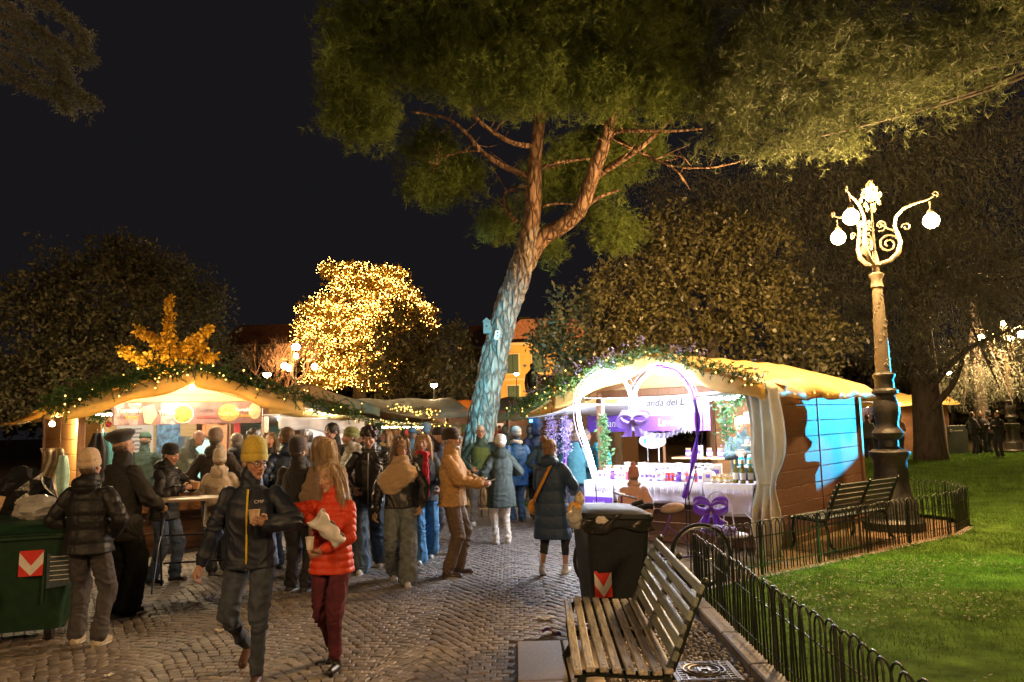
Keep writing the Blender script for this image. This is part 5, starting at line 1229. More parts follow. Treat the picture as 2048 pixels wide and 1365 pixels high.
    if quilt and lod <= 2:
        tf = np.array(TF.inverted()); lz = (V @ tf[:3, :3].T+tf[:3, 3])[:, 2]; best = np.full(len(V), 1e9); par = np.zeros(len(V))
        axd = np.maximum(np.abs((V @ tf[:3, :3].T+tf[:3, 3])[:, 0])-.15, 0)+.05; 
        for a, c in segs:
            a, c = np.array(a), np.array(c); dd = c-a; L = np.linalg.norm(dd); tt = np.clip(((V-a) @ dd)/L**2, 0, 1); ds = np.linalg.norm(V-a-tt[:, None]*dd, axis=1); cl = ds < best; best = np.where(cl, ds, best); par = np.where(cl, tt*L, par)
        onarm = best < axd+.01; pp = np.where(onarm, par, lz)
        g = np.abs(np.sin(PI*pp/quilt+pnoise(V*8)*.3))**.55; V = V+N*((g-.62)*.011+pnoise(V*26+seed)*.006)[:, None]
    else:
        ed = np.zeros(len(V))
        for sd, sh, el, wr in arms: ed = np.maximum(ed, np.exp(-((V-np.array(el))**2).sum(1)/.018)); ed = np.maximum(ed, .8*np.exp(-((V-np.array(wr))**2).sum(1)/.012))
        V = V+N*(wrinkle(V, seed)*(.009+.015*ed))[:, None]
    tm = fabric('nylon' if kind == 'puffer' else kind, col)
    cj = out('jacket', V, Q, tm)
    if zipc:
        b = MB(); pts = []
        tfz = [(.5, -.098), (.42, -.112), (.3, -.13), (.15, -.125), (.04, -.13), (zz, -.135)]
        pts = [TF @ Vector((.0, y-t*.75, z)) for z, y in tfz]; b.tube(pts, .008, n=5); o = mb('zip', b, M('zip_%d' % int(zipc[0]*1000), zipc, rough=.5))
    if vest:
        b = MB(); rings(b, TF, [(.05, 0, 0, .17+t, .128+t), (.15, 0, 0, .155+t, .118+t), (.3, 0, -.006, .162+t, .124+t), (.42, 0, 0, .15+t*.6, .11+t*.8), (.47, 0, 0, .1, .08)], 16); V, N, Q = remesh(b, vox*1.1, 3); out('vest', V, Q, fabric('plain', vest))
    # ---------------- shoes
    for hip, kn, an, fwd, pt in legs:
        b = MB(); pm = Matrix.Rotation(pt, 3, Vector((0, 0, 1)).cross(fwd)) if pt else Matrix.Identity(3)
        A = Vector((0, 0, -.06)); pts = [A-fwd*.045, A+fwd*.06, A+fwd*.14]; pts = [an+pm @ p for p in pts]
        chain(b, [an+pm @ Vector((0, 0, .02)), an+pm @ (A+Vector((0, 0, .012))-fwd*.02)], [.043, .046], 9); chain(b, pts, [.043, .043, .036], 9)
        V, N, Q = remesh(b, max(vox, .009), 2); zb = an.z-.085 if not pt else V[:, 2].min()+.004
        V[:, 2] = np.maximum(V[:, 2], zb+.004) if not pt else V[:, 2]; o = out('shoe', V, Q, fabric('leather', shoes) if sum(shoes) < .3 else fabric('plain', shoes))
        if lod <= 1 and sole:
            b = MB(); sp = []
            for k in range(14): a = 2*PI*k/14; sp.append((math.cos(a), math.sin(a)))
            lat = Vector((0, 0, 1)).cross(fwd); dn = Vector((0, 0, -1)); vs = []
            for z in (.072, .086): vs += [(an+pm @ (fwd*(.045+.125*c)+lat*(.044*sn*(1.05 if c > 0 else .9))+dn*z))*s for c, sn in sp]
            b.add(vs, [tuple(range(14)), tuple(range(27, 13, -1))]+[(k, (k+1) % 14+0, (k+1) % 14+14, k+14)[::-1] for k in range(14)]); so = b.build('sole', fabric('plain', sole), P, 1)
    # ---------------- head
    if eyes and lod <= 1:
        for q in (-1, 1):
            b = MB(); b.ell(Hh(q*.03, -.0735, .008), (.0115, .0115, .008), n=8, m=6, rot=e3); b.ell(Hh(q*.03, -.0825, .008), (.0048, .003, .0048), n=8, m=4, rot=e3, mi=1); b.V = [(x*s, y*s, z*s) for x, y, z in b.V]; b.build('eye', [m_eyew, m_iris], P, 2)
    if hair:
        st, hc = hair[0], hair[1]; b = MB(); hm_ = hairmat(hc); dn = 0
        if st != 'bald':
            b.ell(Hh(0, .024, .036), (.083, .097, .088), n=14, m=10, rot=e3)
            b.ell(Hh(0, .05, -.02), (.074, .06, .06), n=12, m=8, rot=e3)
        if st in ('long', 'wavy'):
            L = hair[2] if len(hair) > 2 else .2
            for q in (-1, 1):
                chain(b, [Hh(q*.06, -.012, .085), Hh(q*.082, -.002, .02), Hh(q*.09, .0, -.08), Hh(q*.095, -.005, -.09-L*.6), Hh(q*.08, -.02, -.1-L)], [.034, .03, .034, .036, .022], 9)
                chain(b, [Hh(q*.05, .06, .05), Hh(q*.07, .06, -.06), Hh(q*.08, .06, -.1-L)], [.05, .05, .035], 9)
            chain(b, [Hh(0, .07, .05), Hh(0, .085, -.08), Hh(0, .09, -.1-L)], [.06, .062, .045], 9)
        if st == 'bun': b.ell(Hh(.055, .08, .125), (.045, .045, .042), n=10, m=8, rot=e3); b.ell(Hh(0, .05, -.045), (.068, .06, .05), n=10, m=8, rot=e3)
        if st == 'curly':
            rr = random.Random(seed)
            for k in range(46):
                a = rr.uniform(0, 2*PI); z = rr.uniform(-.1, 1); q = math.sqrt(max(0, 1-z*z)); p = (math.cos(a)*q*.084, .02+math.sin(a)*q*.098, .045+z*.09)
                if p[1] < -.05 and p[2] < .075: continue
                b.ell(Hh(*p), .026, n=6, m=5)
        if b.V and not (hat and st in ('short', 'bald')):
            V, N, Q = remesh(b, max(.007, vox*.8), 2)
            HI = np.array(HF.inverted()); q = V @ HI[:3, :3].T+HI[:3, 3]
            am = .012 if st in ('long', 'wavy', 'curly') else .006
            w = pnoise(np.stack([q[:, 0]*70, q[:, 1]*70, q[:, 2]*(9 if st == 'long' else 22)+seed], 1))*am+pnoise(np.stack([q[:, 0]*26, q[:, 1]*26+seed, q[:, 2]*(5 if st == 'long' else 20)], 1))*am*1.3
            V = V+N*w[:, None]; out('hair', V, Q, hm_)
            if lod <= 1:
                r = np.random.default_rng(seed); lg = st in ('long', 'wavy'); n = 1500 if lg else 800; ii = r.integers(0, len(V), n); p0 = V[ii]+N[ii]*.001; up = np.array(HF.to_3x3() @ Vector((0, 0, 1))); up /= np.linalg.norm(up)
                d1 = N[ii]*r.uniform(.1, .5, (n, 1))-up*(.9 if lg else .35)+r.normal(0, .22 if lg else .5, (n, 3)); d1 /= np.linalg.norm(d1, axis=1)[:, None]; Ls = r.uniform(.04, .1, (n, 1)) if lg else r.uniform(.012, .028, (n, 1)); sd_ = np.cross(d1, N[ii]); sd_ /= np.linalg.norm(sd_, axis=1)[:, None]+1e-9
                p1_ = p0+d1*Ls*.5; p2_ = p0+d1*Ls-up*Ls*.15; wd = .0016
                SV = np.stack([p0-sd_*wd, p0+sd_*wd, p1_+sd_*wd, p1_-sd_*wd, p2_], 1).reshape(-1, 3); k5 = 5*np.arange(n)[:, None]
                ST_ = np.concatenate([np.array([[0, 1, 2]])+k5, np.array([[0, 2, 3]])+k5, np.array([[3, 2, 4]])+k5]); tag(out('hair_strands', SV, ST_, hm_), kind='stuff')
        elif hat and st == 'short':
            b = MB(); b.ell(Hh(0, .05, -.02), (.074, .052, .055), n=12, m=8, rot=e3); V, N, Q = remesh(b, max(.009, vox), 1); out('hair', V, Q, hm_)
    if beard and lod <= 1:
        b = MB(); b.ell(Hh(0, -.034, -.082), (.053, .056, .036), n=12, m=8, rot=e3); b.ell(Hh(0, -.074, -.092), (.028, .022, .025), n=10, m=6, rot=e3); rcone(b, Hh(-.022, -.089, -.046), Hh(.022, -.089, -.046), .008, .008, 6); V, N, Q = remesh(b, max(.008, vox*.8), 1); V += N*(pnoise(V*60)*.004)[:, None]; out('beard', V, Q, hairmat(beard))
    if hat:
        hk, hc = hat[0], hat[1]; HR = HF.to_3x3() @ Matrix.Rotation(R(-11), 3, 'X'); tall = hat[2] if len(hat) > 2 else .02; fm = fabric('knit', hc)
        if hk in ('beanie', 'pom'):
            b = MB(); nn = 48 if lod <= 1 else 20
            pr = [(.84, .0), (.98, .006), (1.03, .03), (1.02, .055), (.96, .06), (.985, .062), (.97, .085), (.92, .108+tall*.5), (.8, .13+tall*.8), (.58, .147+tall), (.3, .156+tall), (.01, .159+tall)]
            b.lathe([(r*.092, z) for r, z in pr], n=nn, c=Hh(0, .014, .0), sx=.96, sy=1.13, rib=.018, nr=24 if lod <= 1 else 0, rot=HR); hb_ = mb('beanie', b, fm)
            if hk == 'pom':
                b = MB(); b.ell(Vector((0, 0, 0)), .05, n=14, m=10); Vp = np.array(b.V); Vp *= (1+pnoise(Vp*60)[:, None]*.35); cpos = Hh(0, .02, .19); b.V = [tuple(np.array(cpos)+p) for p in Vp]; mb('pom_pom', b, fm, False)
        elif hk == 'beret':
            b = MB(); b.lathe([(.082, .0), (.09, .02), (.12, .045), (.128, .07), (.1, .1), (.05, .11), (.01, .112)], n=24, c=Hh(.01, .02, .045), sx=.98, sy=1.12, rot=HF.to_3x3() @ Matrix.Rotation(R(-14), 3, 'X')); mb('beret', b, fm)
        elif hk == 'cap':
            b = MB(); b.lathe([(.088, 0), (.09, .03), (.08, .07), (.05, .1), (.01, .108)], n=24, c=Hh(0, .012, .035), sy=1.13, rot=HF.to_3x3()); b.add([Hh(x, y, z) for x, y, z in [(-.06, -.07, .042), (-.055, -.15, .03), (0, -.17, .028), (.055, -.15, .03), (.06, -.07, .042), (.0, -.075, .055)]], [(0, 1, 2, 3, 4, 5)]); mb('cap', b, fabric('plain', hc))
        elif hk == 'hoodup':
            b = MB(); b.ell(Hh(0, .035, .03), (.108, .115, .125), n=16, m=10, rot=e3); b.ell(Hh(0, .06, -.07), (.11, .1, .1), n=14, m=8, rot=e3); V, N, Q = remesh(b, vox*1.1, 2); V += N*(pnoise(V*20)*.01)[:, None]; out('hood', V, Q, tm)
    if glasses and lod <= 1:
        b = MB()
        for q in (-1, 1):
            b.tube([Hh(q*.033+math.cos(a)*.025, -.098, .008+math.sin(a)*.02) for a in np.linspace(0, 2*PI, 17)[:-1]], .0026, n=4, closed=True); b.tube([Hh(q*.058, -.096, .012), Hh(q*.08, .0, .008)], .0024, n=4)
        b.tube([Hh(-.008, -.1, .012), Hh(.008, -.1, .012)], .0024, n=4); mb('glasses', b, m_black)
    if scarf:
        b = MB(); sc = scarf[0]; n = 14
        b.tube([T(math.cos(a)*(.088+.012*math.sin(3*a)), .008+math.sin(a)*.088, 1.505+.015*math.sin(2*a)) for a in np.linspace(0, 2*PI, n+1)[:-1]], .036, n=8, closed=True)
        if len(scarf) > 1: chain(b, [T(.03, -.11, 1.49), T(.02, -.165, 1.35), T(.03, -.175, 1.15), T(.03, -.17, 1.49-scarf[1])], [.035, .045, .05, .05], 8, .5)
        V, N, Q = remesh(b, max(vox, .01), 2); V += N*(pnoise(V*np.array([30, 30, 18])+seed)*.012)[:, None]; out('scarf', V, Q, fabric('wool', sc))
    Wm = Matrix.Translation(Vector((pos[0], pos[1], z0))) @ Matrix.Rotation(R(yaw), 4, 'Z')
    return dict(obj=P, W=Wm, s=s, T=lambda x, y, z: Wm @ (T(x, y, z)*s), hl=Wm @ (arms[0][3]*s), hr=Wm @ (arms[1][3]*s), H=lambda x, y, z: Wm @ (Hh(x, y, z)*s), local=lambda v: Wm @ (Vector(v)*s), Tl=T, mb=mb, out=out, vox=vox, TF=TF, seed=seed)
WALK = dict(feet=((-.085, .22, .05, 0, .5), (.085, -.2, 0, 0)), pel=(0, 0, -.02))
WALK2 = dict(feet=((-.085, -.2, 0, 0), (.085, .22, .05, 0, .5)), pel=(0, 0, -.02))
# ------------------------------------------------------------------ who stands where
def at(u, vf=None, vt=None, Y=None, hat=0.):
    p = G(u, vf) if vf else D(u, 900, Y); q = D(u, vt, p.y); return (p.x, p.y), (q.z-hat)/1.0
BLK = (.012, .012, .014); NAVY = (.016, .022, .045); GREY = (.1, .1, .11); BRN = (.2, .12, .06)
def thing_cup(c, label, r=.04, h=.095, mat=None, tilt=(0, 0, 0)):
    e = tag(empty('paper_cup', c, rot=tilt), label, 'cup'); m = mat or M('paper_cup', (.5, .36, .24), rough=.6, var=.1)
    b = MB(); b.lathe([(r*.72, -h/2), (r*.74, -h/2+.003), (r, h/2), (r*.96, h/2), (r*.7, -h/2+.01)], n=18); b.build('cup', m, e, 1)
    b = MB(); b.tube([(math.cos(t)*r, math.sin(t)*r, h/2) for t in np.linspace(0, 2*PI, 19)[:-1]], .003, n=5, closed=True); b.build('rim', m, e, 2); return e
# 1 man with the yellow beanie
p1 = person('man in yellow beanie and dark jacket with yellow zip holding a paper cup', (-2.02, 6.2), 4, 1.735, top=('nylon', (.014, .018, .032)), bottom=('denim', (.035, .042, .058)), shoes=(.09, .045, .03), hair=('short', (.12, .09, .06)), hat=('beanie', (.5, .36, .05), .035), glasses=True, lod=0, zipc=(.65, .45, .02), fit='slim', hem=.84, sole=(.3, .25, .2), tk=.026,
            pose=dict(feet=((-.1, .26, .1, -12, .75), (.08, -.14, 0, 4)), hl=(.19, -.3, 1.17, .9, .4, -.5), hr=(-.36, -.04, .86, -.3, 1, 0), hy=42, hp=12, curl=(.75, .5), dl=(-.75, -.45, .35), pl=(-.3, -.8, .2), tl=(0, 0, 1), pel=(0, 0, -.02)))
thing_cup(p1['hl']+Vector((-.08, -.055, .06)), 'beige paper cup in the hand of the man in the yellow beanie')
o = text('lettering', 'CMP', .035, m_refw, p1['obj'], (.1, -.19, 1.3), (PI/2, 0, R(12)))
# 2 woman in red
p2 = person('woman in red quilted jacket and maroon trousers holding a paper bag', (-1.46, 6.42), -8, 1.57, top=('puffer', (.5, .042, .012)), quilt=.062, bottom=('denim', (.06, .008, .016)), shoes=(.012, .011, .011), hair=('long', (.3, .19, .1), .13), wide=.95, lod=0, fit='slim', sole=None, hem=.82, tk=.024, cuff=.14,
            pose=dict(feet=((-.06, .2, .03, 0, .35), (.07, -.1, 0, 0)), hl=(.02, -.27, 1.03, 1, .3, -.6), hr=(-.06, -.27, 1.27, -1, .1, .35), hy=-18, hp=8, hr_=-8, curl=(.8, .7), pl=(-.3, -.5, .7), dr=(.8, -.5, -.1), pr=(0, -.4, -1), pel=(0, 0, -.02)))
e = tag(empty('paper_bag', p2['hr']+Vector((.13, -.07, -.06)), rot=(R(20), R(-38), 0)), 'crumpled white paper snack bag held by the woman in red', 'paper bag')
b = MB(); b.grid(lambda i, j: (.075*math.cos(i*2*PI)*(1-.35*(1-j))+.01*math.sin(j*14+i*9), .035*math.sin(i*2*PI)+.008*math.sin(i*20+j*6), -.14+.28*j+.015*math.sin(i*15)*j), 24, 10, thick=.002); b.build('paper', M('bag_paper', (.6, .57, .55), rough=.6, var=.15, scale=9, bump=.7), e, 2)
thing_cup(p2['hl']+Vector((-.08, -.06, .06)), 'small white paper cone cup held by the woman in red', .032, .09, M('white_cup', (.6, .55, .5), rough=.6))
# 3, 4 backs on the left
pos, h = at(172, 1290, 898, hat=.05)
person('person in beige ribbed beanie and black puffer seen from behind at left', pos, 176, h, top=('puffer', BLK), quilt=.13, bottom=('plain', (.05, .045, .05)), shoes=(.35, .3, .22), hair=('short', (.1, .07, .04)), hat=('beanie', (.5, .36, .24), .01), lod=0, fit='straight', tk=.05, hem=.84, hood=True, pose=dict(hl='pocket', hr='pocket', feet=((-.13, .02, 0, -8), (.12, -.04, 0, 10))))
pos, h = at(240, 1228, 866, hat=.02)
person('tall man in dark beret and long black coat beside the beige beanie', pos, 150, h, top=('plain', (.018, .016, .015)), bottom=('plain', (.014, .013, .013)), hair=('short', (.06, .04, .03)), hat=('beret', (.025, .02, .018)), lod=0, fit='wide', tk=.035, hem=.72, pose=dict(hl=(.18, -.3, 1.05), hr=(-.2, -.28, 1.02), feet=((-.12, 0, 0, 0), (.12, .02, 0, 0))))
# 5 man eating at the high table
pos, h = at(325, 1165, 888, hat=.02)
p5 = person('man in black beanie and padded jacket eating at the high table', pos, 78, h, top=('nylon', (.013, .013, .015)), bottom=('denim', (.05, .075, .13)), shoes=(.02, .018, .018), skin=(.46, .26, .18), hair=('short', (.06, .05, .04)), hat=('beanie', (.015, .015, .016), -.01), lod=0, hood=True, tk=.032, pose=dict(hl=(.12, -.36, 1.22, .9, .3, -.6), hr=(-.1, -.34, 1.2, -.9, .3, -.6), hp=10, lean=6, curl=.8, feet=((-.11, .08, 0, 0), (.1, -.1, 0, 0))), hem=.8)
b = MB(); loft(b, [(rrect(.06, .05, .01), 0), (rrect(.09, .075, .012), .09), (rrect(.085, .07, .012), .09)])
o = b.build('food_box', M('kraft_box', (.4, .22, .1), rough=.7), None, 1, loc=(p5['hl']+p5['hr'])/2+Vector((.09, 0, -.03))); tag(o, 'open brown paper food box held by the man in the black beanie', 'food box')
# 6..  around the food stall
pos, h = at(440, None, 890, 10.5, .1)
person('person in cream pom pom hat and cream coat with back turned', pos, 195, h, top=('wool', (.45, .36, .27)), bottom=('denim', (.03, .035, .05)), hat=('pom', (.5, .42, .33)), hair=('short', (.2, .14, .08)), lod=1, scarf=((.45, .37, .28),), hood=True, tk=.04, hem=.7, wide=.95, pose=dict(hl=(.15, -.3, 1.1), hr=(-.15, -.3, 1.1)))
pos, h = at(432, None, 856, 11.3, .04)
person('tall person in grey brown beanie with furry hood before the food counter', pos, 185, h, top=('plain', (.05, .04, .035)), hat=('beanie', (.22, .16, .12), .0), hair=('short', (.1, .08, .05)), lod=1, hood=True, tk=.035, scarf=((.25, .17, .1),), pose=dict(hl='pocket', hr='pocket'))
pos, h = at(474, None, 868, 12.0)
person('grey haired man in dark blue jacket with fur collar at the counter', pos, 190, h, top=('plain', (.025, .03, .045)), hair=('short', (.22, .19, .16)), lod=1, hood=True, scarf=((.12, .09, .06),), pose=dict(hl='pocket', hr='pocket'))
pos, h = at(572, None, 857, 10.9)
person('brown haired man in shiny navy puffer standing by the right post', pos, -140, h, top=('puffer', (.02, .032, .06)), quilt=.08, hair=('short', (.13, .08, .045)), lod=1, hood=True, tk=.035, pose=dict(hl='pocket', hr='pocket', hy=25))
pos, h = at(596, 1182, 879, hat=.03)
person('person in black beanie and fluffy black coat right of the yellow beanie', pos, 165, h, top=('wool', (.014, .013, .013)), bottom=('denim', (.018, .018, .022)), hat=('beanie', (.03, .022, .025), .02), hair=('short', (.05, .03, .02)), lod=1, tk=.045, hem=.78, pose=dict(hl=(.15, -.3, 1.1), hr=(-.15, -.3, 1.1)))
pos, h = at(655, None, 880, 9.2)
person('blond woman in brown hooded coat seen from behind', pos, 172, h, top=('wool', (.2, .13, .075)), bottom=('denim', (.03, .03, .035)), hair=('long', (.34, .22, .11), .1), lod=1, wide=.95, hood=True, tk=.04, hem=.55)
pos, h = at(668, None, 846, 12.3)
person('tall dark haired man looking down before the white sign', pos, -35, h, top=('plain', (.02, .018, .018)), hair=('short', (.02, .014, .012)), lod=1, pose=dict(hp=26, hl=(.1, -.3, 1.1), hr=(-.1, -.3, 1.1)))
pos, h = at(700, None, 855, 11.8, .03)
person('bearded man in olive green beanie and grey quilted jacket', pos, -62, h, top=('puffer', (.28, .25, .2)), quilt=.075, hat=('beanie', (.16, .17, .05), -.01), hair=('short', (.12, .08, .05)), beard=(.2, .14, .09), lod=1, vest=None, hood=True, pose=dict(hl='pocket', hr='pocket'))
pos, h = at(727, None, 860, 13.0)
person('red haired man facing left behind the leather jacket', pos, -80, h, top=('plain', (.02, .02, .03)), hair=('short', (.2, .09, .04)), lod=1)
pos, h = at(742, 1140, 851)
person('young man with curly dark hair in black leather jacket looking down', pos, 0, h, top=('leather', (.014, .013, .013)), bottom=('denim', (.07, .1, .13)), shoes=(.45, .42, .36), hair=('curly', (.03, .018, .012)), lod=0, fit='wide', hood=True, tk=.03, zipc=(.35, .35, .35), pose=dict(WALK2, hp=24, hl='pocket', hr='pocket'))
# shawl woman
pos, h = at(803, 1165, 872)
p19 = person('woman in glasses with beige shawl over a black jacket and wide jeans', pos, 6, h, top=('leather', (.014, .013, .013)), bottom=('denim', (.1, .115, .12)), shoes=(.5, .46, .42), hair=('wavy', (.14, .08, .05), .1), glasses=True, gloves=(.36, .24, .14), lod=0, wide=.95, fit='wide', hem=.9, pose=dict(WALK, hy=20, hp=8, hr=(-.3, -.06, .86), hl=(.24, -.1, .9)))
b = MB(); rings(b, p19['TF'], [(.15, -.1, -.03, .1, .12), (.25, -.07, -.02, .2, .165), (.36, -.03, -.01, .25, .165), (.44, 0, 0, .2, .14), (.52, 0, .0, .115, .115), (.6, 0, -.005, .1, .105)], 18)
V, N, Q = remesh(b, .011, 3); V += N*(pnoise(np.stack([V[:, 0]*6+V[:, 2]*14, V[:, 1]*9, V[:, 2]*20-V[:, 0]*9], 1))*.028)[:, None]; p19['out']('shawl', V, Q, fabric('wool', (.36, .24, .13)))
pos, h = at(850, 1122, 868)
person('smiling woman with long fair hair and bright red scarf', pos, 8, h, top=('plain', (.05, .055, .055)), bottom=('denim', (.06, .17, .3)), shoes=(.55, .52, .48), hair=('long', (.3, .17, .07), .14), scarf=((.5, .012, .016), .55), lod=0, wide=.95, fit='wide', hem=.84, tk=.03, pose=dict(WALK2, hy=-14, hr=(-.12, -.3, 1.14), hl=(.2, -.28, 1.0)))
# brown jacket man
pos, h = at(908, 1152, 857, hat=.02)
p21 = person('man in tan brown jacket and dark beanie checking something in his hand', pos, 82, h, top=('plain', (.36, .2, .07)), bottom=('plain', (.1, .065, .04)), shoes=(.05, .03, .022), hair=('short', (.25, .22, .2)), hat=('beanie', (.03, .018, .014), -.01), glasses=True, beard=(.4, .36, .32), lod=0, tk=.04, hem=.84, pose=dict(hl=(.1, -.36, 1.1, .6, .3, -.9), hr=(-.08, -.36, 1.1, -.6, .3, -.9), hp=4, curl=.6, feet=((-.12, .04, 0, -6), (.12, -.04, 0, 8))))
o = MB().box((0, 0, 0), (.15, .075, .012), bev=.004).build('phone', M('phone_glass', (.5, .52, .5), rough=.15, bump=0), None, loc=(p21['hl']+p21['hr'])/2+Vector((.1, 0, .02)), rot=(0, R(-20), 0)); tag(o, 'pale phone in the hands of the man in the tan jacket', 'phone')
pos, h = at(884, 1108, 856)
person('man in dark cap and grey trousers just behind the tan jacket', pos, 60, h, top=('plain', (.03, .028, .03)), bottom=('plain', (.05, .045, .045)), shoes=(.6, .58, .55), hair=('short', (.05, .04, .03)), hat=('cap', (.03, .02, .02)), lod=1, pose=dict(WALK, hl='pocket', hr='pocket'))
pos, h = at(965, 1046, 848)
person('bald man in glasses and green and black jacket beside the pine trunk', pos, 6, h, top=('plain', (.025, .06, .05)), bottom=('plain', (.12, .11, .1)), shoes=(.6, .6, .6), hair=('bald', (.2, .18, .16)), glasses=True, vest=(.07, .11, .03), lod=1, pose=dict(feet=((-.16, -.22, 0, -5), (.2, .18, .03, 10, .4)), pel=(0, 0, -.03), hl='pocket', hr='pocket'))
pos, h = at(1005, 1088, 869, hat=.03)
person('woman in white beanie and dark green parka with white trousers', pos, -162, h, top=('plain', (.04, .055, .048)), bottom=('plain', (.62, .55, .46)), shoes=(.55, .5, .46), hair=('short', (.2, .13, .07)), hat=('beanie', (.62, .56, .45), -.01), lod=1, wide=.96, hood=True, hem=.6, tk=.045, hemw=.03, fit='slim', pose=dict(hl='pocket', hr=(-.2, -.25, 1.15)))
pos, h = at(1036, 1046, 858)
person('person in bright blue puffer with pale grey hood behind the white beanie', pos, 205, h, top=('puffer', (.02, .1, .3)), quilt=.1, bottom=('denim', (.02, .05, .1)), hair=('short', (.1, .08, .06)), hat=('beanie', (.4, .42, .45), .0), scarf=((.5, .52, .55),), lod=1, tk=.045, hem=.7)
p26 = person('woman with hair bun in long dark blue padded coat with orange strap', at(1108, 1150, 872)[0], 158, at(1108, 1150, 880)[1], top=('puffer', (.022, .045, .09)), quilt=.16, bottom=('plain', (.02, .018, .02)), shoes=(.55, .5, .46), hair=('bun', (.2, .11, .05)), lod=0, wide=.97, hood=True, hem=.47, tk=.05, hemw=.03, fit='slim', cuff=.28, pose=dict(hl=(.16, -.32, 1.0), hr=(-.2, -.3, 1.05), feet=((-.12, -.12, 0, -4), (.12, .1, .03, 8, .35)), hy=-8))
e = tag(empty('shoulder_bag', (0, 0, 0)), 'mustard orange shoulder strap and bag across the dark blue coat', 'bag')
b = MB(); b.tube([p26['T'](*q) for q in [(-.06, .1, 1.47), (-.02, .165, 1.36), (.05, .19, 1.22), (.13, .18, 1.08), (.2, .13, .98), (.26, .02, .92)]], .03, n=6, flat=.25); b.build('strap', M('orange_strap', (.55, .24, .02), rough=.7, var=.2), e, 2)
b = MB(); b.ell(p26['T'](.29, -.08, .86), (.07, .1, .1), n=12, m=8); b.build('pouch', MATS['orange_strap'], e, 2)
pos, h = at(1264, None, 936, 9.9, .02)
person('child in dusty pink pom hat and pink coat before the lavender counter', pos, 190, h, top=('wool', (.62, .36, .3)), bottom=('denim', (.3, .16, .2)), hat=('pom', (.55, .24, .2), .02), hair=('short', (.2, .13, .08)), scarf=((.55, .36, .28),), lod=1, tk=.05, hem=.6, group='market visitors')
# vendors (on the raised chalet floors)
def install(fr, x, y, yawl, label, **k):
    p = fr @ Vector((x, y, 0)); return person(label, (p.x, p.y), math.degrees(fr.to_euler().z)+yawl, z0=.1, group='stall keepers', **k)
install(LS, -.72, 1.0, -10, 'bearded stall keeper in dark green jacket and green vest', h=1.78, top=('plain', (.02, .05, .045)), vest=(.06, .12, .1), hair=('short', (.1, .07, .04)), beard=(.16, .09, .05), lod=1, pose=dict(hl=(.15, -.3, 1.1), hr=(-.15, -.3, 1.1)))
install(LS, -.36, .75, 150, 'stall keeper in green cap and striped green jumper turned away', h=1.72, top=('plain', (.04, .07, .06)), hat=('cap', (.03, .06, .04)), hair=('short', (.1, .07, .05)), bottom=('plain', (.35, .27, .18)), lod=1, pose=dict(hl=(.15, -.3, 1.1), hr=(-.15, -.3, 1.1), lean=8))
install(LS, .2, .5, 60, 'bald stall keeper in grey fleece bending over the counter', h=1.84, top=('plain', (.09, .1, .08)), hair=('bald', (.2, .14, .1)), beard=(.25, .15, .09), lod=1, pose=dict(hl=(.15, -.45, 1.05), hr=(-.15, -.45, 1.05), lean=24, hp=28, pel=(0, .1, 0)))
install(HS, .5, 1.1, 20, 'stall keeper in dark top behind the lavender counter', h=1.74, top=('plain', (.03, .06, .07)), hair=('short', (.16, .1, .06)), lod=1, pose=dict(hl=(.05, -.34, 1.18), hr=(-.05, -.34, 1.18), hp=20, hy=-20))
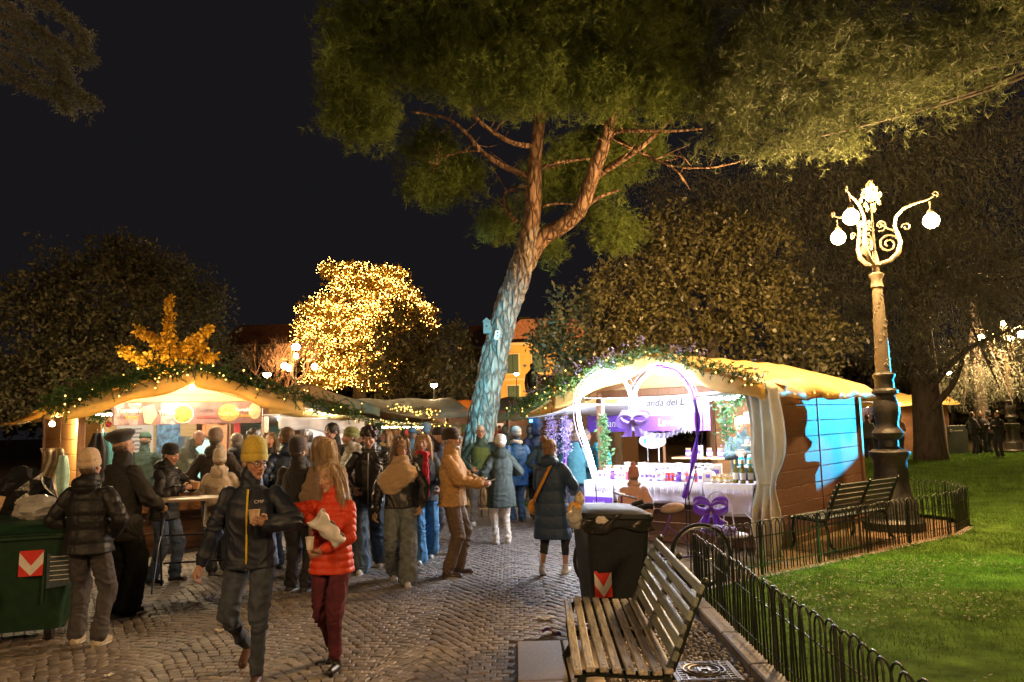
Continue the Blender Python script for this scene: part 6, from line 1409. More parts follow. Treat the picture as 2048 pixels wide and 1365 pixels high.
# far crowd: (u, head top v, depth, coat colour words, coat, hair/hat colour, yaw)
CR = [(772, 862, 15, 'yellow ochre scarf and dark coat left of the shawl', (.03, .025, .02), ('long', (.2, .12, .06), .1), None, -60, ((.5, .35, .08),)), (826, 858, 17, 'grey cap and pale blue jacket behind the red scarf', (.16, .22, .28), ('short', (.1, .08, .06)), ('cap', (.1, .16, .22)), 20, None), (855, 850, 18.5, 'grey blue beanie and dark coat', (.03, .03, .04), ('short', (.1, .1, .1)), ('beanie', (.12, .14, .18)), 170, None),
      (870, 856, 16.5, 'black jacket with fair hair behind the tan jacket', (.02, .02, .02), ('short', (.25, .14, .07)), None, 30, None), (915, 849, 21, 'pale hooded top left of the pine trunk', (.4, .42, .42), ('short', (.2, .2, .2)), ('hoodup', (.4, .4, .4)), 180, None), (1075, 838, 15.2, 'navy hooded coat holding up a phone', (.012, .03, .09), None, ('hoodup', (.02, .03, .08)), 180, None), (1092, 858, 14.4, 'dark curly hair and black green coat', (.02, .035, .035), ('curly', (.05, .03, .02)), None, 175, None),
      (1062, 852, 18, 'dark short hair left of the navy hood', (.02, .02, .022), ('short', (.03, .02, .02)), None, 150, None), (1012, 850, 20, 'dark coat right of the bald man', (.02, .02, .022), ('short', (.04, .03, .02)), None, 160, None), (1028, 852, 22, 'brown coat in the gap behind the blue puffer', (.08, .05, .03), ('long', (.1, .06, .03), .1), None, 20, None),
      (1150, 862, 13.6, 'teal jacket beside the purple drape', (.02, .1, .13), ('short', (.12, .08, .05)), None, 200, None), (1172, 856, 14.2, 'dark teal coat left of the glowing heart', (.02, .08, .1), ('short', (.1, .07, .05)), None, 120, None), (1206, 862, 13.9, 'bright teal sleeve behind the left post of the heart stall', (.01, .2, .28), ('short', (.14, .09, .05)), None, 100, None), (1128, 850, 17, 'blue hooded jacket under the white awning', (.02, .08, .2), None, ('hoodup', (.02, .08, .2)), 180, None),
      (505, 860, 13.4, 'dark curly hair inside the shade of the food chalet', (.03, .025, .02), ('curly', (.04, .025, .015)), None, -20, None), (525, 858, 13.8, 'pale face behind the menu card', (.05, .04, .035), ('short', (.1, .06, .03)), None, 10, None), (538, 866, 12.4, 'dark coat behind the navy puffer', (.03, .03, .03), ('long', (.12, .08, .05), .08), None, 20, None), (600, 868, 12.6, 'brown hair and grey coat under the awning', (.1, .09, .09), ('long', (.15, .1, .07), .1), None, 175, None), (617, 862, 14, 'dark short hair before the white sign', (.02, .02, .02), ('short', (.03, .02, .015)), None, -170, None), (640, 874, 11.6, 'chestnut hair between the black beanie and blond woman', (.12, .08, .05), ('long', (.26, .14, .06), .1), None, 175, None), (720, 850, 15.5, 'navy cap behind the green beanie', (.02, .02, .03), ('short', (.05, .04, .03)), ('cap', (.02, .025, .05)), 160, None),
      (757, 852, 19, 'black beanie and black coat left of centre', (.015, .015, .016), ('short', (.05, .04, .03)), ('beanie', (.02, .02, .02)), 165, None), (790, 854, 22, 'grey hat and grey coat in the middle distance', (.12, .12, .13), ('short', (.1, .1, .1)), ('beanie', (.14, .14, .15)), 30, None), (806, 851, 26, 'tan coat far down the alley', (.25, .17, .1), ('short', (.12, .08, .04)), None, 10, None), (840, 852, 28, 'dark coat far down the alley', (.02, .02, .025), ('short', (.05, .03, .02)), None, -30, None), (897, 852, 24, 'brown coat far behind the tan jacket', (.1, .07, .04), ('short', (.1, .06, .04)), None, 15, None), (1045, 850, 27, 'black coat far right of the pine', (.02, .02, .02), ('short', (.05, .04, .03)), None, 170, None), (1000, 852, 30, 'red coat far right of the pine', (.25, .03, .03), ('short', (.08, .05, .03)), None, 20, None), (1110, 846, 21, 'dark coat far under the white awning', (.03, .03, .035), ('short', (.06, .04, .03)), None, 20, None)]
for k, (u, vt, Y, words, c, hr, ht, yw, sc) in enumerate(CR):
    pos, h = at(u, None, vt, Y); h = min(max(h, 1.56), 1.9)
    person('visitor with '+words, pos, yw, h, top=('plain', c), bottom=('plain', [(.03, .03, .04), (.05, .06, .09), (.02, .02, .02)][k % 3]), hair=hr, hat=ht, scarf=sc, lod=2, hood=k % 3 == 0, pose=[dict(hl='pocket', hr='pocket'), dict(hl=(.12, -.3, 1.15), hr=(-.12, -.3, 1.1)), dict(WALK)][k % 3], group='background visitors')
CR2 = [(1716, 846, 33, 'dark coat at the left of the far right stall', BLK, 60), (1738, 848, 32, 'grey coat before the far right stall', (.08, .08, .07), 160), (1752, 843, 34, 'black coat under the yellow canopy', BLK, 170), (1803, 840, 32.5, 'warm lit face leaning out right of the lamp post', (.2, .1, .05), -60), (1950, 838, 33, 'black coat beside the dark sign', BLK, 100), (1966, 838, 33.6, 'dark jacket in the group right of the sign', (.02, .02, .03), -20), (1980, 842, 34, 'dark hooded jacket in the group by the far lamp', (.03, .02, .02), 200), (2000, 845, 31, 'black outfit standing alone on the lawn edge near the far lamp', BLK, -70)]
for k, (u, vt, Y, words, c, yw) in enumerate(CR2):
    pos, h = at(u, None, vt, Y); person('distant person in '+words, pos, yw, 1.74+.03*(k % 3), top=('plain', c), bottom=('plain', (.02, .02, .03)), lod=3, hood=k % 2 == 0, hat=('beanie', (.03, .03, .03)) if k % 3 == 0 else None, pose=[dict(hl='pocket', hr='pocket'), dict(hl=(.12, -.3, 1.2), hr=(-.12, -.3, 1.1))][k % 2], group='distant people by the right stall')
bpy.data.scenes.remove(TMP)
# ------------------------------------------------------------------ trees
m_bark = BARK('pine_bark', (.27, .22, .18), (.42, .36, .33), 9.)
m_barkr = BARK('upper_pine_bark', (.25, .15, .09), (.3, .25, .22), 8.)
m_barkd = M('dark_bark', (.07, .055, .045), rough=.9, var=.4, scale=8, stretch=(1, 1, .3), bump=.8, dist=.04)
L_pine = LEAF('pine_needles', (.13, .17, .034), var=.45, tr=.35); L_cedar = LEAF('cedar_needles', (.12, .118, .08), var=.45, tr=.25); L_oak = LEAF('holm_oak_leaf', (.095, .085, .04), var=.5, tr=.25)
L_mag = LEAF('magnolia_leaf', (.12, .105, .045), var=.5, tr=.2, rough=.35); L_gink = LEAF('ginkgo_leaf', (.75, .46, .04), var=.2, tr=.4); L_blue = LEAF('blue_cedar', (.1, .105, .075), var=.4, tr=.25)
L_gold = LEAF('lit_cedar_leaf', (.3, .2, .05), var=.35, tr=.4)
def curve(P, n=6):
    P = [Vector(p) for p in P]; q = []
    for i in range(len(P)-1):
        p0, p1, p2, p3 = P[max(i-1, 0)], P[i], P[i+1], P[min(i+2, len(P)-1)]
        for k in range(n): t = k/n; q.append(.5*((2*p1)+(p2-p0)*t+(2*p0-5*p1+4*p2-p3)*t*t+(3*p1-p0-3*p2+p3)*t**3))
    return q+[P[-1]]
def lerp_list(a, n):
    x = np.linspace(0, len(a)-1, n); return np.interp(x, np.arange(len(a)), a)
def bark_tube(path, rad, n=40, sub=10, amp=.03, seed=0):
    P = curve(path, sub); rr = lerp_list(rad, len(P)); b = MB(); b.tube(P, list(rr), n=n); V = np.array(b.V); k = len(P)
    c = np.repeat(np.array([tuple(p) for p in P]), n, 0); d = V-c; d /= np.linalg.norm(d, axis=1)[:, None]
    w = np.abs(pnoise(np.stack([V[:, 0]*9+seed, V[:, 1]*9, V[:, 2]*2.2], 1)))*2-.5+.5*np.abs(pnoise(V*np.array([19, 19, 6])+seed))
    V = V+d*(w*amp*(np.repeat(rr, n)/.3))[:, None]; b.V = [tuple(p) for p in V]; return b
def cards(P, ll, lw, seed, bias=(0, 0, 0), rnd=1.):
    r = np.random.default_rng(seed); k = len(P); d = r.normal(0, rnd, (k, 3))+np.asarray(bias); d /= np.linalg.norm(d, axis=1)[:, None]+1e-9
    e = np.cross(d, r.normal(0, 1, (k, 3))); e /= np.linalg.norm(e, axis=1)[:, None]+1e-9
    L = ll*r.uniform(.35, 1.6, k)[:, None]; w = lw*r.uniform(.6, 1.4, k)[:, None]
    return np.stack([P, P+d*L*.5+e*w, P+d*L, P+d*L*.5-e*w], 1).reshape(-1, 3), np.arange(4*k).reshape(-1, 4)
def shell(c, r, n, rng, clump=14, spread=.12, inner=.35):
    """points in clumps spread through an ellipsoid, thicker near its skin"""
    m = max(1, n//clump); q = rng.normal(size=(m, 3)); q /= np.linalg.norm(q, axis=1)[:, None]; q *= (inner+(1-inner)*rng.uniform(0, 1, m)**.5)[:, None]
    q *= (1+.6*pnoise(q*2.3+rng.uniform(0, 50)))[:, None]
    P = np.repeat(q, clump, 0)*np.asarray(r)+np.asarray(c); return P+rng.normal(size=P.shape)*spread
def px_ell(u, v, Y, ru, rv, dep): 
    c = D(u, v, Y); return np.array(c), np.array([ru/F*Y, dep, rv/F*Y])
def tree(name, label, base, trunk_pts, trad, blobs, dens, leaf, ll, lw, seed, clump=16, spread=.12, bias=(0, 0, 0), bark=m_barkd, limbs=5, group='park trees', rnd=1., cat='tree'):
    base = Vector(base); e = tag(empty(name, base), label, cat, group); rng = np.random.default_rng(seed)
    b = bark_tube([Vector(p)-base for p in trunk_pts], trad, n=14, sub=5, amp=.02, seed=seed); b.build('trunk', bark, e, 2)
    top = Vector(trunk_pts[-1])-base; mid = Vector(trunk_pts[len(trunk_pts)//2])-base
    b = MB()
    for k, bl in enumerate(blobs):
        c, r = px_ell(*bl); c = Vector(c)-base; s = mid.lerp(top, random.uniform(.0, 1))
        P = curve([s, s.lerp(c, .5)+Vector((0, 0, random.uniform(-.1, .25)*(c-s).length*.3)), c, c+(c-s)*.25], 4); b.tube(P, list(np.linspace(trad[-1]*.55, .015, len(P))), n=6)
        for q in range(limbs):
            g = c+Vector(rng.normal(0, .5, 3)*r); w = s.lerp(c, random.uniform(.4, .9)); b.tube([w, w.lerp(g, .5)+Vector((0, 0, .1)), g], [.03, .018, .006], n=4)
    b.build('limbs', bark, e, 2)
    AV = []; AT = []; n0 = 0
    for k, bl in enumerate(blobs):
        c, r = px_ell(*bl); area = (r[0]*r[2]*2+r[1]*(r[0]+r[2]))*2; n = int(dens*area)
        P = shell(c-np.array(base), r, n, rng, clump, spread); V, T = cards(P, ll, lw, seed+k, bias, rnd); AV.append(V); AT.append(T+n0); n0 += len(V)
    link('crown', fastmesh('crown', np.concatenate(AV), np.concatenate(AT)), leaf, e); return e

# ---- the leaning umbrella pine
YP = 16.6
PB = Vector((D(940, 1000, YP).x, YP, 0))
PT = tag(empty('pine_tree', PB), 'tall leaning umbrella pine with forked trunk in the middle of the market', 'tree', 'park trees')
def pp(u, v, Y=YP): return D(u, v, Y)-PB
tr = [Vector((-.08, 0, -.05)), pp(944, 960), pp(955, 890), pp(972, 800), pp(993, 700), pp(1010, 630), pp(1036, 555), pp(1056, 500), pp(1066, 455)]
bark_tube(tr, [.37, .33, .3, .29, .275, .265, .26, .26, .18], n=90, sub=22, amp=.07, seed=3).build('trunk', m_bark, PT, 2)
bark_tube([pp(1050, 500), pp(1064, 440), pp(1068, 370), pp(1072, 300), pp(1082, 225), pp(1090, 140)], [.2, .19, .16, .14, .12, .08], n=30, sub=8, amp=.035, seed=9).build('main_limb', m_barkr, PT, 2)
bark_tube([pp(1058, 515), pp(1085, 475), pp(1130, 448, YP-.2), pp(1163, 412, YP-.4), pp(1185, 350, YP-.6), pp(1208, 290, YP-.8), pp(1232, 210, YP-1), pp(1246, 155, YP-1.1)], [.2, .19, .17, .16, .15, .13, .11, .08], n=30, sub=8, amp=.03, seed=5).build('main_limb', m_barkr, PT, 2)
BR = [([(1183, 360), (1240, 322), (1280, 296), (1312, 268), (1345, 235)], .085, -1.2), ([(1205, 300), (1228, 266), (1280, 262), (1340, 263), (1405, 258)], .06, -1.2), ([(1066, 356), (1005, 332), (962, 302), (932, 266), (890, 236), (820, 224)], .07, .3), ([(1070, 294), (1020, 284), (962, 246), (918, 192), (900, 150)], .06, -.3), ([(1035, 445), (1014, 420), (1010, 388), (1042, 374), (1062, 378)], .05, .5), ([(1078, 340), (1112, 326), (1180, 318)], .05, .8), ([(1235, 278), (1290, 308), (1350, 340), (1380, 380)], .03, -1.2), ([(1238, 285), (1330, 328), (1420, 336), (1492, 320)], .03, -1.5), ([(1085, 230), (1060, 200), (1040, 170)], .05, -.6), ([(960, 302), (920, 305), (880, 320), (865, 345)], .025, .4), ([(1240, 170), (1290, 140), (1330, 100)], .05, -1.2), ([(1092, 150), (1060, 90), (1000, 50)], .06, -.2), ([(1250, 225), (1290, 180), (1310, 140)], .06, -1.4), ([(1070, 420), (1110, 408), (1180, 412)], .035, 1.), ([(1130, 448), (1190, 400), (1240, 380)], .07, .6)]
for P, r, dy in BR:
    bark_tube([pp(u, v, YP+dy*min(1, k*.6)) for k, (u, v) in enumerate(P)], [r, r*.8, r*.55, r*.3], n=10, sub=6, amp=.02, seed=len(P)).build('branch', m_barkr, PT, 2)
tw = MB(); rr = random.Random(12)
for P, r, dy in BR[:10]:
    for k in range(7):
        i = rr.randrange(len(P)-1); t = rr.random(); u = P[i][0]+(P[i+1][0]-P[i][0])*t; v = P[i][1]+(P[i+1][1]-P[i][1])*t; a = pp(u, v, YP+dy); du, dv = rr.uniform(-70, 70), rr.uniform(-60, 30)
        m = pp(u+du*.5+rr.uniform(-12, 12), v+dv*.5+rr.uniform(-10, 10), YP+dy+rr.uniform(-.3, .3)); z = pp(u+du, v+dv, YP+dy+rr.uniform(-.5, .5)); tw.tube([a, m, z], [.014, .009, .004], n=4)
tag(tw.build('twigs', m_barkr, PT), kind='stuff')
CRN = [(715, 130, 16.5, 75, 110, 1.3), (690, 220, 16.2, 48, 60, .8), (760, 240, 16, 40, 35, .6), (800, 50, 17, 150, 100, 1.6), (960, 40, 16, 190, 100, 2), (905, 130, 16.5, 110, 60, 1.2), (1010, 160, 15.3, 150, 62, 1.0), (1120, 170, 15, 90, 60, .9), (1180, 60, 16, 190, 120, 2), (1290, 110, 15.3, 85, 110, 1.2), (1340, 40, 15.3, 70, 80, 1.2), (1220, 190, 14.8, 70, 35, .6), (1335, 195, 14.8, 50, 35, .6), (865, 365, 17.8, 62, 42, .7), (925, 355, 17.8, 45, 40, .6), (1000, 450, 18, 32, 36, .5), (1225, 455, 18, 55, 45, .7), (1102, 502, 18, 26, 22, .4), (1150, 350, 19, 130, 60, 1.0), (1230, 300, 19, 90, 60, 1.), (860, 290, 19, 60, 25, .5)]
def needle_tufts(C, seed, L=.17, w=.0055, n=11):
    r = np.random.default_rng(seed); k = len(C); ax = r.normal(0, 1, (k, 3)); ax[:, 2] += .35; ax /= np.linalg.norm(ax, axis=1)[:, None]
    d = np.repeat(ax, n, 0)*.75+r.normal(0, .55, (k*n, 3)); d /= np.linalg.norm(d, axis=1)[:, None]; P = np.repeat(C, n, 0)
    e = np.cross(d, r.normal(0, 1, d.shape)); e /= np.linalg.norm(e, axis=1)[:, None]; LL = L*r.uniform(.7, 1.2, (k*n, 1))
    return np.stack([P-e*w, P+e*w, P+d*LL], 1).reshape(-1, 3)
rng = np.random.default_rng(77); CC = []
for bl in CRN:
    c, r = px_ell(*bl); area = 2*(r[0]*r[2]*2+r[1]*(r[0]+r[2])); CC.append(shell(c-np.array(PB), r, int(300*area), rng, 24, .15, .25))
CC = np.concatenate(CC); print('pine tufts', len(CC)); V = needle_tufts(CC, 5, .19, .006, 11); link('crown', fastmesh('crown', V, np.arange(len(V)).reshape(-1, 3)), L_pine, PT)
# bird box and number plate on the trunk
e = tag(empty('bird_box', pp(975, 660)+PB+Vector((0, -.36, 0))), 'grey bird box fixed to the left side of the pine trunk', 'bird box')
MB().box((0, 0, 0), (.15, .14, .24), bev=.008).build('box', M('bird_box_wood', (.12, .14, .13), rough=.8), e); b = MB(); b.prism([(-.09, .12), (.09, .12), (0, .2)], -.09, .09); b.build('roof', MATS['bird_box_wood'], e); b = MB(); b.ell((0, -.07, .03), (.02, .006, .02), n=8, m=4); b.build('entrance_hole', m_black, e)
e = tag(empty('tree_plate', pp(995, 674)+PB+Vector((0, -.33, 0)), rot=(0, R(12), 0)), 'small white plate with a dark sign nailed to the pine trunk', 'plate')
b = MB(); loft(b, [(rrect(.1, .2, .04), 0), (rrect(.1, .2, .04), .008)]); b.V = [(x, -z, y) for x, y, z in b.V]; b.build('plate', m_sign, e); b = MB(); b.ell((0, -.01, .05), (.018, .004, .018), n=10, m=4).box((.01, -.011, -.03), (.012, .004, .06), rot=(0, .4, 0)).box((0, -.0125, -.01), (.04, .004, .012), rot=(0, -.5, 0)); b.build('mark', m_black, e)

# ---- second pine, reaching in from the upper right, trunk outside the frame
b0 = Vector((12.5, 13.5, 0)); P2 = tag(empty('pine_tree', b0), 'dark umbrella pine whose crown hangs in from the upper right', 'tree', 'park trees')
bark_tube([Vector((0, 0, 0)), Vector((-.1, 0, 4)), Vector((-.3, 0, 8)), Vector((-.6, -.2, 10.5))], [.4, .34, .28, .2], n=20, sub=6, seed=4).build('trunk', m_barkr, P2, 2)
C2 = [(1470, 240, 14, 90, 55, 1.2), (1560, 170, 13.5, 150, 100, 1.8), (1640, 80, 14, 190, 110, 2), (1760, 170, 13, 150, 75, 1.4), (1880, 90, 13, 190, 110, 2), (1990, 60, 13, 120, 120, 2), (1540, 300, 14, 70, 30, .6), (1660, 270, 13.5, 90, 30, .7), (1440, 60, 15, 110, 120, 1.8), (1420, 180, 16, 60, 60, 1)]
b = MB(); CC = []
for bl in C2:
    c, r = px_ell(*bl); c = c-np.array(b0); s = Vector((-.4, -.1, 9)); cv = Vector(c); b.tube(curve([s, s.lerp(cv, .5)+Vector((0, 0, -.3)), cv], 5), list(np.linspace(.05, .012, 11)), n=6)
    area = 2*(r[0]*r[2]*2+r[1]*(r[0]+r[2])); CC.append(shell(c, r, int(150*area), rng, 26, .15, .25))
b.build('limbs', m_barkd, P2, 2); CC = np.concatenate(CC); V = needle_tufts(CC, 8, .17, .006, 9); link('crown', fastmesh('crown', V, np.arange(len(V)).reshape(-1, 3)), LEAF('dark_pine_needles', (.055, .066, .022), var=.5, tr=.3), P2)

# ---- left holm oak, ginkgo, bare tree
def gp(u, Y): return Vector((D(u, 860, Y).x, Y, 0))
B = gp(190, 24); tree('holm_oak', 'broad dark evergreen oak behind the food chalet', B, [B, B+Vector((.1, 0, 2)), B+Vector((0, 0, 4.2))], [.4, .33, .22],
     [(200, 610, 24, 170, 120, 2), (60, 690, 23, 150, 130, 2), (330, 640, 24, 120, 120, 1.8), (410, 730, 25, 70, 80, 1.2), (235, 515, 24, 70, 45, 1.1), (310, 540, 24, 60, 45, 1), (110, 580, 24, 90, 60, 1.2), (400, 610, 25, 50, 55, .9), (200, 740, 22, 160, 70, 1.2), (20, 800, 22, 90, 60, 1.2)], 190, L_oak, .13, .04, 21, spread=.16)
B = gp(340, 18.5); e = tag(empty('ginkgo_tree', B), 'slim young ginkgo with bright yellow leaves behind the food chalet roof', 'tree', 'park trees'); bx = [[(340, 860), (339, 740), (338, 690), (338, 600)], [(334, 700), (310, 682), (276, 662)], [(342, 712), (375, 690), (418, 660)], [(325, 745), (290, 728), (246, 700)], [(345, 722), (385, 712), (402, 690)], [(345, 750), (380, 735), (424, 714)]]
b = MB(); C = []
for k, P in enumerate(bx):
    q = [D(u, v, 18.5+(k-2)*.12)-B for u, v in P]; q[0] = Vector((0, 0, 0)) if k == 0 else q[0]; c = curve(q, 6); b.tube(c, list(np.linspace(.05 if k == 0 else .022, .006, len(c))), n=5); C += [np.array(p) for p in c if p.z > 2.2]
b.build('trunk', m_barkd, e, 2); C = np.array(C); C = np.concatenate([C, (C[1:]+C[:-1])/2]); P = np.repeat(C, 34, 0); P = P+np.random.default_rng(4).normal(0, .05, P.shape); P = P[np.linalg.norm(P-np.repeat(C, 34, 0), axis=1) < .19]; V, T = cards(P, .085, .04, 6); link('crown', fastmesh('crown', V, T), L_gink, e)
P = np.array(D(335, 725, 18.4)-B)+np.random.default_rng(9).normal(0, 1, (500, 3))*np.array([.2, .15, .14]); V, T = cards(P, .085, .04, 7); tag(link('leaf_cluster', fastmesh('leaf_cluster', V, T), L_gink, e), kind='stuff')
def bare_tree(u, Y, h, label, seed, mat):
    B = gp(u, Y); e = tag(empty('bare_tree', B), label, 'tree', 'park trees'); r = random.Random(seed); b = MB()
    def grow(p, d, L, rad, dep):
        q = p+d*L*.5+Vector((r.uniform(-.1, .1), r.uniform(-.1, .1), 0))*L*.4; z = p+d*L; b.tube([p, q, z], [rad, rad*.85, rad*.7], n=5)
        if dep == 0: return
        for k in range(r.choice((2, 3, 3))): 
            a = Vector((r.uniform(-1, 1), r.uniform(-1, 1), r.uniform(-.1, .7))); grow(z, (d*.75+a*.65).normalized(), L*r.uniform(.62, .85), rad*.62, dep-1)
    grow(Vector((0, 0, 0)), Vector((0, 0, 1)), h*.3, .2, 7 if h > 5 else 6); b.V = [tuple(p) for p in b.V]; b.build('branches', mat, e); return e
bare_tree(535, 38, 6.2, 'leafless brown tree glowing orange left of the lit cedar', 3, M('bare_twig', (.22, .12, .06), rough=.9))

# ---- lit cedar and dark trees before it
B = gp(720, 46); e = tag(empty('lit_cedar', B), 'large cedar covered in warm golden fairy lights', 'tree', 'park trees'); tiers = [(668, 540, 30, 16), (715, 545, 40, 18), (778, 552, 38, 20), (738, 572, 75, 22), (800, 590, 40, 16), (690, 600, 62, 22), (790, 612, 62, 20), (640, 622, 48, 16), (720, 632, 95, 24), (820, 625, 36, 14), (618, 652, 32, 14), (680, 664, 85, 24), (760, 650, 70, 22), (630, 690, 42, 20), (700, 700, 80, 26), (640, 725, 36, 18), (690, 742, 70, 22), (650, 765, 50, 16), (850, 620, 22, 12), (855, 655, 24, 18), (750, 740, 60, 40)]
b = bark_tube([Vector((0, 0, 0)), Vector((0, 0, 5)), Vector((0, 0, 10))], [.5, .35, .12], n=12, seed=2); b.build('trunk', m_barkd, e, 2); PPs = []; LPs = []; rg = np.random.default_rng(31)
for (u, v, a, c_) in tiers:
    c, r = px_ell(u, v, 46, a, c_, 1.2); PPs.append(shell(c-np.array(B), r, int(1100*a*c_/1500)+160, rg, 10, .12, .2)); n = int(a*c_*.19)
    q = rg.normal(size=(n, 3)); q /= np.linalg.norm(q, axis=1)[:, None]; q[:, 1] = -np.abs(q[:, 1]); q *= (.8+.35*rg.uniform(0, 1, n))[:, None]; LPs.append(q*r*np.array([1.02, 1.1, 1.02])+c-np.array(B)+rg.normal(0, .06, (n, 3)))
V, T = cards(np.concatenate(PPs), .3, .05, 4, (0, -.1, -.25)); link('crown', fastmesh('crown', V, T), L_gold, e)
LP = np.concatenate(LPs); n = len(LP); print('bulbs', n); t4 = np.array([(0, 0, 1), (.94, 0, -.33), (-.47, .82, -.33), (-.47, -.82, -.33)])*.02
V = (LP[:, None, :]+t4[None]*rg.uniform(.6, 1.5, (n, 1, 1))).reshape(-1, 3); T = np.array([(0, 1, 2), (0, 2, 3), (0, 3, 1), (1, 3, 2)])[None]+4*np.arange(n)[:, None, None]
tag(link('fairy_lights', fastmesh('fairy_lights', V, T.reshape(-1, 3)), EM('cedar_bulb', (1.0, .5, .09), 18.0), e), kind='stuff')
B = gp(800, 40); tree('magnolia_tree', 'dark round evergreen standing in front of the lit cedar', B, [B, B+Vector((0, 0, 1.5)), B+Vector((0, 0, 3))], [.25, .2, .12], [(800, 690, 40, 68, 75, 1.5), (770, 740, 39, 55, 60, 1.3), (830, 730, 39, 55, 60, 1.3), (810, 640, 40, 42, 35, 1), (850, 690, 40, 35, 45, 1)], 60, L_mag, .26, .06, 41, spread=.18)
B = gp(905, 34); tree('laurel_tree', 'dark leafy tree just left of the pine trunk', B, [B, B+Vector((0, 0, 1.3)), B+Vector((0, 0, 2.6))], [.2, .16, .1], [(905, 710, 36, 45, 55, 1.2), (885, 770, 33, 45, 50, 1.1), (925, 770, 33, 35, 50, 1.), (915, 665, 37, 28, 25, .7)], 70, L_mag, .2, .05, 43, spread=.16)
# ---- trees behind the right stall
B = gp(1230, 19.5); tree('magnolia_tree', 'dense evergreen magnolia behind the left roof of the lavender chalet', B, [B, B+Vector((0, 0, 1.6)), B+Vector((0, 0, 3.4))], [.22, .18, .1], [(1180, 640, 19.5, 85, 75, 1.2), (1130, 720, 19, 70, 70, 1.1), (1240, 600, 20, 85, 90, 1.3), (1300, 660, 20, 90, 90, 1.3), (1100, 680, 20, 45, 45, .8), (1220, 720, 19, 100, 60, 1.1)], 240, L_mag, .12, .036, 51, spread=.12)
B = gp(1430, 21); tree('magnolia_tree', 'tall evergreen magnolia behind the gold roof of the lavender chalet', B, [B, B+Vector((0, 0, 2.5)), B+Vector((.1, 0, 5.5))], [.26, .2, .12], [(1340, 540, 21, 90, 80, 1.4), (1420, 620, 21, 110, 110, 1.6), (1530, 640, 21, 100, 110, 1.5), (1400, 480, 22, 90, 70, 1.3), (1500, 520, 22, 110, 80, 1.5), (1620, 690, 21, 90, 80, 1.3), (1300, 470, 22, 50, 50, .9)], 190, L_mag, .13, .04, 53, spread=.15)
B = gp(1858, 30); tree('cedar_tree', 'huge dark cedar with a thick trunk behind the street lamp', B, [B, B+Vector((0, 0, 2.5)), B+Vector((-.1, 0, 6)), B+Vector((-.2, 0, 11))], [.62, .5, .4, .2],
     [(1600, 400, 24, 160, 70, 2), (1780, 470, 26, 170, 90, 2.2), (1950, 430, 24, 150, 100, 2.2), (1680, 560, 26, 150, 70, 1.9), (1860, 600, 28, 160, 60, 1.9), (2010, 560, 26, 110, 70, 1.8), (1760, 660, 28, 120, 55, 1.5), (1500, 400, 25, 110, 60, 1.6), (1700, 320, 24, 170, 60, 2), (1890, 320, 22, 170, 80, 2), (1960, 690, 29, 110, 40, 1.4), (1820, 720, 29, 80, 40, 1.3), (1380, 400, 26, 110, 70, 1.6), (1560, 480, 27, 140, 90, 1.8), (1640, 620, 28, 120, 80, 1.8), (1960, 250, 22, 130, 80, 1.8), (1760, 390, 27, 160, 80, 2), (1920, 520, 28, 140, 80, 2), (2030, 640, 28, 90, 60, 1.6)], 210, L_cedar, .17, .014, 57, spread=.22, bias=(.2, -.2, -1.0), rnd=.75)
b = MB()
for (P, r) in [([(1858, 780), (1900, 730), (1950, 690), (2020, 660)], .16), ([(1850, 760), (1800, 690), (1760, 640)], .15), ([(1862, 820), (1905, 770), (1925, 720)], .14), ([(1855, 700), (1860, 600), (1900, 500)], .15)]: b.tube(curve([D(u, v, 29.5)-B for u, v in P], 5), list(np.linspace(r, r*.3, 16)), n=8)
b.build('great_limbs', m_barkd, [o for o in bpy.data.objects if o.get('label', '').startswith('huge dark cedar')][0], 2)
B = gp(1965, 37); tree('cedar_tree', 'cedar with pale lit drooping boughs beside the far lamp', B, [B, B+Vector((0, 0, 3)), B+Vector((0, 0, 7))], [.35, .28, .15], [(1950, 750, 35, 70, 28, 1.3), (2010, 770, 34, 60, 30, 1.2), (1930, 790, 36, 60, 25, 1.2), (2030, 700, 36, 40, 30, 1), (1900, 770, 37, 40, 25, 1)], 120, L_blue, .2, .016, 59, spread=.2, bias=(-.2, -.2, -.8), rnd=.7)
# near hanging cedar boughs
def bough(name, label, strands, seed, mat, base):
    base = Vector(base); e = tag(empty(name, base), label, 'tree', 'park trees'); r = np.random.default_rng(seed); b = MB(); C = []
    b.tube([Vector((0, 0, 0)), Vector((0, 0, 5)), strands[0][0][0]-base if False else Vector((0, .2, 9))], [.35, .3, .2], n=10)
    for P, rad in strands:
        q = curve([p-base for p in P], 8); b.tube(q, list(np.linspace(rad, .004, len(q))), n=5)
        for i, p in enumerate(q):
            for k in range(3):
                d = Vector(r.normal(0, .24, 3))+Vector((.12, 0, -.34)); L = r.uniform(.08, .42); m = 7
                C += [np.array(p+d*(L*j/m)) for j in range(m)]
    b.build('trunk', m_barkd, e, 2); P = np.repeat(np.array(C), 8, 0); P += r.normal(0, .016, P.shape); V, T = cards(P, .045, .004, seed, (.1, -.1, -.2)); link('crown', fastmesh('crown', V, T), mat, e)
ST = []; r0 = random.Random(5)
for k in range(9):
    v0 = -60+k*26; ST.append(([D(-140, v0-40, 9.5+.2*k), D(-20, v0, 9.3), D(90+r0.uniform(-10, 40), v0+70-3*k, 9.2), D(150+r0.uniform(-30, 45), v0+125+r0.uniform(-10, 20)-6*k, 9.1)], .03))
bough('cedar_tree', 'grey green cedar bough hanging in at the upper left corner', [s for s in ST if s[0][-1].z > 5.0], 61, L_blue, (-8.2, 9.5, 0))
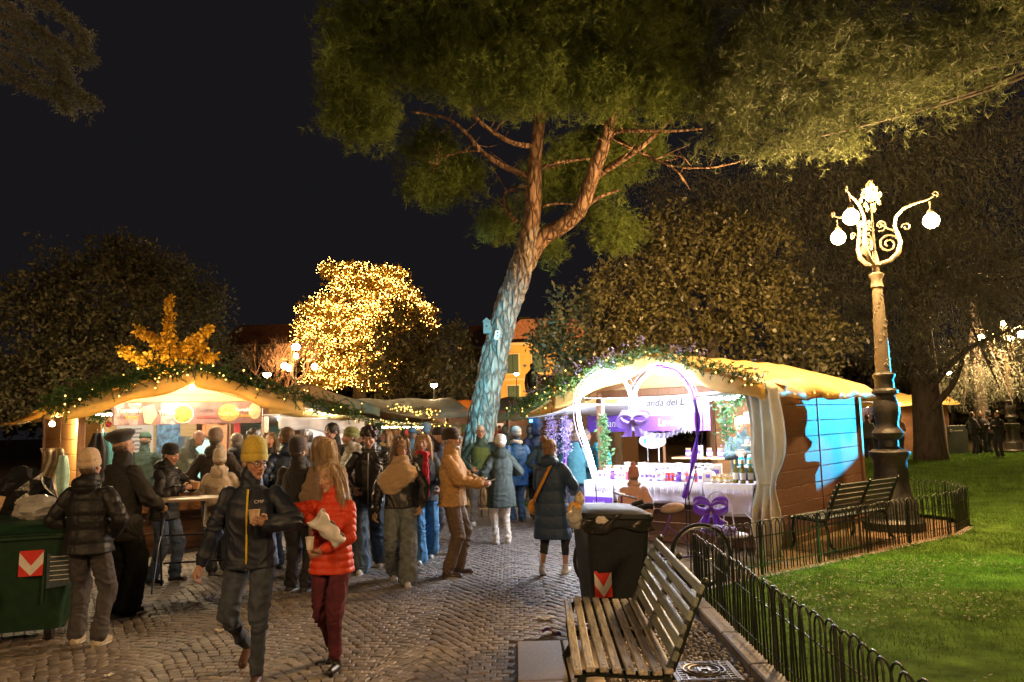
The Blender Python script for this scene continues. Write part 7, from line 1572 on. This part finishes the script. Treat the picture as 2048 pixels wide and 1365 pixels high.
# far wood that closes the view
rg = np.random.default_rng(91); PPs = []
for k in range(46):
    u = -80+k*49
    if 940 < u < 1190: continue
    Y = rg.uniform(58, 72); c, r = px_ell(u, 790 if u < 1000 or u > 1130 else 850, Y, 45, rg.uniform(55, 90) if u < 1000 or u > 1130 else 14, 3); PPs.append(shell(c, r, 900, rg, 10, .5, .2))
V, T = cards(np.concatenate(PPs), .8, .22, 92); tag(link('far_wood', fastmesh('far_wood', V, T), L_oak), 'dark mass of far off park trees closing the view', None, None, 'stuff')
# ------------------------------------------------------------------ far stalls
m_or_c = CLOTH('orange_canopy', (.65, .24, .04), tr=.4); m_yel_c = CLOTH('yellow_canopy', (.62, .45, .14), tr=.4); m_brn_c = CLOTH('striped_brown_canvas', (.36, .24, .12), tr=.3, scale=3)
S2 = chalet('market_chalet', xform(R(36.9), (-4.95, 18.1, 0)), 'second chalet with brown striped canvas roof behind the food chalet', tarp=m_brn_c, seed=21)
flap(S2, 1.78, 3.7, 2.2, 1.93, -.8, 2.4, m_brn_c, 'side_awning', 3); flap(S2, 1.3, 3.65, 2.05, 1.85, -.78, 2.2, m_canvas, 'awning_lining', 3)
S2F = xform(R(36.9), (-4.95, 18.1, 0))
garland(S2F, [(1.3, -.9, 1.95), (2.4, -.9, 1.82), (3.6, -.9, 1.78)], 'fir garland with dense warm lamps under the brown canvas awning', seed=31, lights=70, thick=.16, blob=.013)
garland(S2F, [(2.2, -.4, 2.3), (3.6, -.2, 2.12)], 'bright garland of fairy lights along the brown canvas roof edge', seed=33, lights=120, thick=.08, dens=.7, blob=.014)
tube_light('strip_light', S2F, (1.4, -.2, 1.83), (3.2, -.2, 1.78), EM('amber_tube', (1, .7, .35), 60.), 'amber strip light under the brown canvas awning')
def simple_stall(u, Y, w, label, canopy, light, rz=0., zc=2.3, body=m_woodd, glow=22.):
    p = D(u, 860, Y); fr = xform(rz, (p.x, Y, 0)); e = tag(empty('market_stall', (p.x, Y, 0), rz), label, 'market stall', 'far market stalls'); h = w/2
    MB().box((0, 0, .45), (w, .06, .9), bev=.01).build('counter_front', body, e); MB().box((0, .2, .92), (w+.1, .6, .04)).build('counter', m_woodl, e); MB().box((0, 2, 1.1), (w, .05, 2.2)).build('back_wall', body, e)
    for s in (-1, 1):
        MB().box((s*h, 1, 1.1), (.05, 2, 2.2)).build('side_wall', body, e); MB().box((s*h, -.05, 1.1), (.09, .09, 2.2)).build('post', m_post, e)
    b = MB(); b.grid(lambda i, j: ((i-.5)*(w+.8), -.9+3.2*j, zc+.45*math.sin(PI*j)-.03*math.sin(i*17)), 16, 10, thick=.01); b.build('canopy', canopy, e, 2)
    b = MB(); b.grid(lambda i, j: ((i-.5)*(w+.8), -.92-.02*math.sin(i*40), zc-.02-.22*j-.04*j*abs(math.sin(i*24))), 48, 2, thick=.006); b.build('valance', canopy, e, 2)
    tb = MB(); tb.tube([(-h*.85, .3, 2.1), (h*.85, .3, 2.1)], .03, n=6); tb.build('strip_light', EM('stall_glow_%s_%d' % ('%d%d%d' % tuple(int(9*x) for x in light), glow), light, glow), e)
    rr = random.Random(int(u)); ms = [m_cream, m_red, m_honey, m_white, m_lav, m_sprig]
    for k in range(int(w*4)):
        o = MB().box((0, 0, .1), (.14, .14, rr.uniform(.12, .3)), bev=.01).build('goods', ms[k % 6], None, loc=fr @ Vector((-h+.15+k*.24, .15+rr.uniform(-.1, .2), .96)), rot=(0, 0, rr.uniform(0, 1))); tag(o, 'small carton of goods displayed on a far stall counter', 'carton', 'goods on the far stalls')
    for k in range(int(w*2)):
        o = MB().box((0, 0, 0), (.35, .02, .3)).build('picture_card', ms[(k+2) % 6], e, loc=(-h+.3+k*.48, 1.95, 1.3+.35*(k % 2)))
    return e
simple_stall(800, 27, 3.4, 'far stall with cream canopy in the middle left distance', m_canvas, (1, .85, .6), R(30), glow=30)
simple_stall(912, 31, 2.2, 'far stall with orange awning left of the pine trunk', m_or_c, (1, .8, .5), R(10))
simple_stall(1018, 40, 3.2, 'far stall with orange red canopy right of the pine trunk', m_or_c, (1, .8, .55), R(-10), zc=2.5, glow=30)
simple_stall(1108, 22, 3.0, 'far stall with brown posts under the white awning', m_brn_c, (1, .85, .65), R(-35), zc=2.15, glow=24)
simple_stall(860, 42, 4, 'far stall with pale canopy behind the crowd', m_canvas, (1, .82, .6), R(15), glow=30)
simple_stall(960, 48, 4, 'farthest bright stall straight down the market alley', m_canvas, (1, .9, .75), 0, glow=34)
fs = simple_stall(1745, 38, 3.0, 'far right stall with yellow canopy and bright counter', m_yel_c, (.95, .9, 1), R(15), glow=34, zc=2.35)
e = tag(empty('timber_hut', (D(1838, 870, 36).x, 36, 0), R(8)), 'plain brown timber hut with yellow canopy behind the cedar trunk', 'hut', 'far market stalls')
planks(e, -1.5, 1.5, 0, 2.1, 0, 'x', M('hut_board', (.2, .09, .05), rough=.7, var=.2, rnd=.1), h=.3); planks(e, 0, 2.4, 0, 2.1, 1.5, 'y', MATS['hut_board'], h=.3); planks(e, 0, 2.4, 0, 2.1, -1.5, 'y', MATS['hut_board'], h=.3)
b = MB(); b.grid(lambda i, j: ((i-.5)*3.6, -.5+3.2*j, 2.12+.5*math.sin(PI*min(1, j*1.0))+.02*math.sin(i*20)), 14, 8, thick=.01); b.build('canopy', m_yel_c, e, 2)
bare_bulb(Vector((D(1800, 838, 35.2).x, 35.2, 2.2)), 'bare bulb at the front of the plain brown hut', EM('hut_bulb', (1, .7, .3), 350.), .06)
e = tag(empty('sign_board', (D(1915, 870, 34).x, 34, 0)), 'dark standing sign board with a small pale logo on the far lawn edge', 'sign'); MB().box((0, 0, .62), (.85, .05, 1.2), bev=.01).build('panel', M('slate_panel', (.06, .07, .07), rough=.5), e); [MB().box((-.13+.055*k, -.028, 1.0), (.04, .006, .045)).build('small_print', m_refw, e) for k in range(7)]; b = MB(); b.tube([(-.27+math.cos(t)*.05, -.035, 1.0+math.sin(t)*.05) for t in np.linspace(0, 2*PI, 13)[:-1]], .012, n=4, closed=True); b.build('logo_ring', m_refw, e)
for s in (-1, 1): MB().box((s*.4, .05, .62), (.04, .04, 1.24)).build('post', m_metal, e)
# ------------------------------------------------------------------ palazzi
m_ochre = M('ochre_stucco', (.52, .27, .07), rough=.85, var=.15, scale=.8, bump=.1); m_shut = M('green_shutter', (.04, .07, .05), rough=.7, bump=0); m_trim = M('stone_trim', (.5, .38, .22), rough=.8, var=.1); m_redst = M('red_stucco', (.2, .06, .035), rough=.85, var=.2, scale=.8); m_roof = M('tile_roof', (.22, .09, .05), rough=.9, var=.4, scale=4)
m_pane = M('dark_pane', (.01, .012, .015), rough=.1, bump=0); m_cream2 = M('cream_stucco', (.4, .3, .2), rough=.9, var=.15, scale=.6)
def palazzo(name, label, u0, u1, Y, ztop, wall, rows, ustep, ww, wh, chim=True, u_first=None):
    a, c = D(u0, 800, Y), D(u1, 800, Y); w = c.x-a.x; e = tag(empty(name, ((a.x+c.x)/2, Y, 0)), label, 'building', 'buildings behind the park')
    MB().box((0, 5, ztop/2), (w, 10, ztop)).build('wall', wall, e); MB().box((0, 4.8, ztop+.12), (w+.7, 11, .24), bev=.03).build('cornice', m_trim, e)
    b = MB(); b.prism([(-w/2-.6, 0), (w/2+.6, 0), (w/2-2 if w > 6 else w/4, 2.2), (-w/2+2 if w > 6 else -w/4, 2.2)], 0, 9.8); r = b.build('roof', m_roof, e, loc=(0, 0, ztop+.25))
    if chim: MB().box((0, 2, 1.9), (.8, .8, 2.2), bev=.02).box((0, 2, 3.1), (1.1, 1.1, .25), bev=.02).build('chimney', m_trim, r, loc=(-w/2+2.4, 0, -.6))
    n = int(w/ustep)
    for zi, z in enumerate(rows):
        for k in range(n):
            x = -w/2+ustep*(k+.5); f = MB().box((0, 0, 0), (ww+.3, .14, wh+.3), bev=.02).build('window', m_trim, e, loc=(x, 0, z)); MB().box((0, -.06, 0), (ww, .1, wh)).build('pane', m_pane, f)
            for s in (-1, 1):
                MB().box((s*ww*.25, -.13, 0), (ww*.5-.03, .05, wh-.02), bev=.01).build('shutter', m_shut, f)
        if zi < len(rows)-1 or True: MB().box((0, -.02, z-wh/2-.55), (w+.04, .1, .16)).build('string_course', m_trim, e)
    return e
palazzo('palazzo', 'ochre palazzo with green shutters behind the pine', 1002, 1200, 74, 8.9, m_ochre, (7.2, 4.3, 1.3), 2.35, 1.05, 1.75)
palazzo('palazzo', 'dark red house left of the ochre palazzo', 925, 1000, 80, 9.2, m_redst, (7.0, 4.0), 2.2, 1.0, 1.6, chim=False)
palazzo('palazzo', 'dim cream building behind the leafless tree', 440, 640, 86, 10.6, m_cream2, (8.2, 4.6), 4.0, 1.2, 2.0, chim=False)
flood((7.5, 62, 2.5), (3.5, 74, 4.5), (1, .6, .22), 9000, 80, 'added warm floodlight before the ochre palazzo standing in for street lights', blend=.6)  # added flood in place of the street lights that reach this facade
flood((-27, 66, .4), (-24, 86, 5), (1, .55, .22), 2600, 80, 'warm ground floodlight before the dim cream building', blend=.6)
# statue on its plinth before the palazzo
e = tag(empty('statue', (D(1066, 800, 60).x, 60, 0)), 'dark statue silhouette on a tall plinth before the palazzo', 'statue'); m_br = M('bronze', (.04, .04, .035), rough=.5, metal=.5)
MB().box((0, 0, 1.6), (1.6, 1.6, 3.2), bev=.1).build('plinth', m_trim, e)
b = MB(); chain(b, [Vector((0, 0, 3.2)), Vector((0, 0, 4.4)), Vector((0, 0, 5.3)), Vector((0, 0, 5.75))], [.5, .36, .42, .14], 10); b.ell((0, 0, 5.98), (.17, .19, .23), n=10, m=8); chain(b, [Vector((.38, 0, 5.3)), Vector((.55, -.1, 4.7)), Vector((.3, -.4, 4.5))], [.15, .12, .1], 8); chain(b, [Vector((-.38, 0, 5.3)), Vector((-.5, 0, 4.7)), Vector((-.45, 0, 4.1))], [.15, .12, .1], 8); b.build('figure', m_br, e, 2)
# phone screen held up in the crowd
p = D(1062, 842, 14.9); e = tag(empty('phone', p), 'raised phone with a glowing blue screen in the crowd', 'phone'); MB().box((0, 0, 0), (.075, .01, .12), bev=.003).build('case', m_black, e); MB().box((0, -.007, 0), (.06, .004, .05)).build('screen', EM('blue_screen', (.05, .25, 1), 6.), e)
